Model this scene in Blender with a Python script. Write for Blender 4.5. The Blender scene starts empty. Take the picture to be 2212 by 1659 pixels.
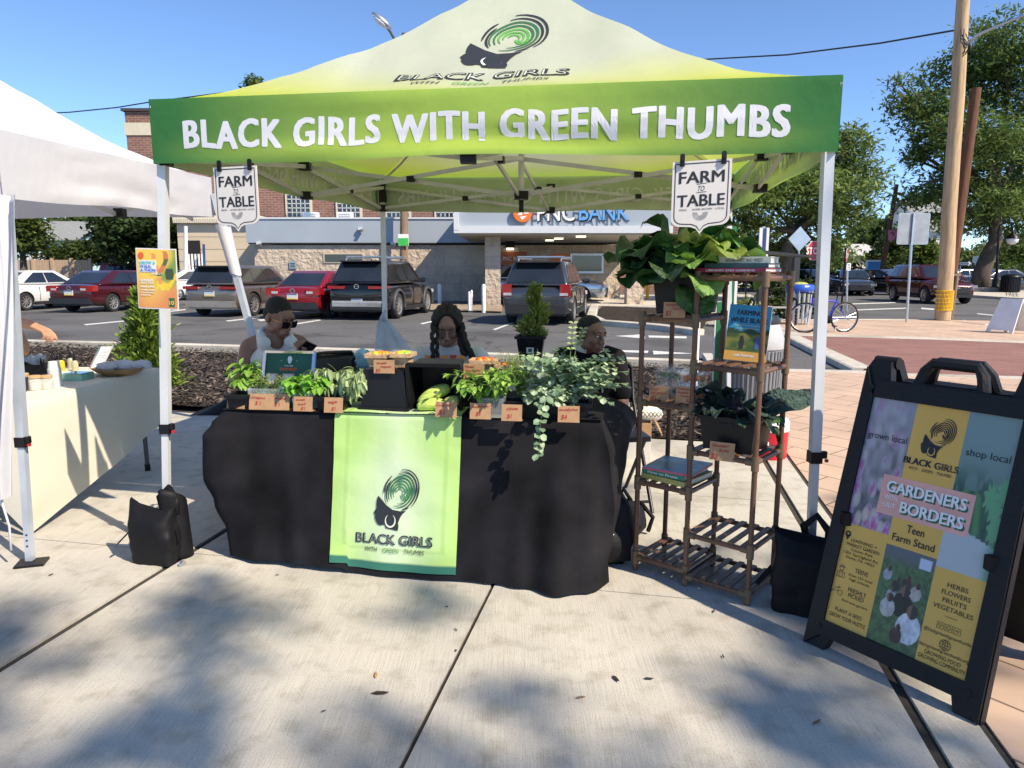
import bpy, bmesh, math, random
import numpy as np
from mathutils import Vector as V, Matrix as Mx
R = math.radians
random.seed(7); rng = np.random.default_rng(7)
SC = bpy.context.scene; COL = SC.collection
# ---------------------------------------------------------------- camera, world, sun, exposure
PITCH = R(9.3); CS, SN = math.cos(PITCH), math.sin(PITCH); HC = 1.47; FPX = 1538.0
cam = bpy.data.cameras.new('camera'); camo = bpy.data.objects.new('camera', cam); COL.objects.link(camo)
cam.sensor_width = 36; cam.lens = 36*FPX/2212; cam.clip_start = .05; cam.clip_end = 3000
camo.location = (0, 0, HC); camo.rotation_euler = (R(90)-PITCH, 0, 0); SC.camera = camo
SUN_EL = R(44); SUN_DIR = V((.795*math.cos(SUN_EL), -.607*math.cos(SUN_EL), math.sin(SUN_EL))).normalized()
W = bpy.data.worlds.new("World"); SC.world = W; W.use_nodes = True
wn = W.node_tree; wn.nodes.clear()
sky = wn.nodes.new('ShaderNodeTexSky'); sky.sky_type = 'NISHITA'; sky.sun_disc = False
sky.sun_elevation = SUN_EL; sky.sun_rotation = math.atan2(SUN_DIR.x, SUN_DIR.y)
sky.air_density = 1.0; sky.dust_density = .1; sky.ozone_density = 5.5; sky.altitude = 3000
bg = wn.nodes.new('ShaderNodeBackground'); bg.inputs[1].default_value = .125
wo = wn.nodes.new('ShaderNodeOutputWorld')
wn.links.new(sky.outputs[0], bg.inputs[0]); wn.links.new(bg.outputs[0], wo.inputs[0])
sl = bpy.data.lights.new('sun', 'SUN'); sl.energy = 4.0; sl.angle = R(.53); sl.color = (1, .87, .68)
so = bpy.data.objects.new('sun', sl); COL.objects.link(so); so.rotation_euler = SUN_DIR.to_track_quat('Z', 'Y').to_euler()
SC.view_settings.view_transform = 'Standard'; SC.view_settings.look = 'None'
SC.view_settings.exposure = .85; SC.view_settings.gamma = 1
SC.cycles.max_bounces = 8; SC.cycles.transparent_max_bounces = 16; SC.cycles.caustics_reflective = False; SC.cycles.caustics_refractive = False
SC.cycles.sample_clamp_indirect = 6; SC.cycles.use_denoising = True

# ---------------------------------------------------------------- where things stand: a point of the photo to a point of the place
def ray(px, py):
    xr = (px-1106)/FPX; yd = (py-829)/FPX
    return V((xr, CS-yd*SN, -SN-yd*CS))
def gp(px, py, z=0.):
    d = ray(px, py); return V((0, 0, HC)) + d*((z-HC)/d.z)
def at(px, py, Y):
    d = ray(px, py); return V((0, 0, HC)) + d*(Y/d.y)

# ---------------------------------------------------------------- materials
MATS = {}
def _nt(name, rough=.6, metal=0., spec=.5):
    m = bpy.data.materials.new(name); m.use_nodes = True
    b = m.node_tree.nodes['Principled BSDF']
    b.inputs['Roughness'].default_value = rough; b.inputs['Metallic'].default_value = metal
    b.inputs['Specular IOR Level'].default_value = spec
    return m, m.node_tree, b
def _noise(nt, scale, det=4, stretch=None, coord='Object'):
    tc = nt.nodes.new('ShaderNodeTexCoord'); n = nt.nodes.new('ShaderNodeTexNoise')
    n.inputs['Scale'].default_value = scale; n.inputs['Detail'].default_value = det
    src = tc.outputs[coord]
    if stretch:
        mp = nt.nodes.new('ShaderNodeMapping'); mp.inputs['Scale'].default_value = stretch
        nt.links.new(src, mp.inputs[0]); src = mp.outputs[0]
    nt.links.new(src, n.inputs['Vector']); return n
def _ramp(nt, fac, stops):
    r = nt.nodes.new('ShaderNodeValToRGB'); e = r.color_ramp.elements
    while len(e) < len(stops): e.new(.5)
    for i, (p, c) in enumerate(stops):
        e[i].position = p; e[i].color = (*c, 1)
    nt.links.new(fac, r.inputs[0]); return r
def mat(name, col=(.5, .5, .5), rough=.6, metal=0., var=.12, scale=6., bump=0., bscale=60., spec=.5,
        stretch=None, coat=0., alpha=1., trans=0., thin=0., vcol=False, glass=False):
    """Principled material with a cloudy variation of its colour, an optional bump, and cloth or leaf translucency."""
    if name in MATS: return MATS[name]
    m, nt, b = _nt(name, rough, metal, spec)
    if vcol:
        at_ = nt.nodes.new('ShaderNodeAttribute'); at_.attribute_name = 'Col'; csock = at_.outputs['Color']
        if var:
            n = _noise(nt, scale, 5, stretch); mx = nt.nodes.new('ShaderNodeMix'); mx.data_type = 'RGBA'; mx.blend_type = 'MULTIPLY'
            r = _ramp(nt, n.outputs['Fac'], [(.25, (1-var,)*3), (.75, (1+var,)*3)])
            mx.inputs[0].default_value = 1; nt.links.new(csock, mx.inputs[6]); nt.links.new(r.outputs[0], mx.inputs[7]); csock = mx.outputs[2]
    elif var:
        n = _noise(nt, scale, 5, stretch)
        r = _ramp(nt, n.outputs['Fac'], [(.3, tuple(c*(1-var) for c in col)), (.7, tuple(min(1, c*(1+var)) for c in col))])
        csock = r.outputs[0]
    else:
        rgb = nt.nodes.new('ShaderNodeRGB'); rgb.outputs[0].default_value = (*col, 1); csock = rgb.outputs[0]
    nt.links.new(csock, b.inputs['Base Color'])
    if bump:
        n2 = _noise(nt, bscale, 6, stretch); bp = nt.nodes.new('ShaderNodeBump'); bp.inputs['Strength'].default_value = bump
        bp.inputs['Distance'].default_value = .02
        nt.links.new(n2.outputs['Fac'], bp.inputs['Height']); nt.links.new(bp.outputs[0], b.inputs['Normal'])
    if coat: b.inputs['Coat Weight'].default_value = coat; b.inputs['Coat Roughness'].default_value = .04
    if glass:
        b.inputs['Transmission Weight'].default_value = 1; b.inputs['IOR'].default_value = 1.12
    if alpha < 1: b.inputs['Alpha'].default_value = alpha
    if trans:
        out = nt.nodes['Material Output']; tr = nt.nodes.new('ShaderNodeBsdfTranslucent'); mxs = nt.nodes.new('ShaderNodeMixShader')
        mxs.inputs[0].default_value = trans
        nt.links.new(csock, tr.inputs[0]); nt.links.new(b.outputs[0], mxs.inputs[1]); nt.links.new(tr.outputs[0], mxs.inputs[2])
        nt.links.new(mxs.outputs[0], out.inputs[0])
    MATS[name] = m; return m

# ---------------------------------------------------------------- writing
TXT = {}
def text2d(s, bold=0., shear=0., spacing=1.):
    """flat triangles of a line of writing; capitals are 1 high, baseline at 0, starts at 0."""
    k = (s, bold, shear, spacing)
    if k not in TXT:
        c = bpy.data.curves.new('lettering', 'FONT'); c.body = s; c.offset = bold; c.shear = shear; c.space_character = spacing; c.resolution_u = 3
        o = bpy.data.objects.new('lettering', c); me = o.to_mesh()
        v = np.array([p.co[:2] for p in me.vertices], float).reshape(-1, 2)/.73; f = [tuple(p.vertices) for p in me.polygons]
        if len(v): v[:, 0] -= v[:, 0].min()
        o.to_mesh_clear(); bpy.data.objects.remove(o); bpy.data.curves.remove(c); TXT[k] = (v, f)
    return TXT[k]

def finer(v, f, k=2):
    """split each flat triangle in four, k times, so that writing can follow a cloth."""
    v = [tuple(p) for p in v]; f = [t for q in f for t in ([q] if len(q) == 3 else [(q[0], q[i], q[i+1]) for i in range(1, len(q)-1)])]
    for _ in range(k):
        mid = {}; g = []
        def m(a, b):
            e = (min(a, b), max(a, b))
            if e not in mid: mid[e] = len(v); v.append(((v[a][0]+v[b][0])/2, (v[a][1]+v[b][1])/2))
            return mid[e]
        for a, b, c in f: x, y, z = m(a, b), m(b, c), m(c, a); g += [(a, x, z), (x, b, y), (z, y, c), (x, y, z)]
        f = g
    return np.array(v), f
# ---------------------------------------------------------------- mesh builder
class MB:
    def __init__(s): s.v = []; s.f = []; s.mi = []; s.mats = []; s.c = {}; s.x = Mx.Identity(4); s.m = 0; s.col = None
    def use(s, m, col=None):
        if m not in s.mats: s.mats.append(m)
        s.m = s.mats.index(m); s.col = col; return s
    def add(s, vs, fs, cols=None):
        b = len(s.v); X = s.x
        for i, p in enumerate(vs):
            s.v.append(X @ V(p))
            c = cols[i] if cols is not None else s.col
            if c is not None: s.c[b+i] = c
        for f in fs: s.f.append(tuple(b+i for i in f)); s.mi.append(s.m)
        return s
    def box(s, c, d, rz=0, rx=0, ry=0, top=None, M_=None):
        """box centred at c, size d; top=(sx,sy) scales its upper face."""
        h = [q/2 for q in d]; tx, ty = top or (1, 1)
        p = [(-h[0], -h[1], -h[2]), (h[0], -h[1], -h[2]), (h[0], h[1], -h[2]), (-h[0], h[1], -h[2]),
             (-h[0]*tx, -h[1]*ty, h[2]), (h[0]*tx, -h[1]*ty, h[2]), (h[0]*tx, h[1]*ty, h[2]), (-h[0]*tx, h[1]*ty, h[2])]
        m = M_ if M_ is not None else (Mx.Rotation(rz, 4, 'Z') @ Mx.Rotation(ry, 4, 'Y') @ Mx.Rotation(rx, 4, 'X'))
        return s.add([V(c) + m @ V(q) for q in p], [(3, 2, 1, 0), (4, 5, 6, 7), (0, 1, 5, 4), (1, 2, 6, 5), (2, 3, 7, 6), (3, 0, 4, 7)])
    def bar(s, a, b, w, h=None, up=(0, 0, 1)):
        """square bar from a to b."""
        a, b = V(a), V(b); h = h or w; d = (b-a); L = d.length; d.normalize(); u = V(up)
        if abs(d.dot(u)) > .98: u = V((0, 1, 0)) if abs(d.y) < .9 else V((1, 0, 0))
        sx = d.cross(u).normalized(); sy = sx.cross(d).normalized()
        m = Mx((sx, sy, d)).transposed().to_4x4()
        return s.box((a+b)/2, (w, h, L), M_=m)
    def tube(s, pts, r, n=8, cap=True):
        """round tube along points; r a number or one per point."""
        pts = [V(p) for p in pts]; N = len(pts); rr = r if hasattr(r, '__len__') else [r]*N
        vs = []; fs = []; ref = None
        for i, p in enumerate(pts):
            d = (pts[min(i+1, N-1)] - pts[max(i-1, 0)])
            if d.length < 1e-9: d = V((0, 0, 1))
            d.normalize()
            if ref is None: ref = V((0, 0, 1)) if abs(d.z) < .9 else V((1, 0, 0))
            a = ref - d*ref.dot(d)
            if a.length < 1e-6: a = d.orthogonal()
            a.normalize(); b = d.cross(a); ref = a
            for k in range(n):
                t = 2*math.pi*k/n; vs.append(p + (a*math.cos(t) + b*math.sin(t))*rr[i])
        for i in range(N-1):
            for k in range(n):
                k2 = (k+1) % n; fs.append((i*n+k, i*n+k2, (i+1)*n+k2, (i+1)*n+k))
        if cap: fs += [tuple(range(n))[::-1], tuple((N-1)*n+k for k in range(n))]
        return s.add(vs, fs)
    def cyl(s, c, r, h, n=20, r2=None):
        c = V(c); return s.tube([c, c+V((0, 0, h))], [r, r if r2 is None else r2], n)
    def lathe(s, c, prof, n=24, cap=True):
        """turned shape: prof = [(radius, z)...] about z at c."""
        c = V(c); vs = []; fs = []; N = len(prof)
        for (r, z) in prof:
            for k in range(n):
                t = 2*math.pi*k/n; vs.append(c + V((r*math.cos(t), r*math.sin(t), z)))
        for i in range(N-1):
            for k in range(n):
                k2 = (k+1) % n; fs.append((i*n+k, i*n+k2, (i+1)*n+k2, (i+1)*n+k))
        if cap: fs += [tuple(range(n))[::-1], tuple((N-1)*n+k for k in range(n))]
        return s.add(vs, fs)
    def ell(s, c, r, n=12, M_=None):
        m = M_ or Mx.Identity(4); vs = []; fs = []; k2 = n//2
        for i in range(k2+1):
            th = math.pi*i/k2
            for k in range(n):
                ph = 2*math.pi*k/n
                vs.append(V(c) + m @ V((r[0]*math.sin(th)*math.cos(ph), r[1]*math.sin(th)*math.sin(ph), r[2]*math.cos(th))))
        for i in range(k2):
            for k in range(n):
                q = (k+1) % n; fs.append((i*n+k, (i+1)*n+k, (i+1)*n+q, i*n+q))
        return s.add(vs, fs)
    def prism(s, out, o, ux, uy, th):
        """outline (2-D points) on a plane at o with axes ux, uy, th thick towards ux x uy."""
        o, ux, uy = V(o), V(ux), V(uy); n = ux.cross(uy).normalized()*th; N = len(out)
        vs = [o+ux*p[0]+uy*p[1] for p in out]; vs += [q+n for q in vs]
        fs = [tuple(range(N))[::-1], tuple(range(N, 2*N))]
        fs += [(i, (i+1) % N, N+(i+1) % N, N+i) for i in range(N)]
        return s.add(vs, fs)
    def poly(s, pts, fn=None):
        return s.add([fn(*p) if fn else p for p in pts], [tuple(range(len(pts)))])
    def grid(s, fn, nu, nv, cf=None, wrap=False):
        vs = []; fs = []; cs = [] if cf else None
        for j in range(nv+1):
            for i in range(nu+1):
                vs.append(fn(i/nu, j/nv))
                if cf: cs.append(cf(i/nu, j/nv))
        for j in range(nv):
            for i in range(nu):
                a = j*(nu+1)+i; fs.append((a, a+1, a+nu+2, a+nu+1))
        return s.add(vs, fs, cs)
    def text(s, t, fn, h, x=0., y=0., w=None, al='C', bold=0., shear=0., spacing=1., wob=0.):
        """a line of writing; fn(x, y) puts a flat point in place; h height of capitals, w fits the width."""
        v, f = text2d(t, 0 if bold > 0 else bold, shear, spacing)
        if not len(v): return s
        W_ = v[:, 0].max(); k = h; kx = (w/W_) if w else k
        ox = {'C': -W_*kx/2, 'L': 0, 'R': -W_*kx}[al]
        pts = [(x+ox+p[0]*kx, y+p[1]*k) for p in v]
        if wob: pts = [(a+math.sin(b*90+a*23)*wob, b+math.sin(a*61)*wob) for a, b in pts]
        if bold <= .012: return s.add([fn(a, b) for a, b in pts], f)
        c, e = fn(x, y), max(h, .001)*.2; n = (fn(x+e, y)-c).cross(fn(x, y+e)-c).normalized(); d = bold*.9
        for j, (dx, dy) in enumerate(((0, 0), (-d, d*.4), (d, d*.4), (-d, -d*.4), (d, -d*.4))): s.add([fn(a+dx*kx, b+dy*k)+n*(j*.00012) for a, b in pts], f)
        return s
    def strip(s, pts, w, fn):
        """flat stroke through 2-D points with width(s) w."""
        N = len(pts); P = [V((p[0], p[1], 0)) for p in pts]; vs = []; fs = []
        for i in range(N):
            d = (P[min(i+1, N-1)]-P[max(i-1, 0)]).normalized(); n = V((-d.y, d.x, 0)); ww = w[i] if hasattr(w, '__len__') else w
            for q in (P[i]+n*ww/2, P[i]-n*ww/2): vs.append(fn(q.x, q.y))
        for i in range(N-1): fs.append((2*i, 2*i+1, 2*i+3, 2*i+2))
        return s.add(vs, fs)
    def build(s, name, parent=None, smooth=None, m=None):
        me = bpy.data.meshes.new(name); o0 = V((0, 0, 0))
        me.from_pydata([tuple(p) for p in s.v], [], s.f)
        if m is not None: me.materials.append(m)
        else:
            for q in s.mats: me.materials.append(q)
            me.polygons.foreach_set('material_index', s.mi)
        if s.c:
            a = me.color_attributes.new('Col', 'FLOAT_COLOR', 'POINT'); arr = np.ones((len(s.v), 4), np.float32); arr[:, :3] = .5
            for i, c in s.c.items(): arr[i, :3] = c
            a.data.foreach_set('color', arr.ravel())
        me.validate()
        if smooth is not None:
            me.polygons.foreach_set('use_smooth', [True]*len(me.polygons))
            if smooth < 180: me.set_sharp_from_angle(angle=R(smooth))
        o = bpy.data.objects.new(name, me); COL.objects.link(o)
        if parent is not None: o.parent = parent
        return o
def np_mesh(name, v, f, m, parent=None, smooth=False, col=None):
    """fast mesh from numpy arrays (n x 3, k x 3 or 4)."""
    me = bpy.data.meshes.new(name); k = f.shape[1]
    me.vertices.add(len(v)); me.vertices.foreach_set('co', np.asarray(v, np.float32).ravel())
    me.loops.add(f.size); me.loops.foreach_set('vertex_index', f.astype(np.int32).ravel())
    me.polygons.add(len(f)); me.polygons.foreach_set('loop_start', np.arange(0, f.size, k, dtype=np.int32))
    if smooth: me.polygons.foreach_set('use_smooth', np.ones(len(f), bool))
    me.materials.append(m)
    if col is not None:
        a = me.color_attributes.new('Col', 'FLOAT_COLOR', 'POINT'); arr = np.ones((len(v), 4), np.float32); arr[:, :3] = col
        a.data.foreach_set('color', arr.ravel())
    me.update(calc_edges=True)
    o = bpy.data.objects.new(name, me); COL.objects.link(o)
    if parent is not None: o.parent = parent
    return o
def thing(name, label, cat, loc=(0, 0, 0), rz=0., group=None):
    o = bpy.data.objects.new(name, None); COL.objects.link(o); o.location = loc; o.rotation_euler = (0, 0, rz); o.empty_display_size = .1
    return tag(o, label, cat, group)
def tag(o, label, cat, group=None):
    o['label'] = label; o['category'] = cat
    if group: o['group'] = group
    return o
def struct(o, kind='structure'): o['kind'] = kind; return o
def dup(o, loc=None, rz=None, label=None, parent=None):
    c = o.copy(); COL.objects.link(c)
    if parent is not None: c.parent = parent
    if loc is not None: c.location = loc
    if rz is not None: c.rotation_euler = (0, 0, rz)
    if label: c['label'] = label
    for ch in list(o.children): dup(ch, parent=c)
    return c
def baked(o):
    """apply the modifiers of an object to its mesh."""
    dg = bpy.context.evaluated_depsgraph_get(); me = bpy.data.meshes.new_from_object(o.evaluated_get(dg))
    o.modifiers.clear(); o.data = me; return o
def lerp(a, b, t): return a+(b-a)*t
def sm(t): t = min(1, max(0, t)); return t*t*(3-2*t)
def vnoise(x, y, seed=0):
    """smooth value noise, -1..1"""
    xi, yi = math.floor(x), math.floor(y); u, w = sm(x-xi), sm(y-yi)
    h = lambda a, b: (math.sin((a*127.1+b*311.7+seed*74.7))*43758.5453) % 1*2-1
    return lerp(lerp(h(xi, yi), h(xi+1, yi), u), lerp(h(xi, yi+1), h(xi+1, yi+1), u), w)
# common paints and stuffs
BLACKP = mat('black_plastic', (.008, .008, .0095), .42, var=.15, spec=.3)
WHITEP = mat('white_paint', (.75, .75, .74), .5, var=.05)
SILVER = mat('grey_aluminium', (.55, .57, .6), .35, .85, var=.06)
STEEL = mat('white_steel', (.62, .64, .66), .38, .1, var=.05)
CHROME = mat('chrome', (.7, .7, .72), .15, 1, var=.03)
INK = mat('black_ink', (.015, .015, .02), .6, var=0)
WINK = mat('white_ink', (.8, .8, .82), .6, var=0)
REDINK = mat('red_marker', (.38, .03, .03), .6, var=0)
KRAFT = mat('kraft_card', (.42, .25, .13), .8, var=.1, scale=30)
# ================================================================ GROUND
def brick_mat(name, c1, c2, mortar, w, h, rz=0., msize=.012, bump=.3, rough=.85):
    m, nt, b = _nt(name, rough); tc = nt.nodes.new('ShaderNodeTexCoord'); mp = nt.nodes.new('ShaderNodeMapping')
    mp.inputs['Rotation'].default_value = (0, 0, rz) if not hasattr(rz, '__len__') else rz
    br = nt.nodes.new('ShaderNodeTexBrick'); br.inputs['Scale'].default_value = 1
    br.inputs['Brick Width'].default_value = w; br.inputs['Row Height'].default_value = h; br.inputs['Mortar Size'].default_value = msize
    br.inputs['Color1'].default_value = (*c1, 1); br.inputs['Color2'].default_value = (*c2, 1); br.inputs['Mortar'].default_value = (*mortar, 1)
    nt.links.new(tc.outputs['Object'], mp.inputs[0]); nt.links.new(mp.outputs[0], br.inputs['Vector'])
    n = _noise(nt, 1.3, 6); mx = nt.nodes.new('ShaderNodeMix'); mx.data_type = 'RGBA'; mx.blend_type = 'MULTIPLY'; mx.inputs[0].default_value = 1
    r = _ramp(nt, n.outputs['Fac'], [(.3, (.82,)*3), (.7, (1.1,)*3)])
    nt.links.new(br.outputs[0], mx.inputs[6]); nt.links.new(r.outputs[0], mx.inputs[7]); nt.links.new(mx.outputs[2], b.inputs['Base Color'])
    bp = nt.nodes.new('ShaderNodeBump'); bp.inputs['Strength'].default_value = bump; bp.inputs['Distance'].default_value = .01; bp.invert = True
    nt.links.new(br.outputs['Fac'], bp.inputs['Height']); nt.links.new(bp.outputs[0], b.inputs['Normal'])
    return m
def concrete_mat(name, col, broom=0.):
    m, nt, b = _nt(name, .9, spec=.25)
    n1 = _noise(nt, 1.1, 6); n2 = _noise(nt, 140, 3); n3 = _noise(nt, 9, 8)
    n4 = _noise(nt, 1, 3, stretch=(260, 5, 1))
    def mul(a, bsock):
        x = nt.nodes.new('ShaderNodeMix'); x.data_type = 'RGBA'; x.blend_type = 'MULTIPLY'; x.inputs[0].default_value = 1
        nt.links.new(a, x.inputs[6]); nt.links.new(bsock, x.inputs[7]); return x.outputs[2]
    base = _ramp(nt, n1.outputs['Fac'], [(.3, tuple(c*.86 for c in col)), (.7, tuple(c*1.08 for c in col))]).outputs[0]
    base = mul(base, _ramp(nt, n2.outputs['Fac'], [(.3, (.8,)*3), (.48, (1.02,)*3)]).outputs[0])
    base = mul(base, _ramp(nt, n3.outputs['Fac'], [(.28, (.78, .77, .74)), (.5, (1.03,)*3)]).outputs[0])
    n5 = _noise(nt, .55, 10); n6 = _noise(nt, 3.2, 2)
    base = mul(base, _ramp(nt, n5.outputs['Fac'], [(.38, (.84, .83, .81)), (.46, (1, 1, 1)), (.62, (1.04, 1.04, 1.03))]).outputs[0])
    base = mul(base, _ramp(nt, n6.outputs['Fac'], [(.2, (.7, .69, .67)), (.27, (1, 1, 1))]).outputs[0])
    base = mul(base, _ramp(nt, n4.outputs['Fac'], [(.35, (.9,)*3), (.6, (1.05,)*3)]).outputs[0])
    nt.links.new(base, b.inputs['Base Color'])
    bp = nt.nodes.new('ShaderNodeBump'); bp.inputs['Strength'].default_value = .35; bp.inputs['Distance'].default_value = .004
    ad = nt.nodes.new('ShaderNodeMath'); ad.operation = 'ADD'
    nt.links.new(n2.outputs['Fac'], ad.inputs[0]); nt.links.new(n4.outputs['Fac'], ad.inputs[1]); nt.links.new(ad.outputs[0], bp.inputs['Height'])
    nt.links.new(bp.outputs[0], b.inputs['Normal']); return m
def speckle_mat(name, a, bcol, scale, rough=.95, bump=.4, dist=.02, cracks=0):
    m, nt, b = _nt(name, rough, spec=.2); n = _noise(nt, scale, 8); n1 = _noise(nt, .35, 4)
    r = _ramp(nt, n.outputs['Fac'], [(.35, a), (.65, bcol)]); mx = nt.nodes.new('ShaderNodeMix'); mx.data_type = 'RGBA'; mx.blend_type = 'MULTIPLY'; mx.inputs[0].default_value = 1
    r1 = _ramp(nt, n1.outputs['Fac'], [(.3, (.85,)*3), (.7, (1.12,)*3)])
    nt.links.new(r.outputs[0], mx.inputs[6]); nt.links.new(r1.outputs[0], mx.inputs[7]); out_ = mx.outputs[2]
    if cracks:
        tc = nt.nodes.new('ShaderNodeTexCoord'); vo = nt.nodes.new('ShaderNodeTexVoronoi'); vo.feature = 'DISTANCE_TO_EDGE'; vo.inputs['Scale'].default_value = cracks
        nz = _noise(nt, 1.2, 5); ad = nt.nodes.new('ShaderNodeMixRGB'); ad.blend_type = 'LINEAR_LIGHT'; ad.inputs[0].default_value = .35; nt.links.new(tc.outputs['Object'], ad.inputs[1]); nt.links.new(nz.outputs['Color'], ad.inputs[2]); nt.links.new(ad.outputs[0], vo.inputs['Vector'])
        m2 = nt.nodes.new('ShaderNodeMix'); m2.data_type = 'RGBA'; m2.blend_type = 'MULTIPLY'; m2.inputs[0].default_value = 1
        nt.links.new(out_, m2.inputs[6]); nt.links.new(_ramp(nt, vo.outputs['Distance'], [(.0, (.45,)*3), (.006, (1,)*3)]).outputs[0], m2.inputs[7])
        n3 = _noise(nt, .5, 3); m3 = nt.nodes.new('ShaderNodeMix'); m3.data_type = 'RGBA'; m3.blend_type = 'MULTIPLY'; m3.inputs[0].default_value = 1
        nt.links.new(m2.outputs[2], m3.inputs[6]); nt.links.new(_ramp(nt, n3.outputs['Fac'], [(.34, (.72,)*3), (.42, (1,)*3), (.62, (1.12,)*3)]).outputs[0], m3.inputs[7]); out_ = m3.outputs[2]
    nt.links.new(out_, b.inputs['Base Color'])
    bp = nt.nodes.new('ShaderNodeBump'); bp.inputs['Strength'].default_value = bump; bp.inputs['Distance'].default_value = dist
    nt.links.new(n.outputs['Fac'], bp.inputs['Height']); nt.links.new(bp.outputs[0], b.inputs['Normal']); return m
CONC = concrete_mat('plaza_concrete', (.5, .47, .415)); KERBC = concrete_mat('kerb_concrete', (.55, .51, .44))
ASPH = speckle_mat('asphalt', (.085, .085, .088), (.15, .15, .15), 55, bump=.3, cracks=.22)
MULCH = speckle_mat('bark_mulch', (.014, .012, .011), (.085, .065, .052), 34, bump=1., dist=.05)
TAN = brick_mat('tan_pavers', (.57, .41, .3), (.53, .38, .28), (.17, .12, .09), .62, .3, R(52), .006)
REDB = brick_mat('red_brick_paving', (.3, .15, .12), (.26, .125, .1), (.15, .08, .07), .4, .13, R(7), .006)
GRASS = speckle_mat('lawn', (.03, .06, .012), (.08, .12, .03), 30)
PAINTW = mat('road_paint', (.62, .62, .6), .7, var=.18, scale=14)
LOT = -.10
def sheet(name, pts, z, m, kind='structure'):
    b = MB(); b.poly([(p[0], p[1], z) for p in pts]); o = b.build(name, m=m); o['kind'] = kind; return o
def slab(name, pts, z, th, m):
    b = MB(); b.prism([(p[0], p[1]) for p in pts], (0, 0, z-th), (1, 0, 0), (0, 1, 0), th); o = b.build(name, m=m); o['kind'] = 'structure'; return o
sheet('ground', [(-900, -300), (900, -300), (900, 1500), (-900, 1500)], -.2, GRASS)
sheet('parking_lot', [(-70, 9), (80, 4), (95, 70), (-70, 48)], LOT, ASPH)
# concrete plaza: slabs between the joints seen in the photo
A0, A1 = gp(2046, 1659), gp(1657, 1002); B0, B1 = gp(2196, 1659), gp(1699, 980)
dA = (A1-A0).normalized(); dB = (B1-B0).normalized()
A0e, A1e = A0-dA*14, A1+dA*2.2; B0e, B1e = B0-dB*14, B1+dB*2.4
ML = [gp(180, 872), gp(400, 891), gp(1330, 943), gp(1530, 952), gp(1640, 958)]     # front edge of the mulch
mlL = ML[0] + (ML[0]-ML[1])*6
slab('plaza_base', [(-22, -14), (A0e.x+3, -14), (B1e.x+1.2, B1e.y+.4), (ML[4].x, ML[4].y), (ML[0].x, ML[0].y), (mlL.x, mlL.y), (-22, mlL.y)], -.012, .2, mat('joint_dirt', (.045, .04, .034), .95, var=.3, scale=30))
J1a, J1b = gp(0, 1445), gp(480, 1150); J2a, J2b = gp(865, 1659), gp(1060, 1272)
T1a, T1b = gp(420, 1195), gp(1241, 1270); T2a, T2b = gp(300, 988), gp(1640, 1080)
def cross(p, d, q, e):
    d, e = V((d.x, d.y)), V((e.x, e.y)); den = d.x*e.y-d.y*e.x; t = ((q.x-p.x)*e.y-(q.y-p.y)*e.x)/den
    return V((p.x+d.x*t, p.y+d.y*t))
def side(a, b, off=0.):
    """a line from a to b moved off to its own left hand."""
    d = (b-a); d.z = 0; d.normalize(); n = V((-d.y, d.x, 0)); return (V((a.x, a.y, 0))+n*off, d)
def clip(poly, a, b, g):
    """the part of a flat polygon left of the line a-b, kept g away from it."""
    p, d = side(a, b, g); n = V((-d.y, d.x)); out = []
    f = lambda q: (q[0]-p.x)*n.x+(q[1]-p.y)*n.y
    for i, q in enumerate(poly):
        r = poly[(i+1) % len(poly)]; fq, fr = f(q), f(r)
        if fq >= 0: out.append(q)
        if fq*fr < 0: t = fq/(fq-fr); out.append((lerp(q[0], r[0], t), lerp(q[1], r[1], t)))
    return out
whole = [(-22, -14), (8, -14), (8, 12), (-22, 14)]
front_m = [(ML[i], ML[i+1]) for i in range(4)]
def plaza_piece(cuts):
    p = whole
    for a, b, gg in cuts:
        p = clip(p, a, b, gg)
        if len(p) < 3: return
    slab('concrete_slab', p, 0, .1, CONC)
band = (T2a, T2b)
J1 = (J1a, J1b); J2 = (J2a, J2b); LA = (A0e, A1e); LB = (B0e, B1e)
MM = [(ML[1], ML[2]), (ML[2], ML[3])]
rv = lambda l: (l[1], l[0])
mulch_cut = [(ML[3], ML[0], .0), (ML[2], ML[1], .0)]
for xs in ([(*J1, .024)], [(*rv(J1), .02), (*J2, .009)], [(*rv(J2), .009), (*LA, .024)]):
    plaza_piece(xs+[(*rv((T1a, T1b)), .004)])
    plaza_piece(xs+[(*(T1a, T1b), .004), (*rv((T2a, T2b)), .004)])
    plaza_piece(xs+[(*(T2a, T2b), .004)]+mulch_cut)
plaza_piece([(*rv(LA), .02), (*LB, .02)])
# mulch bed with a lumpy top
def bed(name, q, zt, nx, ny, seed=0, amp=.035):
    b = MB(); a, c, d, e = [V((p.x, p.y, 0)) for p in q]
    def fn(u, v):
        p = lerp(lerp(a, c, u), lerp(e, d, u), v); ed = min(1, 6*min(u, 1-u, v*1.5, (1-v)*1.5))
        return (p.x, p.y, zt-.04+.04*ed+ed*amp*(vnoise(p.x*5, p.y*5, seed)+.6*vnoise(p.x*14, p.y*14, seed+3)))
    b.grid(fn, nx, ny); o = b.build(name, smooth=180, m=MULCH); o['kind'] = 'stuff'; return o
KB = [gp(0, 741), gp(400, 751), gp(1000, 770), gp(1500, 788), gp(1610, 822)]
KBs = [V((p.x, p.y, 0)) for p in KB]
k0 = KBs[0]+(KBs[0]-KBs[1])*1.2
bed('mulch_bed', [mlL*.6+ML[0]*.4, ML[4], V((KBs[3].x+.7, KBs[3].y-.5, 0)), k0], .035, 150, 34)
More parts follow.
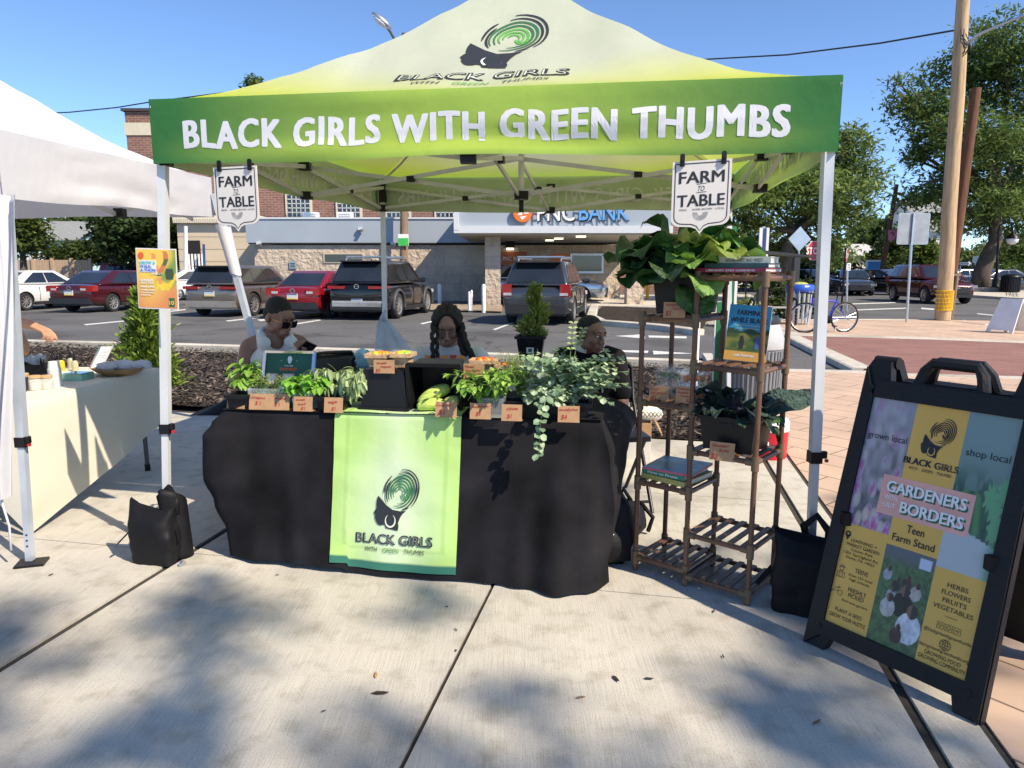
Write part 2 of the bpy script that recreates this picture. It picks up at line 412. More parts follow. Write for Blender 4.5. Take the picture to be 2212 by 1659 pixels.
# bark chips scattered on the bed
def chips(name, n, q, z, size, cols, kind='stuff'):
    a, c, d, e = [np.array((p.x, p.y)) for p in q]
    u = rng.random(n)[:, None]; w = rng.random(n)[:, None]
    P = (a*(1-u)+c*u)*(1-w)+(e*(1-u)+d*u)*w; th = rng.random(n)*6.28; L = size*(.5+rng.random(n)); Wd = L*(.2+.2*rng.random(n)); ti = (rng.random(n)-.5)*.9
    dx = np.stack([np.cos(th), np.sin(th), ti], 1)*L[:, None]; dy = np.stack([-np.sin(th), np.cos(th), (rng.random(n)-.5)*.8], 1)*Wd[:, None]
    c0 = np.concatenate([P, (z+rng.random(n)*.02)[:, None]], 1)
    v = np.stack([c0-dx-dy, c0+dx-dy, c0+dx+dy, c0-dx+dy], 1).reshape(-1, 3)
    cc = np.array(cols)[rng.integers(0, len(cols), n)]*(0.6+.8*rng.random((n, 1)))
    o = np_mesh(name, v, np.arange(4*n).reshape(-1, 4), mat('bark_chip', vcol=True, var=0, rough=.9), col=np.repeat(cc, 4, 0)); o['kind'] = kind; return o
chips('bark_chips', 26000, [mlL*.25+ML[0]*.75, ML[4], V((KBs[3].x+.6, KBs[3].y-.6, 0)), lerp(KBs[0], k0, .35)], .045, .028, [(.06, .046, .037), (.11, .085, .066), (.03, .026, .023), (.17, .13, .1), (.02, .018, .017)])
def kerb(name, pts, w, zt, zb=-.2, m=KERBC):
    b = MB(); n = len(pts); P = [V((p.x, p.y, 0)) for p in pts]; vs = []
    for i in range(n):
        d = (P[min(i+1, n-1)]-P[max(i-1, 0)]).normalized(); q = V((-d.y, d.x, 0))*w/2; a, c = P[i]-q, P[i]+q
        vs += [(a.x, a.y, zb), (a.x, a.y, zt-.015), (lerp(a.x, c.x, .1), lerp(a.y, c.y, .1), zt), (lerp(a.x, c.x, .9), lerp(a.y, c.y, .9), zt), (c.x, c.y, zt-.015), (c.x, c.y, zb)]
    fs = [(i*6+k, i*6+k+1, i*6+k+7, i*6+k+6) for i in range(n-1) for k in range(5)]+[tuple(range(6)), tuple((n-1)*6+5-k for k in range(6))]
    b.add(vs, fs); return struct(b.build(name, m=m))
kerb('kerb', [k0]+KBs, .17, .08)
# pavers, red brick and the walks on the far side
P = lambda x, y, z=0.: gp(x, y, z)
s1, s2, s3, s4 = P(1640, 797), P(1867, 802), P(1957, 808), P(2212, 815)
d34 = (s4-s3).normalized()
slab('tan_brick_pavement', [B0e+V((.016, 0, 0)), (26, B0e.y), (26, 9.2), s4+d34*3, s3, s2, s1, B1e+V((.014, 0, 0))], -.004, .2, TAN)
q1, q2 = P(1705, 721), P(1867, 795); r1, r2 = P(1727, 722.5), P(2212, 738)
rr = r2+(r2-r1)*.8
slab('red_brick_pavement', [q1, q2, s3, s4+d34*6, rr, r2], -.004, .2, REDB)
kerb('kerb', [q1+(q1-q2)*.02, q2], .34, .002)
kerb('kerb', [s1, s2, s3, s4, s4+d34*6], .26, .002)
kerb('kerb', [P(1668, 706), P(1700, 717), r1, P(2000, 730), r2, rr], .5, .003)
w1, w2, w3 = P(1660, 690), P(2040, 690), P(2212, 693)
slab('tan_brick_pavement', [P(1640, 712), q1, r1, P(2000, 729), r2, rr, w3+(w3-w2)*3, w3, w2, w1], -.006, .2, TAN)
kerb('kerb', [P(1600, 697), w1, P(1850, 689), w2, P(2125, 700), w3, w3+(w3-w2)*2], .22, .004)
# far sides of the street
kerb('kerb', [P(1780, 622.5, LOT), P(1900, 619, LOT), P(1990, 621, LOT)], .5, .04)
slab('pavement', [P(1500, 620, LOT), P(1780, 622, LOT), P(1990, 620, LOT), P(2300, 610, LOT), P(2300, 603, LOT), P(1500, 606, LOT)], .03, .3, KERBC)
slab('pavement', [P(2085, 641, LOT), P(2212, 650, LOT), P(2420, 656, LOT), P(2420, 622, LOT), P(2085, 624, LOT)], .03, .3, KERBC)
# the island and walk by the bank
island = [P(1284, 672, LOT), P(1300, 696, LOT), P(1420, 710, LOT), P(1500, 722, LOT), P(1560, 700, LOT), P(1430, 664, LOT)]
kerb('kerb', [P(1284, 664, LOT), P(1277, 690, LOT), P(1300, 702, LOT), P(1420, 712, LOT), P(1510, 724, LOT)], .3, .05)
bed('mulch_bed', [P(1290, 699, LOT), P(1515, 722, LOT), P(1540, 676, LOT), P(1300, 666, LOT)], .04, 40, 16, 5)
slab('bank_walk', [P(1180, 664, LOT), P(1540, 672, LOT), P(1640, 652, LOT), P(1620, 640, LOT), P(1180, 642, LOT)], .02, .3, KERBC)
slab('side_walk', [P(1430, 700, LOT), P(1690, 700, LOT), P(1690, 655, LOT), P(1500, 655, LOT)], .012, .3, KERBC)
bed('gravel_strip', [P(860, 671, LOT), P(1085, 676, LOT), P(1085, 660, LOT), P(860, 657, LOT)], .0, 24, 4, 9, .02)
bpy.data.objects['gravel_strip'].data.materials.clear(); bpy.data.objects['gravel_strip'].data.materials.append(speckle_mat('tan_gravel', (.2, .15, .1), (.42, .34, .25), 20))
# painted lines and arrows
def stripes(name, segs, z=LOT+.004):
    b = MB().use(PAINTW)
    for p in segs: b.poly([(*gp(x, y, z).xy, z) for x, y in p])
    return struct(b.build(name))
stripes('painted_line', [[(555, 690), (690, 678), (690, 681), (563, 693)], [(908, 747-1), (0+985, 681), (992, 681), (918, 748)]][:1])
for q in ([(907, 698), (986, 681), (990, 681.6), (913, 700)], [(1064, 711), (1122, 690), (1127, 690.5), (1070, 712.5)], [(180, 700), (330, 686), (334, 687.5), (186, 702)],
          [(487, 692), (560, 684), (562, 686), (492, 694)], [(367, 671), (400, 667), (402, 669), (370, 673)], [(600, 704), (690, 690), (694, 691.5), (606, 706)]): stripes('painted_line', [q])
stripes('painted_arrow', [[(1328, 725), (1392, 721.5), (1394, 731)]]); stripes('painted_line', [[(1400, 724), (1483, 726), (1483, 730.5), (1402, 728.5)]])
stripes('painted_line', [[(1306, 755), (1401, 757), (1399, 762), (1306, 758.5)]]); stripes('painted_arrow', [[(1410, 757), (1500, 763), (1412, 765)]])
for q in ([(1840, 655), (1935, 652), (1935, 654), (1840, 657)], [(2080, 690), (2212, 712), (2212, 714.5), (2085, 692)], [(1850, 668), (1960, 664), (1960, 666), (1852, 670)], [(1990, 664), (2030, 667), (2030, 670), (1990, 667)], [(2110, 676), (2212, 686), (2212, 688), (2112, 678)]): stripes('painted_line', [q])
# fallen leaves and specks on the concrete
for i, (x, y, s, c) in enumerate([(821, 1499, .034, 0), (812, 1460, .02, 1), (1255, 1508, .02, 2), (1330, 1468, .026, 0), (1764, 1562, .022, 2), (985, 1362, .012, 0), (700, 1538, .012, 0), (965, 1312, .012, 0), (110, 1243, .014, 0), (1216, 1285, .012, 2), (1542, 1322, .018, 2), (1401, 1468, .02, 0), (1562, 1420, .012, 0), (600, 1243, .012, 0), (985, 1407, .012, 0)]):
    p = gp(x, y); b = MB(); a = i*1.7
    b.x = Mx.Translation(p+V((0, 0, .003))) @ Mx.Rotation(a, 4, 'Z')
    b.add([(-s, 0, 0), (-s*.3, -s*.28, .003), (s*.5, -s*.2, .002), (s, 0, .006), (s*.4, s*.26, .003), (-s*.4, s*.25, .004)], [tuple(range(6))])
    o = b.build('fallen_leaf', m=mat('dry_leaf%d' % c, [(.03, .022, .015), (.38, .22, .06), (.2, .13, .07)][c], .8))
    tag(o, ['dark curled seed pod', 'small orange dry leaf', 'pale brown dry leaf'][c]+' lying on the bare concrete in front of the stall', 'leaf', 'dry leaves on the concrete %s' % ['dark', 'orange', 'pale'][c])

# ================================================================ TREES
def leaf_mat(name, tr=.45): return mat(name, vcol=True, var=.1, scale=3, rough=.55, trans=tr, spec=.3)
LEAF = leaf_mat('tree_leaf')
BARK = mat('bark', (.09, .07, .055), .95, var=.35, scale=9, bump=.6, bscale=30, stretch=(1, 1, .25))
def leaf_cards(blobs, n, size, cols, flat=.35, clump=.5, narrow=.5, hole=0.):
    """n leaf-sized faces in clumps through the volume of the blobs: [(centre, radii)]"""
    wts = np.array([r[0]*r[1]*r[2] for c, r in blobs])**.75; wts /= wts.sum()
    nc = max(6, int(n/26)); bi = rng.choice(len(blobs), nc, p=wts)
    C = np.array([tuple(b[0]) for b in blobs])[bi]; RR = np.array([tuple(b[1]) for b in blobs])[bi]
    d = rng.normal(size=(nc, 3)); d /= np.linalg.norm(d, axis=1)[:, None]
    rad = rng.random(nc)[:, None]**.42; cc = C+d*RR*rad
    if hole: 
        h = np.sin(cc[:, 0]*hole)+np.sin(cc[:, 1]*hole*1.1+1)+np.sin(cc[:, 2]*hole*1.3+2); cc = cc[h < 1.1]; nc = len(cc)
    ci = rng.integers(0, nc, n); shade = .55+.6*rng.random(nc)
    pos = cc[ci]+rng.normal(size=(n, 3))*clump*np.array([1, 1, .55])
    a = rng.normal(size=(n, 3)); a[:, 2] *= flat+.3; a /= np.linalg.norm(a, axis=1)[:, None]
    b = np.cross(a, rng.normal(size=(n, 3))*np.array([flat, flat, 1])); b /= np.linalg.norm(b, axis=1)[:, None]+1e-9
    s = size*(.6+.8*rng.random(n))[:, None]; a = a*s; b = b*s*narrow
    v = np.stack([pos-a, pos-b*.9, pos+a, pos+b*.9], 1).reshape(-1, 3)
    k = rng.random((n, 1)); col = np.array(cols[0])*(1-k)+np.array(cols[1])*k; col = col*shade[ci][:, None]*(.8+.4*rng.random((n, 1)))
    return v, np.arange(4*n).reshape(-1, 4), np.repeat(col, 4, 0)
def tree(name, label, base, blobs, n, size, cols, trunk, group=None, clump=.5, narrow=.5, mat_=None, cat='tree', limbs=True, hole=0.):
    t = thing(name, label, cat, base, 0, group); B = V(base)
    bl = [(V(c)-B, r) for c, r in blobs]
    v, f, c = leaf_cards(bl, n, size, cols, clump=clump, narrow=narrow, hole=hole)
    np_mesh('crown', v, f, mat_ or LEAF, t, col=c)
    if trunk:
        pts, r0 = trunk; b = MB(); pts = [V(p)-B for p in pts]; N = len(pts)
        b.tube(pts, [r0*(1-.55*i/(N-1)) for i in range(N)], 10)
        if limbs:
            top = pts[-1]; low = pts[max(0, N-2)]
            for i, (cc, rr) in enumerate(bl):
                s_ = lerp(low, top, (i % 3)/2.); e = V(cc); mid = lerp(s_, e, .5)+V((math.sin(i*7)*.3, math.cos(i*5)*.3, .25*rr[2]))
                b.tube([s_, mid, e], [r0*.4, r0*.25, r0*.07], 6, cap=False)
                for j in range(3):
                    e2 = e+V((math.sin(i*3+j*2.1)*rr[0]*.8, math.cos(i*2+j*2.4)*rr[1]*.8, math.sin(j*2+i)*rr[2]*.6)); b.tube([mid, lerp(mid, e2, .6)+V((0, 0, .2)), e2], [r0*.2, r0*.11, r0*.03], 5, cap=False)
        b.build('trunk', t, smooth=180, m=BARK)
    return t
def blob(px, py, Y, rx, rz, ry=None):
    """crown lump seen at a pixel at depth Y, radii in metres"""
    return (at(px, py, Y), (rx, ry or rx, rz))
HON = [(.12, .2, .05), (.3, .38, .11)]; DK = [(.04, .075, .022), (.13, .18, .05)]; MID = [(.065, .13, .03), (.19, .25, .07)]
# honey locust behind the stall's corner post
Y = 31; bs = at(1702, 606, Y); bs.z = LOT
tree('street_tree', 'feathery green street tree behind the stop sign and canopy corner post', bs,
     [blob(x, y, Y+dy, rx, rz) for x, y, rx, rz, dy in [(1640, 430, 2.0, 1.2, 0), (1740, 380, 1.9, 1.2, 1), (1830, 330, 1.2, 1.1, 0), (1800, 420, 1.7, 1.0, -1), (1870, 380, .8, .7, 0), (1860, 470, .8, .6, 0), (1600, 500, 1.5, .9, 0), (1760, 480, 1.7, .9, 1), (1680, 540, 1.7, .6, 2), (1790, 545, 1.2, .7, 2), (1560, 560, 1.2, .8, 2), (1840, 285, .5, .4, 0)]],
     30000, .13, HON, ([bs, at(1703, 560, Y), at(1700, 530, Y), at(1722, 500, Y), at(1750, 470, Y)], .33), clump=.26, narrow=.32)
Y = 44; bs = at(2118, 634, Y); bs.z = LOT
tree('street_tree', 'huge broad street tree with a bent dark trunk beside the decorative lamp post', bs,
     [blob(x, y, Y+dy, rx, rz) for x, y, rx, rz, dy in [(2010, 250, 2.2, 1.6, 0), (2080, 170, 2.6, 2.0, 2), (2170, 100, 2.8, 1.9, 0), (2240, 180, 3.2, 2.4, 0), (2100, 300, 2.8, 1.6, -2), (2190, 330, 3.0, 2.0, 1), (1985, 330, 1.3, .8, 0), (2050, 400, 2.6, 1.1, 1), (1985, 430, 1.6, .7, 0), (2150, 440, 2.9, 1.2, 0), (2230, 420, 2.6, 1.6, 2), (2090, 480, 2.2, .8, 3), (2000, 478, 1.7, .5, 0), (2200, 500, 2.0, .8, 3), (1950, 225, 1.0, .8, 0), (1945, 180, .5, .5, 0)]],
     44000, .17, [(.08, .15, .035), (.24, .32, .09)], ([bs, at(2120, 590, Y), at(2135, 550, Y), at(2150, 520, Y), at(2152, 440, Y), at(2150, 350, Y)], .55), clump=.36, narrow=.36)
for (px, py, Y, blobs_, n, size, cols, lab) in [
    (1930, 575, 60, [(1925, 545, 1.5, 1.6), (1945, 520, 1.2, 1.2), (1900, 560, 1.2, .8)], 5000, .2, DK, 'dark evergreen standing behind the thin leaning utility pole'),
    (1998, 582, 55, [(1998, 555, 1.0, 1.0), (2003, 535, .6, .6), (1985, 568, .7, .5)], 3500, .18, [(.1, .16, .03), (.2, .27, .06)], 'bright yellow green bush between the grey sign back and the wooden pole'),
    (2075, 575, 62, [(2075, 560, 2.0, .9), (2105, 565, 1.4, .7)], 3000, .2, [(.08, .13, .03), (.17, .22, .06)], 'light green garden bushes behind the one way sign'),
    (2190, 590, 58, [(2190, 590, 1.6, .6), (2215, 592, 1.8, .6), (2170, 596, .8, .5)], 4000, .16, [(.05, .09, .02), (.14, .19, .04)], 'clipped hedge behind the black litter bin'),
    (1905, 605, 56, [(1890, 601, .9, .3), (1912, 602, .9, .28), (1925, 598, .5, .3)], 3000, .12, [(.14, .17, .02), (.3, .33, .06)], 'low yellow green flower bed in front of the lattice sign'),
    (2160, 590, 70, [(2130, 560, 2.4, 1.6), (2190, 555, 3.0, 1.8), (2230, 540, 3.0, 2.2), (2090, 570, 1.6, .9)], 9000, .2, MID, 'green garden tree far behind the decorative lamp post'),
    (1990, 590, 72, [(1960, 575, 2.2, 1.0), (2030, 572, 2.4, 1.0)], 4000, .2, MID, 'garden bushes low behind the maroon crossover'),
    (1870, 560, 75, [(1870, 520, 4, 2.4), (1900, 500, 2.5, 1.6), (1835, 545, 2.6, 1.6)], 5000, .3, MID, 'hazy green tree behind the cream garage'),
    (1560, 590, 48, [(1560, 560, 3.2, 1.8), (1500, 572, 2.4, 1.4), (1620, 570, 2.8, 1.7), (1460, 530, 1.5, 1.2)], 8000, .22, MID, 'dark green trees closing the view beyond the bank canopy end'),
    (1665, 600, 52, [(1665, 575, 2.2, 1.3), (1740, 585, 2.2, 1.0), (1800, 580, 1.5, .8)], 6000, .22, DK, 'shadowy green shrubs under the honey locust')]:
    b0 = at(px, py+18, Y); b0.z = LOT
    tree('garden_tree' if 'tree' in lab or 'evergreen' in lab else 'garden_bush', lab, b0, [blob(a, b, Y, c, d) for a, b, c, d in blobs_], n, size, cols,
         ([b0, lerp(b0, at(px, py, Y), .5), at(px, py-12, Y)], .18), clump=.3, limbs=False, cat='tree' if 'tree' in lab or 'evergreen' in lab else 'bush')
# trees over on the lot's far edge
Y = 48
for (px, py, Y, blobs_, n, size, cols, lab) in [
    (318, 560, 40, [(320, 510, 2.0, 1.3), (270, 520, 1.6, 1.1), (370, 500, 1.5, 1.2), (250, 488, 1.2, .8), (330, 480, 1.7, .8), (385, 540, .9, .9), (300, 548, 1.5, .6), (395, 500, .7, .6)], 12000, .17, [(.025, .05, .015), (.09, .13, .04)], 'spreading dark green tree behind the maroon sedan'),
    (180, 562, 46, [(200, 548, 1.6, .7), (150, 545, 1.2, .8), (125, 552, .9, .6), (225, 540, 1.0, .8)], 7000, .15, [(.05, .09, .02), (.14, .18, .05)], 'scrubby bushes along the tan fence below the blue house'),
    (157, 510, 90, [(157, 490, 3.0, 1.6), (185, 480, 2.0, 1.0)], 4000, .3, MID, 'round tree behind the pale blue house'),
    (48, 545, 30, [(50, 500, .8, .9), (62, 520, .5, .6), (45, 480, .7, .5)], 3000, .13, [(.06, .1, .02), (.16, .2, .05)], 'thin leafy tree in front of the grey house roof'),
    (400, 572, 44, [(399, 570, .5, .5)], 900, .12, MID, 'small bush by the white gate')]:
    b0 = at(px, py+22, Y); b0.z = LOT
    tree('garden_bush' if 'bush' in lab else 'garden_tree', lab, b0, [blob(a, b, Y, c, d) for a, b, c, d in blobs_], n, size, cols, ([b0, lerp(b0, at(px, py, Y), .6), at(px, py-16, Y)], .2), clump=.28, limbs=len(blobs_) > 5, cat='bush' if 'bush' in lab else 'tree')
# treetops seen above the canopy's slope and the brick roof
Y = 60; b0 = at(548, 560, Y); b0.z = LOT
tree('garden_tree', 'tree top peeping over the green canopy slope', b0, [blob(552, 183, Y, .9, .5), blob(548, 230, Y, 1.8, 1.2), blob(360, 345, 42, .8, .5), ][:2], 2200, .2, MID, ([b0, at(548, 300, Y), at(550, 200, Y)], .3), clump=.3, limbs=False)
# the shade tree in the plaza: its crown throws the dappled shade over the stall; gaps where the photo shows patches of sun
gaps = [gp(*q) for q in ((365, 1307), (785, 1322), (1035, 1325), (640, 1440), (530, 1530), (110, 1345), (425, 1258), (90, 1245), (1430, 1478), (1480, 1510), (1750, 1590), (1606, 1640), (1530, 1352), (1250, 1380), (30, 1640), (1120, 1320), (880, 1540), (1800, 1450), (1650, 1420))]
SHX = V((.823, -.629, 1)); crown = []; rt = random.Random(21)
for j in range(15):
    for i in range(23):
        g_ = V((-4.6+i*.36+(j % 2)*.18+rt.uniform(-.1, .1), -1.7+j*.345+rt.uniform(-.1, .1), 0))
        if min((g_-q).length for q in gaps) < rt.uniform(.08, .22) or g_.y > 3.1+.05*g_.x or rt.random() < .08: continue
        crown.append((g_+SHX*rt.uniform(12.6, 14.6), (.22, .22, .22)))
for x, y in ((-.6, 4.3), (-.25, 4.05), (.1, 4.5), (.3, 4.2), (.55, 4.6), (-1.0, 4.7), (.9, 3.7), (1.3, 3.5), (2.2, 4.2)): crown.append((V((x, y, 0))+SHX*13.6, (.26, .26, .2)))
SH = V((11.6, -8.6, 0))
tree('shade_tree', 'tall spreading shade tree standing out in the plaza', SH, crown, len(crown)*21, .1, MID, ([SH, SH+V((.1, .1, 5)), SH+V((.2, .3, 11))], .4), clump=.12, narrow=.6, limbs=False)
# ================================================================ BUILDINGS
BRICKW = brick_mat('brick_wall', (.27, .115, .085), (.2, .085, .065), (.3, .24, .2), .42, .14, (R(90), 0, 0), .02, .3)
SPLIT = brick_mat('split_face_block', (.56, .46, .36), (.5, .41, .32), (.42, .35, .28), .8, .4, (R(90), 0, 0), .012, .3)
n_ = _noise(SPLIT.node_tree, 5, 8); b_ = SPLIT.node_tree.nodes.new('ShaderNodeBump'); b_.inputs['Strength'].default_value = 1; b_.inputs['Distance'].default_value = .12
SPLIT.node_tree.links.new(n_.outputs['Fac'], b_.inputs['Height']); SPLIT.node_tree.links.new(b_.outputs[0], SPLIT.node_tree.nodes['Principled BSDF'].inputs['Normal'])
GREYP = mat('grey_parapet_paint', (.33, .38, .44), .6, var=.05, scale=.6); FASC = mat('white_fascia', (.6, .62, .65), .5, var=.03)
BEIGE = mat('beige_panel', (.58, .48, .35), .7, var=.06, scale=1); CREAM = mat('cream_trim', (.62, .56, .44), .7, var=.06)
GLASSD = mat('dark_window_glass', (.02, .025, .03), .06, var=.3, scale=.8, spec=.8); SHADOWY = mat('opening_shadow_black', (.012, .012, .014), .8)
ROOFG = mat('grey_shingle', (.24, .25, .25), .9, var=.15, scale=3, bump=.3, bscale=20, stretch=(1, 1, 6))
ORANGE = mat('orange_sign', (.75, .17, .02), .5, var=.04); BLUEL = mat('blue_letter', (.12, .36, .75), .4, var=.04)
XZ = lambda o, k=1: (lambda x, y: (o[0]+x, o[1], o[2]+y))
def zat(py, Y):
    return at(1106, py, Y).z
def xat(px, py, Y): return at(px, py, Y).x
# the bank: block wall with a grey parapet, the drive-through canopy on its right
YB = 34.
bank = thing('bank_building', 'low bank building of tan block with a grey parapet and a drive through canopy', 'building', (0, YB, LOT))
def bp(mb, name): return mb.build(name, bank)
def rel(mb): mb.x = Mx.Translation((0, -YB, -LOT)); return mb
zp0, zp1 = zat(524, YB), zat(473, YB); xl, xr_ = xat(550, 560, YB), xat(1340, 600, YB)
bp(rel(MB()).use(SPLIT).box(((xl+xr_)/2, YB+3, (zp0-.2)/2-.1), (xr_-xl, 6, zp0+.2)), 'wall')
b = rel(MB()).use(GREYP).box(((xl+xr_)/2-.2, YB+3, (zp0+zp1)/2), (xr_-xl+.2, 6.2, zp1-zp0)); b.use(FASC).box(((xl+xr_)/2-.2, YB+3, zp1+.04), (xr_-xl+.3, 6.3, .08)); bp(b, 'parapet')
b = rel(MB()).use(SHADOWY).box(((xl+xr_)/2-.2, YB-.12, zp0-.03), (xr_-xl, .06, .06)); bp(b, 'flashing')
x0 = xat(633, 570, YB); z0 = zat(572, YB); b = rel(MB()).use(SILVER).box((x0, YB-.03, z0), (.32, .08, .34)); b.use(SHADOWY)
for k in range(3): b.box((x0, YB-.075, z0-.08+k*.08), (.22, .02, .035))
bp(b, 'vent')
for px in (708,):     # low window slot over the parked cars
    x0 = xat(px+35, 560, YB); b = rel(MB()).use(BEIGE).box((x0, YB-.02, zat(557, YB)), (1.9, .06, .45)); f = bp(b, 'window')
    b = rel(MB()).use(GLASSD).box((x0, YB-.055, zat(557, YB)), (1.76, .02, .35)); q = b.build('pane', f)
for px, py in ((780, 494), (562, 525), (850, 526)):
    x0, z0 = xat(px, py, YB), zat(py, YB); b = rel(MB()).use(FASC).box((x0, YB-.2, z0), (.16, .2, .12)); b.use(SILVER).box((x0+.1, YB-.3, z0-.06), (.12, .2, .1), rx=.4); bp(b, 'wall_light')
# canopy over the lane
YC = 27.5; cx0, cx1 = xat(981, 500, YC), xat(1452, 495, YC); zc0 = zat(503, YC); zc1 = zc0+1.55
b = rel(MB()).use(GREYP).box(((cx0+cx1)/2, (YC+YB)/2+.6, (zc0+zc1)/2+.13), (cx1-cx0-.1, YB-YC+1.2, zc1-zc0-.26)); bp(b, 'canopy')
b = rel(MB()).use(FASC).box(((cx0+cx1)/2, YC, zc0+.13), (cx1-cx0, .3, .27)).box((cx0+.09, YC, zc0+.8), (.18, .32, 1.4)); bp(b, 'fascia')
b = rel(MB()).use(mat('soffit', (.45, .42, .38), .8, var=.04)).box(((cx0+cx1)/2, (YC+YB)/2, zc0-.03), (cx1-cx0-.3, YB-YC, .06)); bp(b, 'soffit')
LAMP = bpy.data.materials.new('soffit_lamp'); LAMP.use_nodes = True; LAMP.node_tree.nodes['Principled BSDF'].inputs['Emission Color'].default_value = (1, .9, .65, 1); LAMP.node_tree.nodes['Principled BSDF'].inputs['Emission Strength'].default_value = 1.3
for px, py, Yl in ((1255, 501, 28.5), (1207, 511, 30.5), (1187, 519, 32.5)):
    p = at(px, py, Yl); b = rel(MB()).use(LAMP).box((p.x, Yl, zc0-.09), (.36, .36, .05)); bp(b, 'soffit_lamp')
b = rel(MB()); b.use(SPLIT)
for px0, px1, Yc in ((1048, 1081, 28.2), (1355, 1391, 28.6)):
    a, c = xat(px0, 600, Yc), xat(px1, 600, Yc); q = rel(MB()).use(SPLIT).box(((a+c)/2, Yc+.3, (zc0-.2)/2 if px0 < 1200 else .45), (c-a, c-a, zc0+.1 if px0 < 1200 else 1.1)); bp(q, 'pillar')
Yw = YB-.03
for (x0, y0, x1, y1, col, txt) in ((1084, 543, 1138, 573, mat('rust_sign', (.42, .12, .04), .5), 'PNC BANK'), (1190, 548, 1234, 566, ORANGE, '')):
    a, c = at(x0, y1, Yw), at(x1, y0, Yw); b = rel(MB()).use(col).box(((a.x+c.x)/2, Yw-.03, (a.z+c.z)/2), (c.x-a.x, .08, c.z-a.z)); f = bp(b, 'wall_sign')
    if txt: b = rel(MB()).use(WINK).text(txt, lambda x, y: ((a.x+c.x)/2+x, Yw-.075, (a.z+c.z)/2+y), .2, 0, -.1, (c.x-a.x)*.92); b.build('lettering', f)
a, c = at(1231, 590, Yw), at(1304, 547, Yw); b = rel(MB()).use(SILVER).box(((a.x+c.x)/2, Yw-.04, (a.z+c.z)/2), (c.x-a.x, .14, c.z-a.z)); f = bp(b, 'teller_window')
b = rel(MB()).use(GLASSD).box(((a.x+c.x)/2, Yw-.12, (a.z+c.z)/2), (c.x-a.x-.2, .03, c.z-a.z-.2)); b.build('pane', f)
p = at(1102, 534, Yw); b = rel(MB()).use(BLACKP).box((p.x, Yw-.12, p.z+.12), (.42, .2, .3)); b.use(LAMP).box((p.x, Yw-.14, p.z-.07), (.34, .2, .09)); bp(b, 'wall_light')
# the bank's sign on the fascia
Yf = YC-.02; zb_ = zat(476.5, Yf)
sg = rel(MB()); cc = at(1129, 466, Yf); sg.use(ORANGE).tube([(cc.x, Yf-.16, cc.z+.12), (cc.x, Yf+.05, cc.z+.12)], .36, 28)
f_ = lambda x, y: (cc.x+x, Yf-.165, cc.z+.12+y)
sg.use(WINK)
for pts in ([(-.2, -.1), (.02, .22), (-.02, -.1)], [(.04, .2), (.24, -.05), (.05, -.05)], [(-.12, -.16), (.16, -.12), (-.02, -.28)]): sg.add([f_(*p) for p in pts], [(0, 1, 2)])
x0 = xat(1160, 470, Yf); x1 = xat(1240, 470, Yf); x2 = xat(1250, 470, Yf); x3 = xat(1358, 470, Yf)
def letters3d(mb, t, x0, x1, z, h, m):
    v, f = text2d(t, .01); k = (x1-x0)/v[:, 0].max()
    mb.use(m); mb.add([(x0+p[0]*k, Yf-.16, z+p[1]*h) for p in v], f); mb.use(SHADOWY); mb.add([(x0+.05+p[0]*k, Yf-.02, z-.04+p[1]*h) for p in v], f)  # dark offset copy on the fascia: a painted drop shadow of the letters
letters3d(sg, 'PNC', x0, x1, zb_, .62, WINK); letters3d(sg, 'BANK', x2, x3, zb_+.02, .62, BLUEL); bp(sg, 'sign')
# tall brick building behind
YK = 45.; z1 = zat(240, YK); bx0 = xat(282, 400, YK); bx1 = bx0+34
bk = thing('brick_building', 'tall red brick building with multi pane windows rising behind the bank', 'building', (bx0, YK, LOT))
def relk(mb): mb.x = Mx.Translation((-bx0, -YK, -LOT)); return mb
relk(MB()).use(BRICKW).box(((bx0+bx1)/2, YK+6, z1/2-.1), (bx1-bx0, 12, z1+.2)).build('wall', bk)
b = relk(MB()).use(CREAM).box(((bx0+bx1)/2, YK+6, zat(278.5, YK)), (bx1-bx0+.12, 12.12, .72)); b.build('stone_band', bk)
relk(MB()).use(mat('dark_coping', (.06, .05, .05), .6)).box(((bx0+bx1)/2, YK+6, z1+.08), (bx1-bx0+.3, 12.3, .16)).build('coping', bk)
for px in (423, 530, 646, 754, 860, 966, 1070, 1176):
    for (pt, pb) in ((411, 468),) + (((300, 355),) if px < 500 else ()):
        a, c = at(px-22, pb, YK), at(px+22, pt, YK); w, h = c.x-a.x, c.z-a.z; x, z = (a.x+c.x)/2, (a.z+c.z)/2
        f = relk(MB()).use(CREAM).box((x, YK-.03, z), (w+.3, .12, h+.24)).build('window', bk)
        relk(MB()).use(GLASSD).box((x, YK-.1, z), (w, .03, h)).build('pane', f)
        q = relk(MB()).use(mat('grey_muntin', (.6, .62, .6), .5))
        for k in range(1, 5): q.box((x-w/2+w*k/5, YK-.125, z), (.05, .02, h))
        for k in range(1, 6): q.box((x, YK-.125, z-h/2+h*k/6), (w, .02, .05))
        q.build('muntin', f)
for px in (672, 746):
    p = at(px, 473, YB+4); b = MB().use(WHITEP).box((0, 0, .28), (.75, .5, .5)).use(SILVER)
    for k in range(4): b.box((0, -.26, .12+k*.1), (.6, .02, .03))
    o = b.build('air_conditioner'); o.location = (xat(px, 466, YB+4), YB+4, zp1+.08); tag(o, 'boxy white air conditioning unit on the bank roof %s' % ('below the first brick window' if px < 700 else 'below the second brick window'), 'air conditioner')
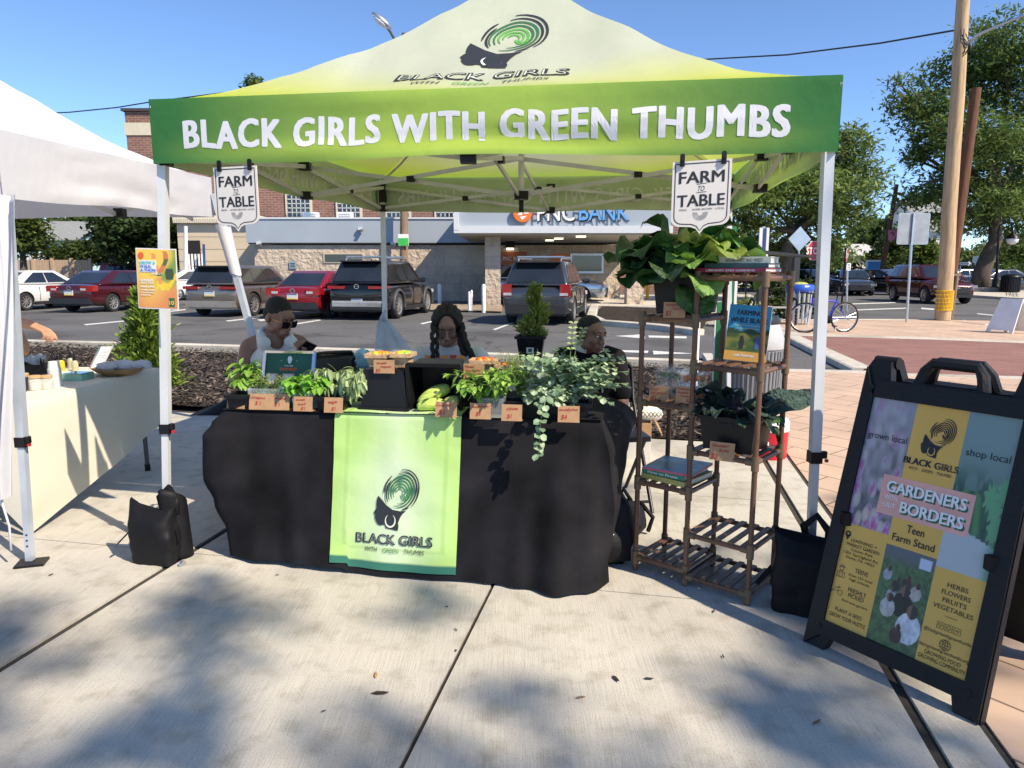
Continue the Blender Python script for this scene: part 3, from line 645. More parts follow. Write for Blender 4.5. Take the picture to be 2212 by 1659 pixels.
# beige panel building on the left of the bank
YE = 37.; ex0, ex1 = xat(384, 520, YE), xat(560, 520, YE); ez = zat(479, YE)
be = thing('beige_building', 'beige panel sided building with a dark doorway beside the bank', 'building', ((ex0+ex1)/2, YE, LOT))
def rele(mb): mb.x = Mx.Translation((-(ex0+ex1)/2, -YE, -LOT)); return mb
b = rele(MB()).use(BEIGE); zz = LOT; k = 0
while zz < ez: h = min(.62, ez-zz); b.box(((ex0+ex1)/2, YE+3, zz+h/2), (ex1-ex0, 6, h-.035)); zz += .62
b.use(CREAM).box(((ex0+ex1)/2, YE+3.02, ez/2), (ex1-ex0-.06, 5.98, ez)); b.build('wall', be)
b = rele(MB()).use(CREAM).box(((ex0+ex1)/2, YE+2.9, ez+.16), (ex1-ex0+.2, 6.2, .3))
for k in range(46): b.box((ex0+(ex1-ex0)*k/45, YE-.25, ez+.05), (.07, .1, .22))
b.build('cornice', be)
a, c = at(406, 580, YE), at(432, 519, YE); rele(MB()).use(SHADOWY).box(((a.x+c.x)/2, YE-.02, (a.z+c.z)/2-.3), (c.x-a.x, .08, c.z-a.z+.6)).build('doorway', be)
a, c = at(403, 588, YE-1), at(436, 548, YE-1); g = MB().use(WHITEP)
for k in range(6): g.bar((lerp(a.x, c.x, k/5), YE-1, LOT), (lerp(a.x, c.x, k/5), YE-1, c.z), .07)
for z in (.3, .7, 1.1): g.bar((a.x, YE-1.05, z), (c.x, YE-1.05, z), .05)
tag(g.build('white_gate'), 'white slatted gate in front of the dark doorway', 'gate')
def pole(name, label, cat, p0, p1, r0, r1, m, n=14, Y=None, parent=None):
    b = MB().use(m); b.tube([p0, lerp(V(p0), V(p1), .5), p1], [r0, (r0+r1)/2, r1], n); o = b.build(name, parent, smooth=60)
    if label: tag(o, label, cat)
    return o
pole('white_pole', 'thin white pole beside the gate of the beige building', 'pole', at(402, 592, 36), at(401, 488, 36), .09, .09, WHITEP)
pole('blue_post', 'slim blue marker post at the corner of the beige building', 'post', at(442, 586, 35.5), at(440, 527, 35.5), .06, .06, mat('navy_paint', (.03, .06, .2), .5))
# houses far off beyond the lot
def house(label, x0, x1, yb, ye, yr, Y, wallm, roofm, wins, depth=9, gable=False):
    a, c = at(x0, yb, Y), at(x1, ye, Y); r = zat(yr, Y); w = c.x-a.x; xm = (a.x+c.x)/2
    t = thing('house', label, 'house', (xm, Y, LOT)); f = Mx.Translation((-xm, -Y, -LOT))
    b = MB(); b.x = f; b.use(wallm).box((xm, Y+depth/2, (c.z+LOT)/2), (w, depth, c.z-LOT)); b.build('wall', t)
    b = MB(); b.x = f; o = .4
    if gable: b.use(wallm).prism([(-w/2, c.z), (w/2, c.z), (w*.3, lerp(c.z, r, .65)), (0, r), (-w*.3, lerp(c.z, r, .65))], (xm, Y+depth, 0), (1, 0, 0), (0, 0, 1), depth); b.use(roofm)
    if gable:
        q = [(-w/2-o, c.z-.1), (-w*.3-.1, lerp(c.z, r, .65)+.12), (0, r+.14), (w*.3+.1, lerp(c.z, r, .65)+.12), (w/2+o, c.z-.1)]
        vs = [(xm+x, Y-.3, z) for x, z in q]+[(xm+x, Y+depth+.3, z) for x, z in q]; b.add(vs, [(i, i+1, i+6, i+5) for i in range(4)])
    else:
        b.use(roofm); b.add([(a.x-o, Y-o, c.z), (c.x+o, Y-o, c.z), (c.x+o, Y+depth/2, r), (a.x-o, Y+depth/2, r), (a.x-o, Y+depth+o, c.z), (c.x+o, Y+depth+o, c.z)], [(0, 1, 2, 3), (3, 2, 5, 4)])
        b.use(wallm).add([(a.x, Y, c.z), (a.x, Y+depth, c.z), (a.x, Y+depth/2, r-.1), (c.x, Y, c.z), (c.x, Y+depth, c.z), (c.x, Y+depth/2, r-.1)], [(0, 2, 1), (3, 4, 5)])
    b.build('roof', t)
    for (px0, py0, px1, py1) in wins:
        p, q = at(px0, py1, Y), at(px1, py0, Y); b = MB(); b.x = f; b.use(WHITEP).box(((p.x+q.x)/2, Y-.03, (p.z+q.z)/2), (q.x-p.x+.25, .1, q.z-p.z+.25)); wd = b.build('window', t)
        b = MB(); b.x = f; b.use(GLASSD).box(((p.x+q.x)/2, Y-.09, (p.z+q.z)/2), (q.x-p.x, .03, q.z-p.z)); b.build('pane', wd)
    return t
LBLUE = mat('pale_blue_siding', (.5, .66, .72), .7, var=.04, scale=1, bump=.3, bscale=4, stretch=(.1, .1, 8))
house('pale blue sided house with a big grey shingle roof', 30, 163, 575, 519, 470, 62, LBLUE, ROOFG, [(70, 530, 80, 545), (134, 528, 142, 545)])
house('small yellow house with a barn shaped gable behind the blue one', 185, 232, 575, 530, 488, 74, mat('yellow_siding', (.66, .52, .26), .7), mat('brown_shingle', (.22, .18, .15), .9), [(200, 520, 206, 532)], gable=True)
house('tan roofed house half hidden between the trees', 160, 190, 575, 525, 490, 78, BEIGE, mat('brown_shingle', (.22, .18, .15), .9), [])
house('cream garage with a pale roof beyond the street', 1844, 1912, 590, 552, 523, 64, mat('cream_siding', (.55, .5, .4), .7), mat('pale_roof', (.5, .5, .48), .8), [(1865, 560, 1871, 575)])
house('white two storey house among the trees across the street', 1996, 2075, 590, 500, 420, 66, WHITEP, ROOFG, [(2014, 508, 2022, 527), (2034, 508, 2042, 527)])
a = at(1799, 579, 58); c = at(1827, 572, 58); b = MB().use(mat('red_awning', (.5, .03, .03), .6)).add([(a.x, 58, a.z), (c.x, 58, a.z), (c.x, 58.8, c.z), (a.x, 58.8, c.z)], [(0, 1, 2, 3)]).add([(a.x, 58, a.z), (c.x, 58, a.z), (c.x, 58, a.z-.18), (a.x, 58, a.z-.18)], [(3, 2, 1, 0)])
tag(b.build('awning'), 'red shop awning glimpsed beyond the second stop sign', 'awning')
b = MB().use(mat('tan_wall', (.5, .38, .28), .8)).box(((a.x+c.x)/2, 60, .9), (c.x-a.x+2.5, 2, 2.4)); tag(b.build('low_shop'), 'low tan shop wall behind the red awning', 'shop')
def fence(label, x0, x1, yt, Y, m, posts=True):
    a, c = at(x0, yt, Y), at(x1, yt, Y); t = thing('fence', label, 'fence', ((a.x+c.x)/2, Y, LOT)); f = Mx.Translation((-(a.x+c.x)/2, -Y, -LOT))
    b = MB(); b.x = f; n = int((c.x-a.x)/.16)
    b.use(m)
    for k in range(n): b.box((a.x+.16*(k+.5), Y, (a.z+LOT)/2), (.148, .04, a.z-LOT))
    b.build('board_panel', t)
    for k in range(5): b = MB(); b.x = f; b.use(m).box((lerp(a.x, c.x, k/4), Y-.06, (a.z+LOT)/2+.05), (.14, .12, a.z-LOT+.1)); b.build('post', t)
fence('tan wooden fence at the far edge of the car park', 30, 196, 561, 41, mat('tan_fence', (.42, .3, .2), .8, var=.15))
fence('white board fence under the blue house', 34, 170, 551, 55, WHITEP)
fence('grey picket fence beyond the street', 1845, 1935, 596, 52, mat('grey_wood', (.35, .34, .32), .8))

# ================================================================ POLES, SIGNS, STREET FURNITURE
WOODL = mat('raw_pole_wood', (.48, .34, .2), .85, var=.25, scale=5, bump=.4, bscale=18, stretch=(4, 4, .35)); WOODD = mat('creosote_pole_wood', (.13, .06, .035), .9, var=.3, scale=5, bump=.4, bscale=18, stretch=(4, 4, .4))
WIRE = mat('black_wire', (.02, .02, .022), .6)
base = gp(2036, 691, 0); top = at(2085, -60, base.y+.1)
up = thing('utility_pole', 'tall new pale wood utility pole with a yellow reflector band', 'utility pole', base)
def loc(mb, o): mb.x = Mx.Translation(-V(o.location)); return mb
b = loc(MB(), up).use(WOODL); b.tube([lerp(base, top, k/6)+V((math.sin(k*2)*.015, 0, 0)) for k in range(7)], [.205-.008*k for k in range(7)], 16); b.build('pole', up, smooth=80)
b = loc(MB(), up).use(mat('yellow_reflector', (.85, .5, .01), .4)); c0 = lerp(base, top, .043)
for k in range(6):
    z = c0.z-.11+k*.105; ctr = lerp(base, top, (z-base.z)/(top.z-base.z)); b.lathe((ctr.x, ctr.y, z), [(.225, 0), (.225, .03)], 20)
for k in range(14): a = R(-150+k*9.2); b.bar((c0.x+.222*math.cos(a), c0.y+.222*math.sin(a), c0.z-.11), (c0.x+.222*math.cos(a), c0.y+.222*math.sin(a), c0.z+.44), .012)
b.build('reflector', up)
b = loc(MB(), up).use(SILVER)
p0 = at(2088, 95, base.y-.3); p1 = at(2140, 62, base.y-1.2); p2 = at(2230, 25, base.y-2.4); b.tube([p0, lerp(p0, p1, .5)+V((0, 0, .05)), p1, p2], [.045, .04, .035, .03], 8); b.build('lamp_arm', up, smooth=80)
b = loc(MB(), up).use(WIRE); rnd = random.Random(3)
for k in range(7):
    a_ = at(2076+rnd.random()*10, 60+rnd.random()*25, base.y-.25); q = at(2072+rnd.random()*18, 95+rnd.random()*35, base.y-.25); b.tube([a_, lerp(a_, q, .5)+V((rnd.uniform(-.25, .25), -.1, -.1)), q], .012, 5)
b.build('cable_loops', up)
base2 = gp(2058, 691, 0)+V((.04, .45, 0)); top2 = at(2109, 190, base2.y)
bp2 = thing('utility_pole', 'cut off dark brown utility pole with conduits at its foot', 'utility pole', base2)
loc(MB(), bp2).use(WOODD).tube([base2, lerp(base2, top2, .5), top2], [.17, .15, .13], 14).build('pole', bp2, smooth=70)
for dx in (-.1, .06):
    loc(MB(), bp2).use(mat('brown_conduit', (.2, .14, .11), .6)).tube([base2+V((dx, -.2, 0)), lerp(base2, top2, .21)+V((dx, -.2, 0))], .055, 10).build('conduit', bp2, smooth=60)
for t_ in (.03, .2): c = lerp(base2, top2, t_); loc(MB(), bp2).use(mat('brown_conduit', (.2, .14, .11), .6)).box((c.x-.02, c.y-.22, c.z), (.34, .07, .07)).build('clamp', bp2)
def wire(label, pts, r):
    b = MB().use(WIRE); P_ = [at(*p) for p in pts]; out = []
    for i in range(len(P_)-1):
        for k in range(8): out.append(lerp(P_[i], P_[i+1], k/8))
    out.append(P_[-1]); b.tube(out, r, 5); tag(b.build('overhead_wire', smooth=180), label, 'wire')
wire('black overhead cable sagging from the pale utility pole towards the canopy', [(2068, 64, 21.5), (1900, 93, 24), (1700, 118, 27), (1500, 129, 30), (1200, 170, 36), (900, 150, 40)], .028)
wire('black overhead cable above the white tent roof', [(60, 246, 44), (150, 242, 44), (250, 232, 43), (330, 219, 42), (560, 190, 41), (860, 130, 40)], .035)
# pole behind the canopy with the cobra-head street light and a green notice
Yp = 33.2; pb = at(872, 640, Yp); pb.z = LOT; pt = at(875, 72, Yp)
lp = thing('street_light_pole', 'wooden street light pole behind the canopy carrying a cobra head lamp and a green notice', 'street light', pb)
loc(MB(), lp).use(mat('old_pole_wood', (.25, .17, .11), .9, var=.25, scale=4, stretch=(4, 4, .4))).tube([pb, at(873, 350, Yp), pt], [.19, .17, .15], 12).build('pole', lp, smooth=70)
b = loc(MB(), lp).use(mat('lamp_arm_grey', (.14, .14, .15), .5)); b.tube([at(868, 130, Yp), at(858, 95, Yp-.6), at(842, 66, Yp-1.4), at(830, 52, Yp-1.8)], .06, 8); b.build('lamp_arm', lp, smooth=70)
b = loc(MB(), lp).use(SILVER); c = at(824, 44, Yp-2); b.ell(c, (.5, .28, .16), 14, Mx.Rotation(.65, 4, 'Y')); b.build('lamp_head', lp, smooth=180)
b = loc(MB(), lp).use(WINK); b.ell(c+V((-.03, -.05, -.06)), (.36, .22, .14), 12, Mx.Rotation(.65, 4, 'Y')); b.build('lamp_lens', lp, smooth=180)
a, c = at(860, 531, Yp-.3), at(882, 505, Yp-.3); GRN = mat('notice_green', (.05, .5, .08), .5)
b = loc(MB(), lp).use(WINK).box(((a.x+c.x)/2, Yp-.25, (a.z+c.z)/2), (c.x-a.x, .04, c.z-a.z)).use(GRN).box(((a.x+c.x)/2, Yp-.275, (a.z+c.z)/2-.08), (c.x-a.x-.02, .03, c.z-a.z-.2)); b.build('notice', lp)
# signs
def flat_sign(name, label, cat, px, py, w, h, Y, yaw, front, back, pole_b, pole_m=SILVER, shape=None, txt=None, tm=WINK, th=.18, pr=.035, lean=0.):
    c = at(px, py, Y); foot = at(*pole_b, Y); foot.z = LOT if Y > 22 else 0
    t = thing(name, label, cat, foot); b = loc(MB(), t).use(pole_m); b.tube([foot, V((c.x, c.y+.03, c.z+h*.45))], pr, 8); b.build('post', t)
    ux = V((math.cos(yaw), math.sin(yaw), 0)); uy = V((0, 0, 1)); n = ux.cross(uy)
    out = shape or [(-w/2+.03, -h/2), (w/2-.03, -h/2), (w/2, -h/2+.03), (w/2, h/2-.03), (w/2-.03, h/2), (-w/2+.03, h/2), (-w/2, h/2-.03), (-w/2, -h/2+.03)]
    b = loc(MB(), t).use(back).prism(out, c+n*.035, ux, uy, .012); b.use(front).prism([(x*.96, y*.96) for x, y in out], c+n*.048, ux, uy, .003); f = b.build('sign_plate', t)
    if txt:
        for i, (s, y, hh) in enumerate(txt): loc(MB(), t).use(tm).text(s, lambda x, q: c+n*.054+ux*x+uy*q, hh, 0, y, None, bold=.015).build('lettering', f)
    return t
OCT = lambda r: [(r*math.cos(R(22.5+45*k)), r*math.sin(R(22.5+45*k))) for k in range(8)]
SRED = mat('stop_red', (.45, .02, .025), .45)
YS = 28.
flat_sign('stop_sign', 'red stop sign on a dark post just inside the canopy corner leg', 'stop sign', 1755, 541, .7, .7, 23., R(30), SRED, WINK, (1750, 615), BLACKP, OCT(.32), [('STOP', -.11, .22)])
flat_sign('stop_sign', 'smaller stop sign farther down the street over the grey sedan', 'stop sign', 1827, 551, .6, .6, 26, R(58), SRED, WINK, (1819, 645), BLACKP, OCT(.25), [('STOP', -.09, .17)])
flat_sign('speed_limit_sign', 'small white speed limit sign beside the farther stop sign', 'sign', 1831, 576, .2, .27, 25.8, R(20), WINK, SILVER, (1831, 640), SILVER, None, [('25', -.1, .11), ('SPEED', .065, .035), ('LIMIT', .02, .035)], INK)
flat_sign('warning_sign_back', 'bare grey back of a diamond road sign under the honey locust', 'sign', 1726, 516, .7, .7, 27, R(10), SILVER, SILVER, (1727, 610), SILVER, [(0, -.46), (.46, 0), (0, .46), (-.46, 0)])
rsb = flat_sign('road_sign_back', 'bare grey back of a square road sign on a bent metal post', 'sign', 1971, 494, .88, .82, 19.5, R(4), mat('sign_back_grey', (.33, .36, .38), .4, .3), SILVER, (1959, 685), SILVER)
c = at(1971, 494, 19.4); loc(MB(), rsb).use(SILVER).box((c.x+.02, 19.41, c.z), (.05, .03, .86)).build('post_rail', rsb)
c = at(2085, 569, 50); t = thing('one_way_sign', 'white one way arrow sign across the street', 'sign', (c.x, 50, LOT)); b = loc(MB(), t).use(INK).box((c.x, 50, c.z), (.95, .04, .36)); b.build('sign_plate', t)
b = loc(MB(), t).use(WINK); b.add([(c.x+x, 49.97, c.z+z) for x, z in [(-.42, -.1), (.2, -.1), (.2, -.16), (.44, 0), (.2, .16), (.2, .1), (-.42, .1)]], [(0, 1, 2, 3, 4, 5, 6)]); b.use(INK).text('ONE WAY', lambda x, z: (c.x-.06+x, 49.96, c.z+z), .1, 0, -.05); b.build('arrow', t)
b = loc(MB(), t).use(SILVER).tube([(c.x-.3, 50.05, LOT), (c.x-.3, 50.05, c.z+.2)], .04, 6); b.build('post', t)
flat_sign('street_name_sign', 'small pale sign above the one way arrow', 'sign', 2107, 560, .4, .42, 47, 0, mat('pale_sign', (.55, .6, .6), .5), SILVER, (2104, 625), SILVER)
t = flat_sign('notice_board', 'blue notice board on white lattice by the thin leaning pole', 'notice board', 1888, 577, 1.0, .8, 50, R(-4), mat('board_blue', (.04, .25, .55), .5), WINK, (1888, 606), WHITEP)
b = loc(MB(), t).use(WHITEP); c = at(1888, 577, 50)
for dx in (-.52, .52): b.bar((c.x+dx, 50, LOT), (c.x+dx, 50, c.z+.5), .09)
b.bar((c.x-.56, 50, c.z+.46), (c.x+.56, 50, c.z+.46), .1)
for k in range(9): x = c.x-.5+k*.125; b.bar((x, 50, LOT+.1), (min(x+.4, c.x+.5), 50, LOT+.1+min(.4, c.x+.5-x)), .025); b.bar((x, 50.02, LOT+.1), (max(x-.4, c.x-.5), 50.02, LOT+.1+min(.4, x-c.x+.5)), .025)
b.build('lattice_stand', t)
fp0 = at(1899, 619, 49); fp0.z = LOT; fp1 = at(1937, 398, 49)
t = thing('utility_pole', 'thin leaning utility pole with a yellow ring beyond the street', 'utility pole', fp0); loc(MB(), t).use(WOODD).tube([fp0, fp1], [.19, .13], 10).build('pole', t, smooth=60)
c = lerp(fp0, fp1, .065); loc(MB(), t).use(mat('yellow_reflector', (.85, .5, .01), .4)).tube([c, c+(fp1-fp0)*.03], .2, 12).build('ring', t)
c = at(1927, 508, 48.8); b = MB().use(mat('pink_cloth', (.6, .2, .35), .7)).prism([(-.3, .35), (.32, .35), (.28, -.1), (.02, -.38), (-.26, -.3)], c, (1, 0, 0), (0, 0, 1), .02); b.use(mat('plum_cloth', (.12, .03, .08), .7)).strip([(-.1, .1), (0, .2), (.12, .08), (.08, -.05)], .09, lambda x, y: (c.x+x, c.y-.025, c.z+y)); tag(b.build('pole_banner'), 'pink and white pennant hanging from the thin leaning pole', 'banner')
# blue and white vertical banner beyond the shelf
t = thing('banner_post', 'tall narrow white banner with a navy stripe beyond the leafy crate', 'banner', at(1650, 640, 24)); c = at(1649, 535, 24)
h = at(1649, 492, 24).z-at(1649, 585, 24).z
loc(MB(), t).use(WHITEP).box((c.x, 24, c.z-.05), (.32, .05, h)).use(mat('navy_paint', (.03, .06, .2), .5)).box((c.x+.015, 23.97, c.z-.05), (.1, .03, h-.02)).build('banner', t)
loc(MB(), t).use(SILVER).tube([(c.x, 24.08, LOT), (c.x, 24.08, c.z+h/2)], .05, 8).build('post', t)
# decorative lamp post
db = at(2149, 634, 43); db.z = .03; dt = at(2157, 500, 43)
t = thing('lamp_post', 'black decorative lamp post with a hanging globe beside the black litter bin', 'lamp post', db)
b = loc(MB(), t).use(BLACKP); b.lathe(db, [(.32, 0), (.32, .2), (.2, .35), (.2, .7), (.12, .9), (.1, 1.1)], 12); b.tube([db+V((0, 0, 1)), dt], [.08, .06], 8); b.build('post', t, smooth=60)
gc = at(2187, 517, 43); b = loc(MB(), t).use(BLACKP); b.tube([dt, at(2159, 488, 43), at(2172, 478, 43), at(2186, 484, 43), at(2187, 502, 43)], .05, 6); b.lathe(gc, [(.36, .05), (.3, .2), (.12, .35), (.06, .5)], 12); b.build('lamp_arm', t, smooth=60)
loc(MB(), t).use(WINK).ell(gc, (.33, .33, .3), 12).build('globe', t, smooth=180)
c = at(2180, 634, 42); c.z = .03; b = MB().use(BLACKP); b.x = Mx.Translation((0, 0, 0))
t = thing('litter_bin', 'black slatted double litter bin at the street corner', 'litter bin', c); b = loc(MB(), t).use(BLACKP)
for k in range(26): a = k/26*6.283; b.box((c.x+.5*math.cos(a), c.y+.4*math.sin(a), c.z+.45), (.07, .05, .85), rz=a)
b.lathe(c, [(.42, .02), (.42, .85), (.3, .86)], 16); b.build('basket', t); loc(MB(), t).use(BLACKP).lathe(c+V((0, 0, .88)), [(.52, 0), (.5, .08), (.3, .16), (.05, .18)], 16).build('lid', t, smooth=60)
b = MB().use(mat('rough_stone', (.3, .27, .23), .9, var=.3, scale=4, bump=.6, bscale=8)); c = at(2122, 634, 44); c.z = .02
for k in range(22): a = k/22*6.283; b.box((c.x+1.35*math.cos(a), c.y+1.2*math.sin(a), c.z+.14), (.4, .28, .26), rz=a+1.57)
tag(b.build('tree_planter'), 'ring of rough stones round the huge tree trunk', 'planter')

# ================================================================ BICYCLE, BIKE RACK, KIOSK
BLUEF = mat('bike_blue', (.02, .03, .5), .3, coat=.5, var=.05); TYRE = mat('tyre_rubber', (.02, .02, .021), .8, var=.15)
w2 = gp(1822, 716, 0); w1 = w2+V((-.98, -.16, 0))
wy = (w2-w1).normalized()
t = thing('bicycle', 'blue bicycle with its front wheel turned parked on the brick pavement', 'bicycle', (w1+w2)/2)
def wheel(c, d, r=.335):
    """bicycle wheel on the ground at c, plane along d"""
    b = loc(MB(), t).use(TYRE); u = V(d).normalized(); z = V((0, 0, 1)); C = V(c)+z*r
    b.tube([C+(u*math.cos(a)+z*math.sin(a))*r for a in [k/28*6.2832 for k in range(29)]], .019, 6, cap=False); o = b.build('wheel', t, smooth=180)
    b = loc(MB(), t).use(SILVER); b.tube([C+(u*math.cos(a)+z*math.sin(a))*(r-.026) for a in [k/28*6.2832 for k in range(29)]], .009, 5, cap=False)
    n = u.cross(z)
    for k in range(18): a = k/18*6.2832; b.tube([C+n*.03*(1 if k % 2 else -1), C+(u*math.cos(a)+z*math.sin(a))*(r-.03)], .0022, 3, cap=False)
    b.tube([C-n*.05, C+n*.05], .022, 8); b.build('rim', o); return C
C2 = wheel(w2, wy); C1 = wheel(w1, (wy*.75+V((.35, -.75, 0))))
bb = lerp(C1, C2, .58)+V((0, 0, -.05)); seat = C2+wy*-.22+V((0, 0, .42)); head = C1+wy*.16+V((0, 0, .42)); b = loc(MB(), t).use(BLUEF)
for p, q, r in ((bb, seat, .018), (head, seat-V((0, 0, .06)), .018), (head-V((0, 0, .1)), bb, .022), (C2, bb, .012), (C2, seat-V((0, 0, .04)), .011), (head+V((0, 0, .05)), head-V((0, 0, .12)), .024)): b.tube([p, q], r, 8)
b.build('frame', t, smooth=60)
b = loc(MB(), t).use(SILVER); b.tube([head-V((0, 0, .1)), C1+V((.03, .03, 0))], .014, 6); b.build('fork', t)
b = loc(MB(), t).use(BLACKP); s2 = seat+V((0, 0, .1)); b.tube([seat, s2], .014, 6); b.ell(s2+V((0, 0, .03)), (.13, .07, .04), 10); b.ell(s2+wy*-.12+V((0, 0, .03)), (.1, .03, .025), 8); b.build('saddle', t, smooth=180)
hb = head+V((0, 0, .12)); b = loc(MB(), t).use(BLACKP); b.tube([head, hb], .016, 6); b.tube([hb+V((.2, -.22, .03)), hb, hb+V((-.2, .22, .03))], .014, 6); b.build('handlebar', t)
b = loc(MB(), t).use(BLACKP); n = V((wy.y, -wy.x, 0)); b.tube([bb-n*.03, bb+n*.04], .09, 16); b.bar(bb+n*.06, bb+n*.06+V((.1, 0, -.14)), .02); b.bar(bb-n*.06, bb-n*.06+V((-.1, 0, .14)), .02); b.box(bb+n*.1+V((.1, 0, -.14)), (.09, .09, .02)); b.box(bb-n*.1+V((-.1, 0, .14)), (.09, .09, .02)); b.build('crank', t)
loc(MB(), t).use(SILVER).tube([C2+V((-.25, -.1, -.05)), V((C2.x-.3, C2.y-.25, .01))], .01, 5).build('kickstand', t)
# slatted silver bin with the blue liner by the bicycle
c = gp(1748, 702, 0)+V((-.1, .5, 0)); t = thing('litter_bin', 'silver slatted litter bin with a bulging blue liner beside the bicycle', 'litter bin', c)
b = loc(MB(), t).use(mat('silver_slat', (.6, .62, .64), .35, .6))
for k in range(16): a = k/16*6.283; b.tube([c+V((.27*math.cos(a), .27*math.sin(a), .03)), c+V((.3*math.cos(a), .3*math.sin(a), .45)), c+V((.32*math.cos(a), .32*math.sin(a), .95))], .034, 6)
b.build('basket', t, smooth=60); b = loc(MB(), t).use(mat('blue_liner', (.03, .1, .45), .35, bump=.5, bscale=12)); b.lathe(c, [(.34, .8), (.36, .92), (.35, 1.02), (.24, 1.04), (.2, .9)], 20); b.build('liner', t, smooth=180)
b = loc(MB(), t).use(mat('mixed_rubbish', (.4, .4, .1), .6, var=.6, scale=9)); b.ell(c+V((0, 0, 1.0)), (.24, .24, .1), 10); b.build('rubbish', t, smooth=180)
# dark kiosk frame behind the shelf
KC = gp(1700, 690, 0); t = thing('bus_shelter', 'black framed shelter with a thin pitched roof behind the shelf', 'shelter', KC)
b = loc(MB(), t).use(mat('charcoal_metal', (.04, .045, .05), .5, .3))
for px in (1712, 1640): p = gp(px, 692, 0); b.bar(p, p+V((0, 0, 1.75)), .16, .16)
b.build('post', t); b = loc(MB(), t).use(mat('charcoal_metal', (.04, .045, .05), .5, .3)); p = gp(1700, 690, 0); b.box(p+V((-.35, 0, 1.85)), (1.7, .7, .06), ry=.1); b.build('roof', t)
b = loc(MB(), t).use(mat('charcoal_metal', (.04, .045, .05), .5, .3))
for k in range(5): p = gp(1560+k*24, 690, 0); b.bar(p, p+V((0, 0, 1.45)), .035)
b.bar(gp(1550, 690, 0)+V((0, 0, 1.45)), gp(1690, 690, 0)+V((0, 0, 1.45)), .04); b.build('railing', t)
c = gp(1672, 702, 0); t = thing('bench', 'weathered bench end seen between the shelf and the shelter post', 'bench', c); b = loc(MB(), t).use(mat('grey_wood', (.35, .34, .32), .8))
for k in range(4): b.box(c+V((.0, .1*k, .45)), (1.3, .08, .03))
b.build('seat', t); b = loc(MB(), t).use(BLACKP)
for s in (-.55, .55): b.tube([c+V((s, 0, 0)), c+V((s, .0, .45)), c+V((s, -.02, .62)), c+V((s, .2, .68)), c+V((s, .42, .5)), c+V((s, .42, 0))], .03, 6)
b.build('end_frame', t)
for i, (px, py, Yq, cols, lab) in enumerate([(1695, 640, 21, DK, 'dark leafy shrub in the planter by the shelter'), (1735, 645, 22, DK, 'glossy dark shrub behind the silver litter bin'), (1598, 680, 19, [(.14, .18, .04), (.3, .32, .12)], 'pale flowering weeds beside the green post')]):
    b0 = at(px, py, Yq); b0.z = 0
    tree('planter_shrub', lab, b0, [(b0+V((0, 0, .6 if i < 2 else .35)), (.55, .45, .6)) if i < 2 else (b0+V((0, 0, .35)), (.3, .3, .4))], 1500 if i < 2 else 500, .07, cols, ([b0, b0+V((0, 0, .5))], .03), clump=.12, limbs=False, cat='shrub')
# small white sandwich board across the walk
t = thing('sandwich_board', 'small white sandwich board near the wooden utility poles', 'sandwich board', gp(2165, 716, 0))
f0, f1 = gp(2130, 716, 0), gp(2183, 718, 0)
def sb_panel(o, u, dn, w, h, name):
    b = loc(MB(), t).use(WHITEP); n = u.cross(dn).normalized(); b.prism([(0, 0), (w*.14, 0), (w*.16, .06), (w*.84, .06), (w*.86, 0), (w, 0), (w*.9, h), (w*.1, h)], o, u, dn, .03); q = b.build(name, t)
    return n, q
apex = at(2158, 644, f0.y); hz = apex.z; dw = V((.25, -.55, 0)); u = dw.normalized(); wdt = .6
da = V((apex.x-f0.x, 0, hz)); n, q = sb_panel(f0, u, da.normalized(), wdt, da.length, 'panel')
loc(MB(), t).use(mat('grey_label', (.25, .28, .3), .6)).prism([(.2, .42), (.42, .42), (.42, .78), (.2, .78)], f0-n*.004, u, da.normalized(), .002).build('notice', q)
fo = V((2*apex.x-f0.x, f0.y, 0)); db_ = V((apex.x-fo.x, 0, hz)); n2, q = sb_panel(fo, u, db_.normalized(), wdt, db_.length, 'panel')
for s, y in (('FREE', .86), ('BOOKS', .7)): loc(MB(), t).use(INK).text(s, lambda x, z: fo-n2*.006+u*(.3+x)+db_.normalized()*z, .1, 0, y).build('lettering', q)
# white and yellow bollards of the bank
for i, (px, y0, y1, w, lab, m) in enumerate([(950, 658, 613, 8, 'white bollard in front of the shaded block wall', WHITEP), (1014, 674, 629, 6, 'slim white bollard beside the gravel strip, the shorter of two', WHITEP), (1019, 674, 626, 5, 'slim white bollard beside the gravel strip, the taller of two', WHITEP), (1045, 675, 613, 9, 'thick white bollard next to the silver car', WHITEP), (1398, 651, 560, 7, 'yellow bollard by the stub pillar', mat('yellow_paint', (.8, .38, .01), .5))]):
    p = gp(px, y0, LOT); h = at(px, y1, p.y).z-LOT; r = w/2/FPX*p.y
    b = MB().use(m).lathe(p, [(r, 0), (r, h-.06), (r*.7, h-.01), (.01, h)], 14); tag(b.build('bollard', smooth=50), lab, 'bollard')
p = gp(1052, 640, LOT); b = MB().use(mat('dark_pipe', (.1, .1, .11), .6)).tube([p, p+V((0, 0, 2.1))], .09, 8); tag(b.build('post'), 'dark pipe standing against the bank pillar', 'post')
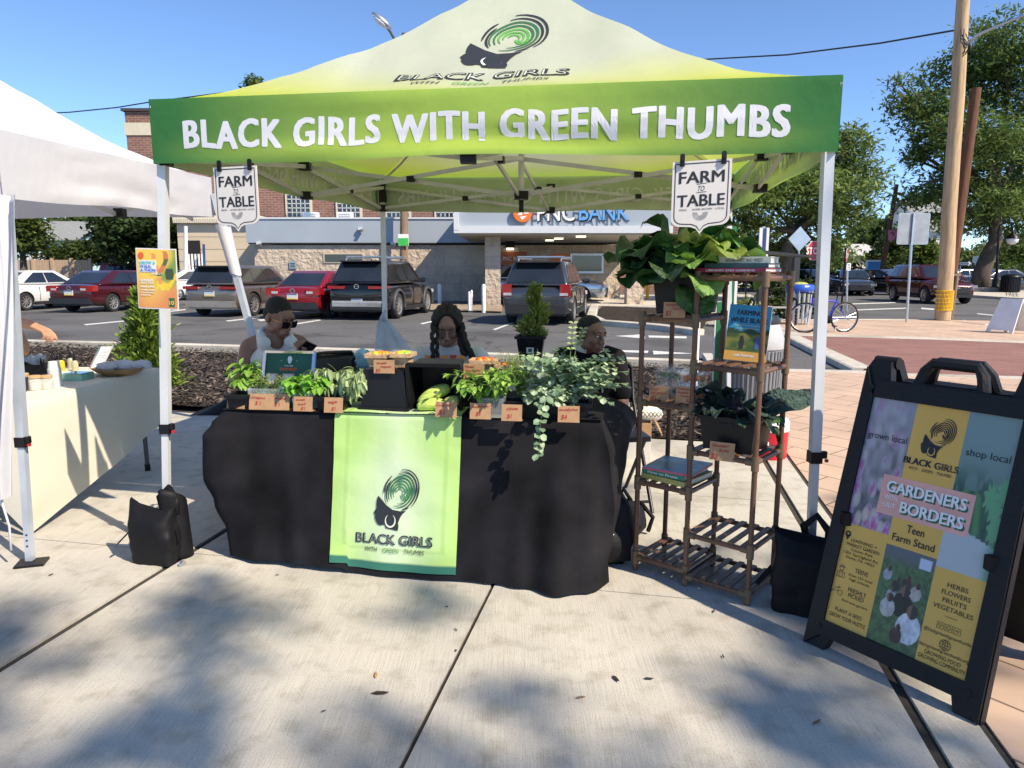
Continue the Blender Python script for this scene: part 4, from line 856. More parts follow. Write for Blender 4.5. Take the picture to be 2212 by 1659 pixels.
# ================================================================ CARS
CARGL = mat('car_glass', (.016, .02, .024), .05, var=.4, scale=.9, spec=.9, coat=.4); TRIM = mat('car_black_trim', (.02, .02, .022), .55, var=.1)
RLENS = mat('red_lens', (.3, .008, .012), .15, var=.2, scale=7, coat=.6); CLENS = mat('clear_lens', (.55, .57, .6), .1, .3, var=.25, scale=9, coat=.6)
RIM = mat('alloy_rim', (.5, .5, .51), .3, .7, var=.1); PLATE = mat('plate_white', (.6, .62, .6), .5, var=.05); PLY = mat('plate_yellow', (.75, .5, .05), .5); PLB = mat('plate_blue', (.06, .12, .35), .5)
def paint(name, c, metal=.35): return mat('paint_'+name, c, .22, metal, var=.05, scale=2, coat=.8)
SUV = dict(L=4.9, W=1.94, H=1.74, belt=1.1, deck=1.1, hood=1.06, xb=(-2.36, 1.15), xr=(-1.92, .35), ax=(-1.42, 1.45), wr=.375, clr=.24, suv=1)
SEDAN = dict(L=4.85, W=1.84, H=1.46, belt=.98, deck=1.0, hood=.92, xb=(-1.95, 1.2), xr=(-1.0, .25), ax=(-1.42, 1.4), wr=.325, clr=.2, suv=0)
def car(label, pos, yaw, pm, kind='suv', rails=0, cross=0, lower=None, tail='wide', far=0, emblem='ring', plate='py', cat='car', arch=None, spare=None, **kw):
    p = dict(SUV if kind == 'suv' else SEDAN); p.update(kw); L, Wd, H = p['L'], p['W'], p['H']; h = L/2; wr = p['wr']; w0 = Wd/2
    t = thing('parked_car', label, cat, pos, yaw); lower = lower or TRIM
    zs = [(-h, .5, p['deck']-.2, .84), (-h+.05, .36, p['deck']-.08, .92), (-h+.2, .28, p['deck'], .97), (p['xb'][0]+.4, p['clr'], p['deck']+.01, .99), (p['ax'][0], p['clr'], lerp(p['deck'], p['belt'], .6), 1), (-.4, p['clr'], p['belt'], 1), (.5, p['clr'], p['belt']-.01, 1), (p['xb'][1]-.1, p['clr'], p['hood']+.03, .99), (p['ax'][1], p['clr'], p['hood']-.01, .98), (h-.4, .26, p['hood']-.08, .94), (h-.14, .28, p['hood']-.17, .86), (h, .4, p['hood']-.32, .7)]
    vs = []; fs = []; K = 15
    for x, zb, zt, k in zs:
        w = w0*k; half = [(0, zb), (.8*w, zb), (.95*w, zb+.05), (.985*w, lerp(zb, zt, .3)), (w, lerp(zb, zt, .55)), (.975*w, lerp(zb, zt, .82)), (.92*w, lerp(zb, zt, .96)), (.0, zt+.025)]
        ring = half+[(-y, z) for y, z in half[-2:0:-1]]; K = len(ring); vs += [(x, y, z) for y, z in ring]
    n = len(zs)
    fs = [(i*K+k, i*K+(k+1) % K, (i+1)*K+(k+1) % K, (i+1)*K+k) for i in range(n-1) for k in range(K)]+[tuple(range(K))[::-1], tuple((n-1)*K+k for k in range(K))]
    b = MB().use(pm).add(vs, fs); b.mats.append(TRIM); body = b.build('body', t)
    bmx = bmesh.new(); bmx.from_mesh(body.data); bmesh.ops.recalc_face_normals(bmx, faces=bmx.faces); bmx.to_mesh(body.data); bmx.free()
    sub = body.modifiers.new('s', 'SUBSURF'); sub.subdivision_type = 'CATMULL_CLARK'; sub.levels = 1 if far else 2
    for f in body.data.polygons: f.use_smooth = True
    if not far:
        cu = MB().use(pm); cu.mats.append(TRIM); cu.m = 1
        for ax in p['ax']:
            for s in (-1, 1): cu.tube([(ax, s*(w0-.32), wr), (ax, s*(w0+.2), wr)], wr+.055, 28)
        cut = cu.build('cutter'); bo = body.modifiers.new('b', 'BOOLEAN'); bo.operation = 'DIFFERENCE'; bo.object = cut; bo.solver = 'EXACT'; bo.material_mode = 'INDEX'
        cbm = bmesh.new(); cbm.from_mesh(cut.data); bmesh.ops.recalc_face_normals(cbm, faces=cbm.faces); cbm.to_mesh(cut.data); cbm.free()
        cut.location = (0, 0, 0); cut.parent = t
        bpy.context.view_layer.update(); baked(body); cm = cut.data; bpy.data.objects.remove(cut); bpy.data.meshes.remove(cm)
        body.data.set_sharp_from_angle(angle=R(40))
    # cabin
    (xb0, xb1), (xr0, xr1) = p['xb'], p['xr']; zb = p['belt']-.03; wb, wt = w0*.93, w0*.72; zr = H
    c8 = [(xb0, -wb, zb), (xb1, -wb, zb), (xb1, wb, zb), (xb0, wb, zb), (xr0, -wt, zr), (xr1, -wt, zr), (xr1, wt, zr), (xr0, wt, zr)]
    cb = MB().use(pm).add(c8, [(3, 2, 1, 0), (4, 5, 6, 7), (0, 1, 5, 4), (1, 2, 6, 5), (2, 3, 7, 6), (3, 0, 4, 7)]); cab = cb.build('cabin', t, smooth=180)
    bv = cab.modifiers.new('v', 'BEVEL'); bv.width = .09; bv.segments = 4; bv.limit_method = 'ANGLE'; bpy.context.view_layer.update(); baked(cab)
    for f in cab.data.polygons: f.use_smooth = True
    S = lambda s, u, v: V((lerp(lerp(xb0, xb1, u), lerp(xr0, xr1, u), v), s*lerp(wb, wt, v), lerp(zb, zr, v)))
    def pane(name, f, q, off, m=CARGL):
        pts = [f(u, v) for u, v in q]; nn = (pts[1]-pts[0]).cross(pts[2]-pts[0]).normalized()*off
        b = MB().use(m).prism([(0, 0)], (0, 0, 0), (1, 0, 0), (0, 1, 0), 0) if 0 else MB().use(m)
        N = len(pts); vv = [a+nn for a in pts]+[a-nn*1.5 for a in pts]; b.add(vv, [tuple(range(N)), tuple(range(2*N-1, N-1, -1))]+[(i, N+i, N+(i+1) % N, (i+1) % N) for i in range(N)]); return b.build(name, t)
    lo, hi = .13, .84
    # the cut of the side glass follows the roof line
    for s in (-1, 1):
        sp = [(.05, .40), (.415, .66), (.675, .93)] if p['suv'] else [(.15, .5), (.52, .86)]
        if p['suv']: sp = [(.06, .3), (.315, .575), (.59, .9)]
        for i, (a, c) in enumerate(sp):
            a2 = a+.07 if i == 0 else a; c2 = c-.06 if i == len(sp)-1 else c
            q = [(a, lo), (c, lo), (c2, hi), (a2, hi)]; pane('side_window', lambda u, v: S(s, u, v), q if s < 0 else q[::-1], .012)
    F = lambda xA, xB, w: (lambda u, v: V((lerp(xA, xB, v), lerp(-1, 1, u)*lerp(wb, wt, v)*w, lerp(zb, zr, v))))
    pane('windscreen', F(xb1, xr1, .86), [(0, .1), (1, .1), (1, .86), (0, .86)], .014)
    pane('rear_window', F(xb0, xr0, .84 if not p['suv'] else .88), [(1, .12), (0, .12), (0, .84), (1, .84)], .014)
    if p['suv']: b = MB().use(TRIM).box((xr0-.09, 0, zr-.03), (.3, wt*1.8, .035), ry=.06); b.build('rear_spoiler', t)
    # wheels
    for ax in p['ax']:
        for s in (-1, 1):
            y = s*(w0-.115); b = MB().use(TYRE); X = Mx.Translation((ax, y, wr)) @ Mx.Rotation(s*-math.pi/2, 4, 'X'); b.x = X
            b.lathe((0, 0, -.11), [(wr*.6, 0), (wr*.9, .0), (wr*.985, .03), (wr, .06), (wr, .16), (wr*.985, .19), (wr*.93, .215), (wr*.68, .215), (wr*.66, .15)], 28); wh = b.build('wheel', t, smooth=50)
            b = MB(); b.x = X; b.use(RIM).lathe((0, 0, .045), [(wr*.68, .055), (wr*.6, .04), (wr*.56, -.02)], 24, cap=False); b.use(TRIM).lathe((0, 0, .0), [(wr*.6, .0), (.01, .005)], 16); b.use(RIM)
            for k in range(10 if p['suv'] else 9): a = k/(10 if p['suv'] else 9)*6.283; b.bar((.03*math.cos(a), .03*math.sin(a), .085), (wr*.62*math.cos(a+.08), wr*.62*math.sin(a+.08), .075), .035, .02)
            b.lathe((0, 0, .07), [(.06, 0), (.055, .025), (.01, .03)], 12); b.build('rim', wh, smooth=40)
    # trim
    zl = p['clr']+.02
    if arch:
        for ax in p['ax']:
            for s in (-1, 1): MB().use(arch).tube([(ax+(wr+.085)*math.cos(a), s*(w0-.01), wr+(wr+.085)*math.sin(a)) for a in [R(-8+k*14) for k in range(15)]], .05, 6).build('arch_trim', t, smooth=60)
    for s in (-1, 1): MB().use(lower).box(((p['ax'][0]+p['ax'][1])/2, s*(w0-.05), p['clr']+.06), (p['ax'][1]-p['ax'][0]-2*wr-.14, .1, .12)).build('sill', t)
    if not far:
        for s in (-1, 1):
            for x in (p['ax'][0]+wr+.3 if not p['suv'] else p['ax'][0]+.42, -.02, p['xb'][1]-.15): MB().use(TRIM).box((x, s*(w0*1.0-.008), (p['belt']+p['clr'])/2+.02), (.012, .02, p['belt']-p['clr']-.3)).build('door_seam', t)
        for s in (-1, 1):
            for x in (-.28, .78): MB().use(pm).box((x-.15, s*(w0+.0), p['belt']-.14), (.2, .035, .035)).build('door_handle', t)
    for s in (-1, 1):
        b = MB().use(pm); b.ell((xb1-.42, s*(w0+.08), p['belt']+.06), (.08, .13, .09), 10); b.use(CARGL).box((xb1-.5, s*(w0+.09), p['belt']+.06), (.015, .19, .13)); b.build('door_mirror', t, smooth=60)
    # tail
    D = p['deck']; b = MB().use(lower).box((-h+.06, 0, .42), (.2, Wd*.86, .2)).box((-h+.22, 0, .33), (.3, Wd*.82, .14)); b.build('rear_bumper', t)
    zt_ = D-.16 if not p['suv'] else D-.12
    for s in (-1, 1):
        if tail == 'thin': b = MB().use(RLENS).box((-h+.035, s*w0*.66, zt_), (.1, .52, .08)).box((-h+.2, s*w0*.915, zt_+.01), (.3, .1, .08), rz=-s*.1)
        elif tail == 'tall': b = MB().use(RLENS).box((-h+.08, s*w0*.82, zt_-.03), (.14, .26, .34)).box((-h+.2, s*w0*.92, zt_-.03), (.26, .09, .3), rz=-s*.1); b.use(CLENS).box((-h+.02, s*w0*.8, zt_-.13), (.05, .22, .07))
        else: b = MB().use(RLENS).box((-h+.05, s*w0*.74, zt_), (.12, .42, .2)).box((-h+.2, s*w0*.915, zt_+.01), (.3, .1, .2), rz=-s*.1); b.use(CLENS).box((-h-.005, s*w0*.64, zt_-.02), (.03, .2, .07))
        b.build('tail_light', t)
    pz = D-.3 if kind != 'suv' or plate != 'low' else .56
    b = MB().use(PLATE).box((-h+.0, 0, pz), (.05, .34, .17)); b.use(PLB).box((-h-.012, 0, pz+.07), (.04, .33, .026)); b.use(PLY).box((-h-.012, 0, pz-.068), (.04, .33, .03)); b.build('number_plate', t)
    b = MB().use(CHROME)
    if emblem == 'bar': b.box((-h+.0, 0, zt_), (.06, .5, .03))
    else: b.tube([(-h+.015, .075*math.cos(a), zt_+.03+.06*math.sin(a)) for a in [k/16*6.283 for k in range(17)]], .011, 5, cap=False).tube([(-h+.01, -.07, zt_+.03), (-h+.01, .07, zt_+.03)], .01, 5)
    b.build('emblem', t)
    if p['suv']: MB().use(TRIM).tube([(xb0-.03, .0, zb+.1), (xb0-.01, .38, zb+.14)], .012, 5).build('wiper', t)
    if spare: MB().use(spare).box((-h+.03, 0, .5), (.14, Wd*.8, .17)).build('skid_plate', t)
    # nose
    for s in (-1, 1): b = MB().use(CLENS).box((h-.16, s*w0*.72, p['hood']-.3), (.2, .4, .12 if p['suv'] else .13), rz=-s*.4); b.build('headlight', t)
    b = MB().use(TRIM).box((h-.02, 0, p['hood']-.45), (.1, 1.05, .28)).box((h-.05, 0, .38), (.12, 1.3, .16)); b.use(CHROME).box((h+.02, 0, p['hood']-.36), (.04, .22, .03)); b.build('grille', t)
    if rails:
        for s in (-1, 1): MB().use(SILVER).tube([(xr0+.15, s*wt*.86, zr-.01), (xr0+.25, s*wt*.86, zr+.07), (xr1-.1, s*wt*.86, zr+.07), (xr1+.02, s*wt*.86, zr-.02)], .022, 6).build('roof_rail', t)
    if cross:
        for x in (xr0+.35, xr1-.45): MB().use(SILVER).tube([(x, -wt*.95, zr+.12), (x, wt*.95, zr+.12)], .025, 6).build('crossbar', t)
    return t
def tow(px, py, Yc=None):
    q = gp(px, py, LOT); q.z = LOT; return q
def place(px, py, back, yaw, **k):
    """pos so that the middle of the rear stands under the pixel; yaw: where the nose points"""
    q = tow(px, py); d = V((math.cos(yaw), math.sin(yaw), 0)); q = q+d*back; return q
MAR = paint('maroon', (.075, .008, .016)); TAUP = paint('taupe', (.2, .165, .15), .6); REDC = paint('red', (.28, .01, .02)); BLK = paint('black', (.006, .006, .008)); GRY = paint('grey', (.07, .075, .085), .6); WHT = paint('white', (.7, .7, .7), 0); SLV = paint('silver', (.5, .52, .55), .7)
ya = R(58)
car('maroon sedan parked tail out by the white tent with red and white tail lights', place(153, 676, 2.42, R(79)), R(79), MAR, 'sedan')
car('white sedan half hidden by the white tent curtain beside the maroon sedan', place(-32, 673, 2.3, R(79)), R(79), WHT, 'sedan', L=4.6)
car('taupe luxury crossover with a slim red light bar and twin exhausts', place(456, 685, 2.37, R(79)), R(79), TAUP, 'suv', tail='thin', H=1.63, belt=1.05, deck=1.05, hood=1.0, lower=mat('champagne_trim', (.35, .31, .27), .4, .5), W=1.98, L=4.75)
car('bright red sedan squeezed between the taupe crossover and the black sport utility', place(634, 690, 2.3, R(79)), R(79), REDC, 'sedan', L=4.6, W=1.78)
car('black sport utility vehicle with silver roof rails and a silver bumper skid', place(772, 692, 2.45, R(79)), R(79), BLK, 'suv', rails=1, cross=1, tail='thin', plate='low', spare=mat('skid_silver', (.5, .49, .48), .4, .4), arch=mat('grey_arch', (.07, .07, .075), .5), H=1.78, wr=.4)
car('dark grey sport utility vehicle with tall red tail lights behind the potted juniper', place(1156, 703, 2.4, R(78)), R(78), GRY, 'suv', rails=1, cross=1, tail='tall', H=1.74, L=4.8)
car('silver crossover waiting in the drive through lane behind the grey vehicle', gp(1184, 654, LOT), R(-6), SLV, 'suv', L=5.2, H=1.68, W=1.86)
car('boxy dark red wagon parked beyond the maroon sedan', gp(218, 645, LOT)+V((0, 4.5, 0)), R(20), paint('wine', (.2, .012, .02)), 'suv', far=1, H=1.8, L=4.6, xb=(-2.2, 1.2), xr=(-2.0, .5))
car('dark blue car low behind the white sedan', gp(150, 640, LOT)+V((0, 6, 0)), R(25), paint('navy', (.02, .03, .06)), 'sedan', far=1)
car('white car parked far back between the poster and the taupe crossover', gp(404, 650, LOT)+V((0, 2, 0)), R(35), WHT, 'sedan', far=1)
car('grey sedan facing the camera down the street behind the second stop sign', gp(1836, 636, LOT), R(-103), GRY, 'sedan', L=4.6, W=1.78, H=1.44, cat='car')
car('dark sedan tucked behind the grey sedan at the stop line', gp(1792, 634, LOT)+V((0, 3, 0)), R(-72), BLK, 'sedan', far=1)
car('maroon crossover turning out of the street behind the wooden poles', gp(2003, 652, LOT), R(-93), MAR, 'suv', L=4.65, H=1.69, arch=None, W=1.88)
car('black car behind the maroon crossover', gp(1940, 638, LOT)+V((0, 2, 0)), R(-60), BLK, 'sedan', far=1)
car('silver blue sedan parked along the street beyond the trees', gp(2110, 627, LOT)+V((.5, 2, 0)), R(2), paint('steelblue', (.3, .34, .4), .6), 'sedan', far=1, L=4.9)
car('dark car at the far edge by the black litter bin', gp(2205, 634, LOT)+V((1, 3, 0)), R(4), GRY, 'sedan', far=1)
# ================================================================ THE EMBLEM: a head in profile under a fingerprint wrap
HEADP = [(850, 785), (838, 830), (836, 880), (840, 898), (828, 915), (814, 942), (818, 952), (829, 958), (822, 968), (828, 978), (824, 990), (834, 1012), (846, 1040), (864, 1056), (886, 1058), (906, 1049), (922, 1053), (934, 1080), (1045, 1098), (1051, 1060), (1045, 1028), (1062, 980), (1086, 940), (1118, 912), (1060, 918), (990, 908), (930, 868), (885, 820)]
def logo(mb, fn, k, dark, green, light, mid=None):
    """emblem centred at (0,0); k metres per drawing unit; fn puts flat points on the surface."""
    q = lambda x, y: ((x-1000)*k, (810-y)*k)
    mb.use(dark).add([fn(*q(*p)) for p in HEADP], [tuple(range(len(HEADP)))])
    g = lambda x, y, e=.0015: fn(x, y)
    mb.use(light).strip([q(972+46*math.cos(a), 1008-58*math.sin(a)) for a in [R(125+k_*14) for k_ in range(22)]], [(3+13*math.sin(math.pi*i/21))*k for i in range(22)], lambda x, y: fn(x, y, 1))
    cx, cy = 1062, 735; ct, st = math.cos(R(-22)), math.sin(R(-22))
    def e(r, a): x, y = r*.86*math.cos(a), r*1.12*math.sin(a); return q(cx+x*ct-y*st, cy-(x*st+y*ct))
    def arc(r, a0, a1, w, m): mb.use(m).strip([e(r, R(lerp(a0, a1, i/26))) for i in range(27)], [w*k*(.35+.65*min(1, 5*min(i, 26-i)/26)) for i in range(27)], fn)
    for r, a0, a1, m in ((186, -25, 118, dark), (160, -55, 128, dark), (176, 150, 205, dark), (150, 160, 238, dark)): arc(r, a0, a1, 13, m)
    for r, a0, a1 in ((134, -95, 232), (108, -80, 235), (82, -50, 240), (57, -10, 215), (32, 0, 190)): arc(r, a0, a1, 14.5, green if r > 90 or mid is None else mid)
    for r in (30, 54): mb.use(green if mid is None else mid).strip([q(cx+46+r*.62*math.cos(a), cy+28-r*.8*math.sin(a)) for a in [R(170+i*12) for i in range(18)]], 13*k, fn)
    mb.use(dark).strip([q(1075, 905), q(1115, 892), q(1142, 880)], [3*k, 12*k, 4*k], fn)
def logotext(mb, fn, k, dark, green, light):
    """the name under the emblem"""
    c0 = (810-1165)*k
    mb.use(dark).text('BLACK GIRLS', fn, 92*k, 0, c0-62*k, 720*k, bold=.06)
    mb.use(light).text('BLACK GIRLS', lambda x, y: fn(x, y, 1), 78*k, 0, c0-55*k, 700*k, bold=-.025)
    for s, x, m in (('WITH', -215, dark), ('GREEN', -25, green), ('THUMBS', 195, dark)): mb.use(m).text(s, fn, 44*k, x*k, c0-140*k, {'WITH': 120, 'GREEN': 150, 'THUMBS': 190}[s]*k, bold=.012, shear=.15)
LDARK = mat('print_black', (.018, .022, .03), .7, var=0); LGREEN = mat('print_green', (.03, .14, .055), .7, var=0); LMID = mat('print_bright_green', (.1, .36, .06), .7, var=0)

# ================================================================ CANOPIES
def canopy_cloth(t, c, ztop, zbot, peak, rcol, vcol, m, wr=.012, pexp=1.4, n=34, seed=0, lining=None):
    """roof and the four valances; c = corners FL, FR, BR, BL (x, y). Returns surface functions."""
    c = [V((p[0], p[1], 0)) for p in c]; O = V(t.location); C = V(peak)
    def roof(u, v):
        a, b = 2*u-1, 2*v-1; s = 1-max(abs(a), abs(b)); base = lerp(lerp(c[0], c[1], u), lerp(c[3], c[2], u), v)
        zt = lerp(lerp(ztop[0], ztop[1], u), lerp(ztop[3], ztop[2], u), v)
        # pull the plan towards the true peak
        mid = (c[0]+c[1]+c[2]+c[3])/4; base = base+V((C.x-mid.x, C.y-mid.y, 0))*s
        w = wr*.8*s*(1-s)*3*(vnoise(a*5+seed, b*5)+.6*vnoise(a*13, b*3+seed)); hip = -.06*math.sin(math.pi*min(1, s*1.0))*min(1, abs(abs(a)-abs(b))*3)
        return V((base.x, base.y, zt+(C.z-zt)*s**pexp+w+hip*.5+wr*.35*s*(1-s)*4*vnoise(a*4-b*3, a*9+b*9, seed+9)))
    b = MB().use(m); b.x = Mx.Translation(-O)
    for i in range(4):
        def uv(p, q, i=i):
            s = q*.997; a = (2*p-1)*(1-s); e = 1-s; a2, b2 = ((a, -e), (e, a), (-a, e), (-e, -a))[i]; return (a2+1)/2, (b2+1)/2
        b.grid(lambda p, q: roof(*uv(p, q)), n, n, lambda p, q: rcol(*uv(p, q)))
    b.build('roof', t, smooth=120)
    side = []
    for i in range(4):
        A, B = c[i], c[(i+1) % 4]; d = (B-A).normalized(); nn = V((d.y, -d.x, 0)); L = (B-A).length; za, zb_ = ztop[i], ztop[(i+1) % 4]; ya, yb = zbot[i], zbot[(i+1) % 4]
        def val(u, v, off=0., A=A, B=B, nn=nn, za=za, zb_=zb_, ya=ya, yb=yb, i=i):
            p = lerp(A, B, u); zt, zb2 = lerp(za, zb_, u), lerp(ya, yb, u); e = math.sin(math.pi*u)
            w = wr*e*(vnoise(u*3.2+i*3, v*3.6+u*2, seed)+.45*vnoise(u*8, v*7-u*5, seed+2))*(.35+.65*(1-v))+.02*e*(1-v)
            return V((p.x, p.y, lerp(zb2, zt, v)-.012*e*(1-v)*math.sin(u*9+i)))+nn*(w+off+.004)
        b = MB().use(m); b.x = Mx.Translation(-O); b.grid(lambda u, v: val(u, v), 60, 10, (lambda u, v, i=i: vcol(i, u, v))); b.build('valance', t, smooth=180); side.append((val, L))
        if lining: b = MB().use(lining); b.x = Mx.Translation(-O); b.grid(lambda u, v: val(lerp(.004, .996, u), lerp(.01, .985, v), -.0075), 60, 10); b.build('valance_lining', t, smooth=180)
    return roof, side
FL, FR, BR, BL = at(333, 352, 3.5), at(1808, 328, 2.95), at(1582, 455, 6.1), at(818, 458, 6.45)
CN = [(p.x, p.y) for p in (FL, FR, BR, BL)]; PK = V((.06, 4.75, 3.29))
CLOTHG = mat('printed_canopy_cloth', vcol=True, var=.05, scale=3, rough=.55, trans=.36, bump=.25, bscale=9, spec=.25)
def mixc(a, b, t): t = min(1, max(0, t)); return tuple(lerp(x, y, t) for x, y in zip(a, b))
YEL, LIM, WHT_, DKG = (.7, .76, .06), (.38, .6, .08), (.62, .67, .54), (.055, .23, .07)
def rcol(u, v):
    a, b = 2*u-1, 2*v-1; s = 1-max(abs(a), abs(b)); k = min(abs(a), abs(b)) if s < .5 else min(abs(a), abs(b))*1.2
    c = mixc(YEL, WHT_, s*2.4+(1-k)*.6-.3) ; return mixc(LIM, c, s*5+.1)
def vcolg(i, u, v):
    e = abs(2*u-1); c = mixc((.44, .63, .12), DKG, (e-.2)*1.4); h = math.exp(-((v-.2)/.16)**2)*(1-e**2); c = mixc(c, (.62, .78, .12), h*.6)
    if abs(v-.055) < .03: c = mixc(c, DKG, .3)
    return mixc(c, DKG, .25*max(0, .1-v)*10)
tent = thing('canopy_tent', 'lime green pop up canopy printed with BLACK GIRLS WITH GREEN THUMBS in white', 'canopy tent', ((FL.x+BR.x)/2, (FL.y+BR.y)/2, 0))
ZT = [2.245, 2.215, 2.235, 2.24]; ZB = [1.955, 1.925, 1.94, 1.955]
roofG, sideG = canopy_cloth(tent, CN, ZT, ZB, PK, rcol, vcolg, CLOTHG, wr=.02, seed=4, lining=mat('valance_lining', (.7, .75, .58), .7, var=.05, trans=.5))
def rel_t(mb, o=None): mb.x = Mx.Translation(-V((o or tent).location)); return mb
# writing on the four valances, seen reversed through the cloth from inside
val, L = sideG[0]
def u_at(px, A=FL, B=FR):
    d = ray(px, 300); e = B-A; den = d.x*e.y-d.y*e.x; t_ = (A.x*e.y-A.y*e.x)/den; p = V((d.x*t_, d.y*t_)); return ((p.x-A.x)*e.x+(p.y-A.y)*e.y)/(e.x**2+e.y**2)
LETW = mat('valance_letter_white', (.86, .87, .92), .6, var=.02, trans=.3); LETI = mat('letter_seen_through', (.86, .88, .84), .7, var=.02, trans=.4)
def valance_text(i, off, m, x0, x1, name='lettering'):
    vf, L = sideG[i]; b = rel_t(MB()).use(m)
    words = 'BLACK GIRLS WITH GREEN THUMBS'; v, f = text2d(words, 0, 0, 1.12); v, f = finer(v, f, 2); W_ = v[:, 0].max(); w = x1-x0
    for j, (dx, dy) in enumerate(((0, 0), (-.035, .03), (.035, .03), (-.035, -.03), (.035, -.03), (-.065, .02), (.065, .02), (-.065, -.02), (.065, -.02)) if off > 0 else ((0, 0), (.04, 0))): b.add([vf(x0+(p[0]+dx)/W_*w, .235+(p[1]+dy)*.43+.018*math.sin(p[0]*2.3), off+j*.00012*(1 if off > 0 else -1)) for p in v], f)
    b.build(name, tent, m=m)
ua, ub = u_at(401), u_at(1701)
valance_text(0, .0012, LETW, ua, ub)
for i in (1, 2, 3): valance_text(i, .004, LETW, .06, .94); valance_text(i, -.0105, LETI, .06, .94)
def rf(x, y, k=0):
    """flat point on the front slope: x metres along the front from its middle, y metres up the slope."""
    s = y/1.62; u = .5+x/3.04; p = roofG(u, s/2); q = roofG(u, s/2+.004); w = roofG(u+.004, s/2); n = (w-p).cross(q-p).normalized()
    return p+n*(.004+.0015*k)
LIGHTC = mat('print_pale', (.66, .72, .6), .7, var=0)
b = rel_t(MB()); logo(b, lambda x, y, k=0: rf(x*.98+.0-.1*y, .86+y*.95, k), .00112, LDARK, LGREEN, LIGHTC, LMID); b.build('emblem', tent)
b = rel_t(MB()); logotext(b, lambda x, y, k=0: rf(x*1.0-.02, .88+y*.98, k), .00118, LDARK, LMID, LIGHTC); b.build('emblem_lettering', tent)
# frame
def leg(o, p0, p1, lock=.66, w=.04, m=STEEL, inner=True, foot=True, rl=None):
    p0, p1 = V(p0), V(p1); b = rel_t(MB(), o).use(m); z = lock/(p1.z-p0.z); j = lerp(p0, p1, z); b.bar(j, p1, w); b.bar(p0, j+V((0, 0, .02)), w*.8)
    lg = b.build('leg', o); bpy.context.view_layer.update()
    b = rel_t(MB(), o).use(BLACKP).box(j, (w*1.25, w*1.25, .05)).box(j+V((w*.8, -.01, .012)), (w*.7, w*.5, .03)); b.use(mat('red_button', (.5, .02, .02), .5)).box(j+V((w*1.1, -.02, -.012)), (.012, .012, .012)); b.build('lock', lg)
    if foot: rel_t(MB(), o).use(BLACKP).box(p0+V((.02, -.02, .006)), (.13, .1, .012), rz=.3).build('foot_plate', lg)
    b = rel_t(MB(), o).use(INK)
    for k in range(3): b.box(lerp(p0, p1, .05+.016*k)+V((.0, -w*.4-.001, 0)), (.008, .003, .008))
    b.build('pin_holes', lg); return lg
FT = [gp(362, 1190), gp(1746, 1295), V((1.9, 6.1, 0)), V((-1.15, 6.4, 0))]
ins = [V((.04, .04, 0)), V((-.024, .045, 0)), V((-.055, -.05, 0)), V((.05, -.055, 0))]
TP = [V((p[0], p[1], z-.02))+k for p, z, k in zip(CN, ZT, ins)]
for a, c in zip(FT, TP): leg(tent, a, c)
hub = V((PK.x, PK.y, 0)); mids = [lerp(TP[i], TP[(i+1) % 4], .5) for i in range(4)]
class Each:
    """builds every shape it is given as a part of its own"""
    def __init__(s, name, o, m): s.a = (name, o, m)
    def __getattr__(s, k):
        def f(*q, **w): b = rel_t(MB(), s.a[1]).use(s.a[2]); getattr(b, k)(*q, **w); b.build(s.a[0], s.a[1]); return s
        return f
tr = Each('truss_bar', tent, mat('truss_paint', (.5, .51, .5), .45, .1)); br = Each('truss_bracket', tent, BLACKP)
def scissor(p, q, zp, zq, bar=.022):
    p, q = V((p.x, p.y, 0)), V((q.x, q.y, 0)); d = (q-p).normalized(); n = V((-d.y, d.x, 0))*.014
    tr.bar(p+V((0, 0, zp[1]))+n, q+V((0, 0, zq[0]))+n, .012, .026); tr.bar(p+V((0, 0, zp[0]))-n, q+V((0, 0, zq[1]))-n, .012, .026)
    br.box((p+q)/2+V((0, 0, (sum(zp)+sum(zq))/4)), (.05, .05, .035), rz=math.atan2(d.y, d.x))
cz, mz, hz_ = (1.98, 2.155), (1.95, 2.14), (1.93, 2.16)
for i in range(4):
    scissor(TP[i], mids[i], cz, mz); scissor(mids[i], TP[(i+1) % 4], mz, cz); scissor(mids[i], hub, mz, hz_)
    for z in mz: br.box((mids[i].x, mids[i].y, z), (.07, .07, .05))
    for z in cz: br.box((TP[i].x, TP[i].y, z), (.048, .048, .06))
br.box((TP[3].x, TP[3].y, 2.08), (.06, .06, .1)); br.box((TP[2].x, TP[2].y, 2.08), (.06, .06, .1))
br.box((hub.x, hub.y, 1.93), (.09, .09, .05)).box((hub.x, hub.y, 1.87), (.03, .03, .09)); tr.tube([(hub.x, hub.y, 1.9), (hub.x, hub.y, 3.25)], .019, 8)
for i in range(4):
    cu, cv = ((0, 0), (1, 0), (1, 1), (0, 1))[i]; tr.tube([roofG(lerp(cu, .5, k/10), lerp(cv, .5, k/10))-V((0, 0, .035)) for k in range(11)], .009, 6)
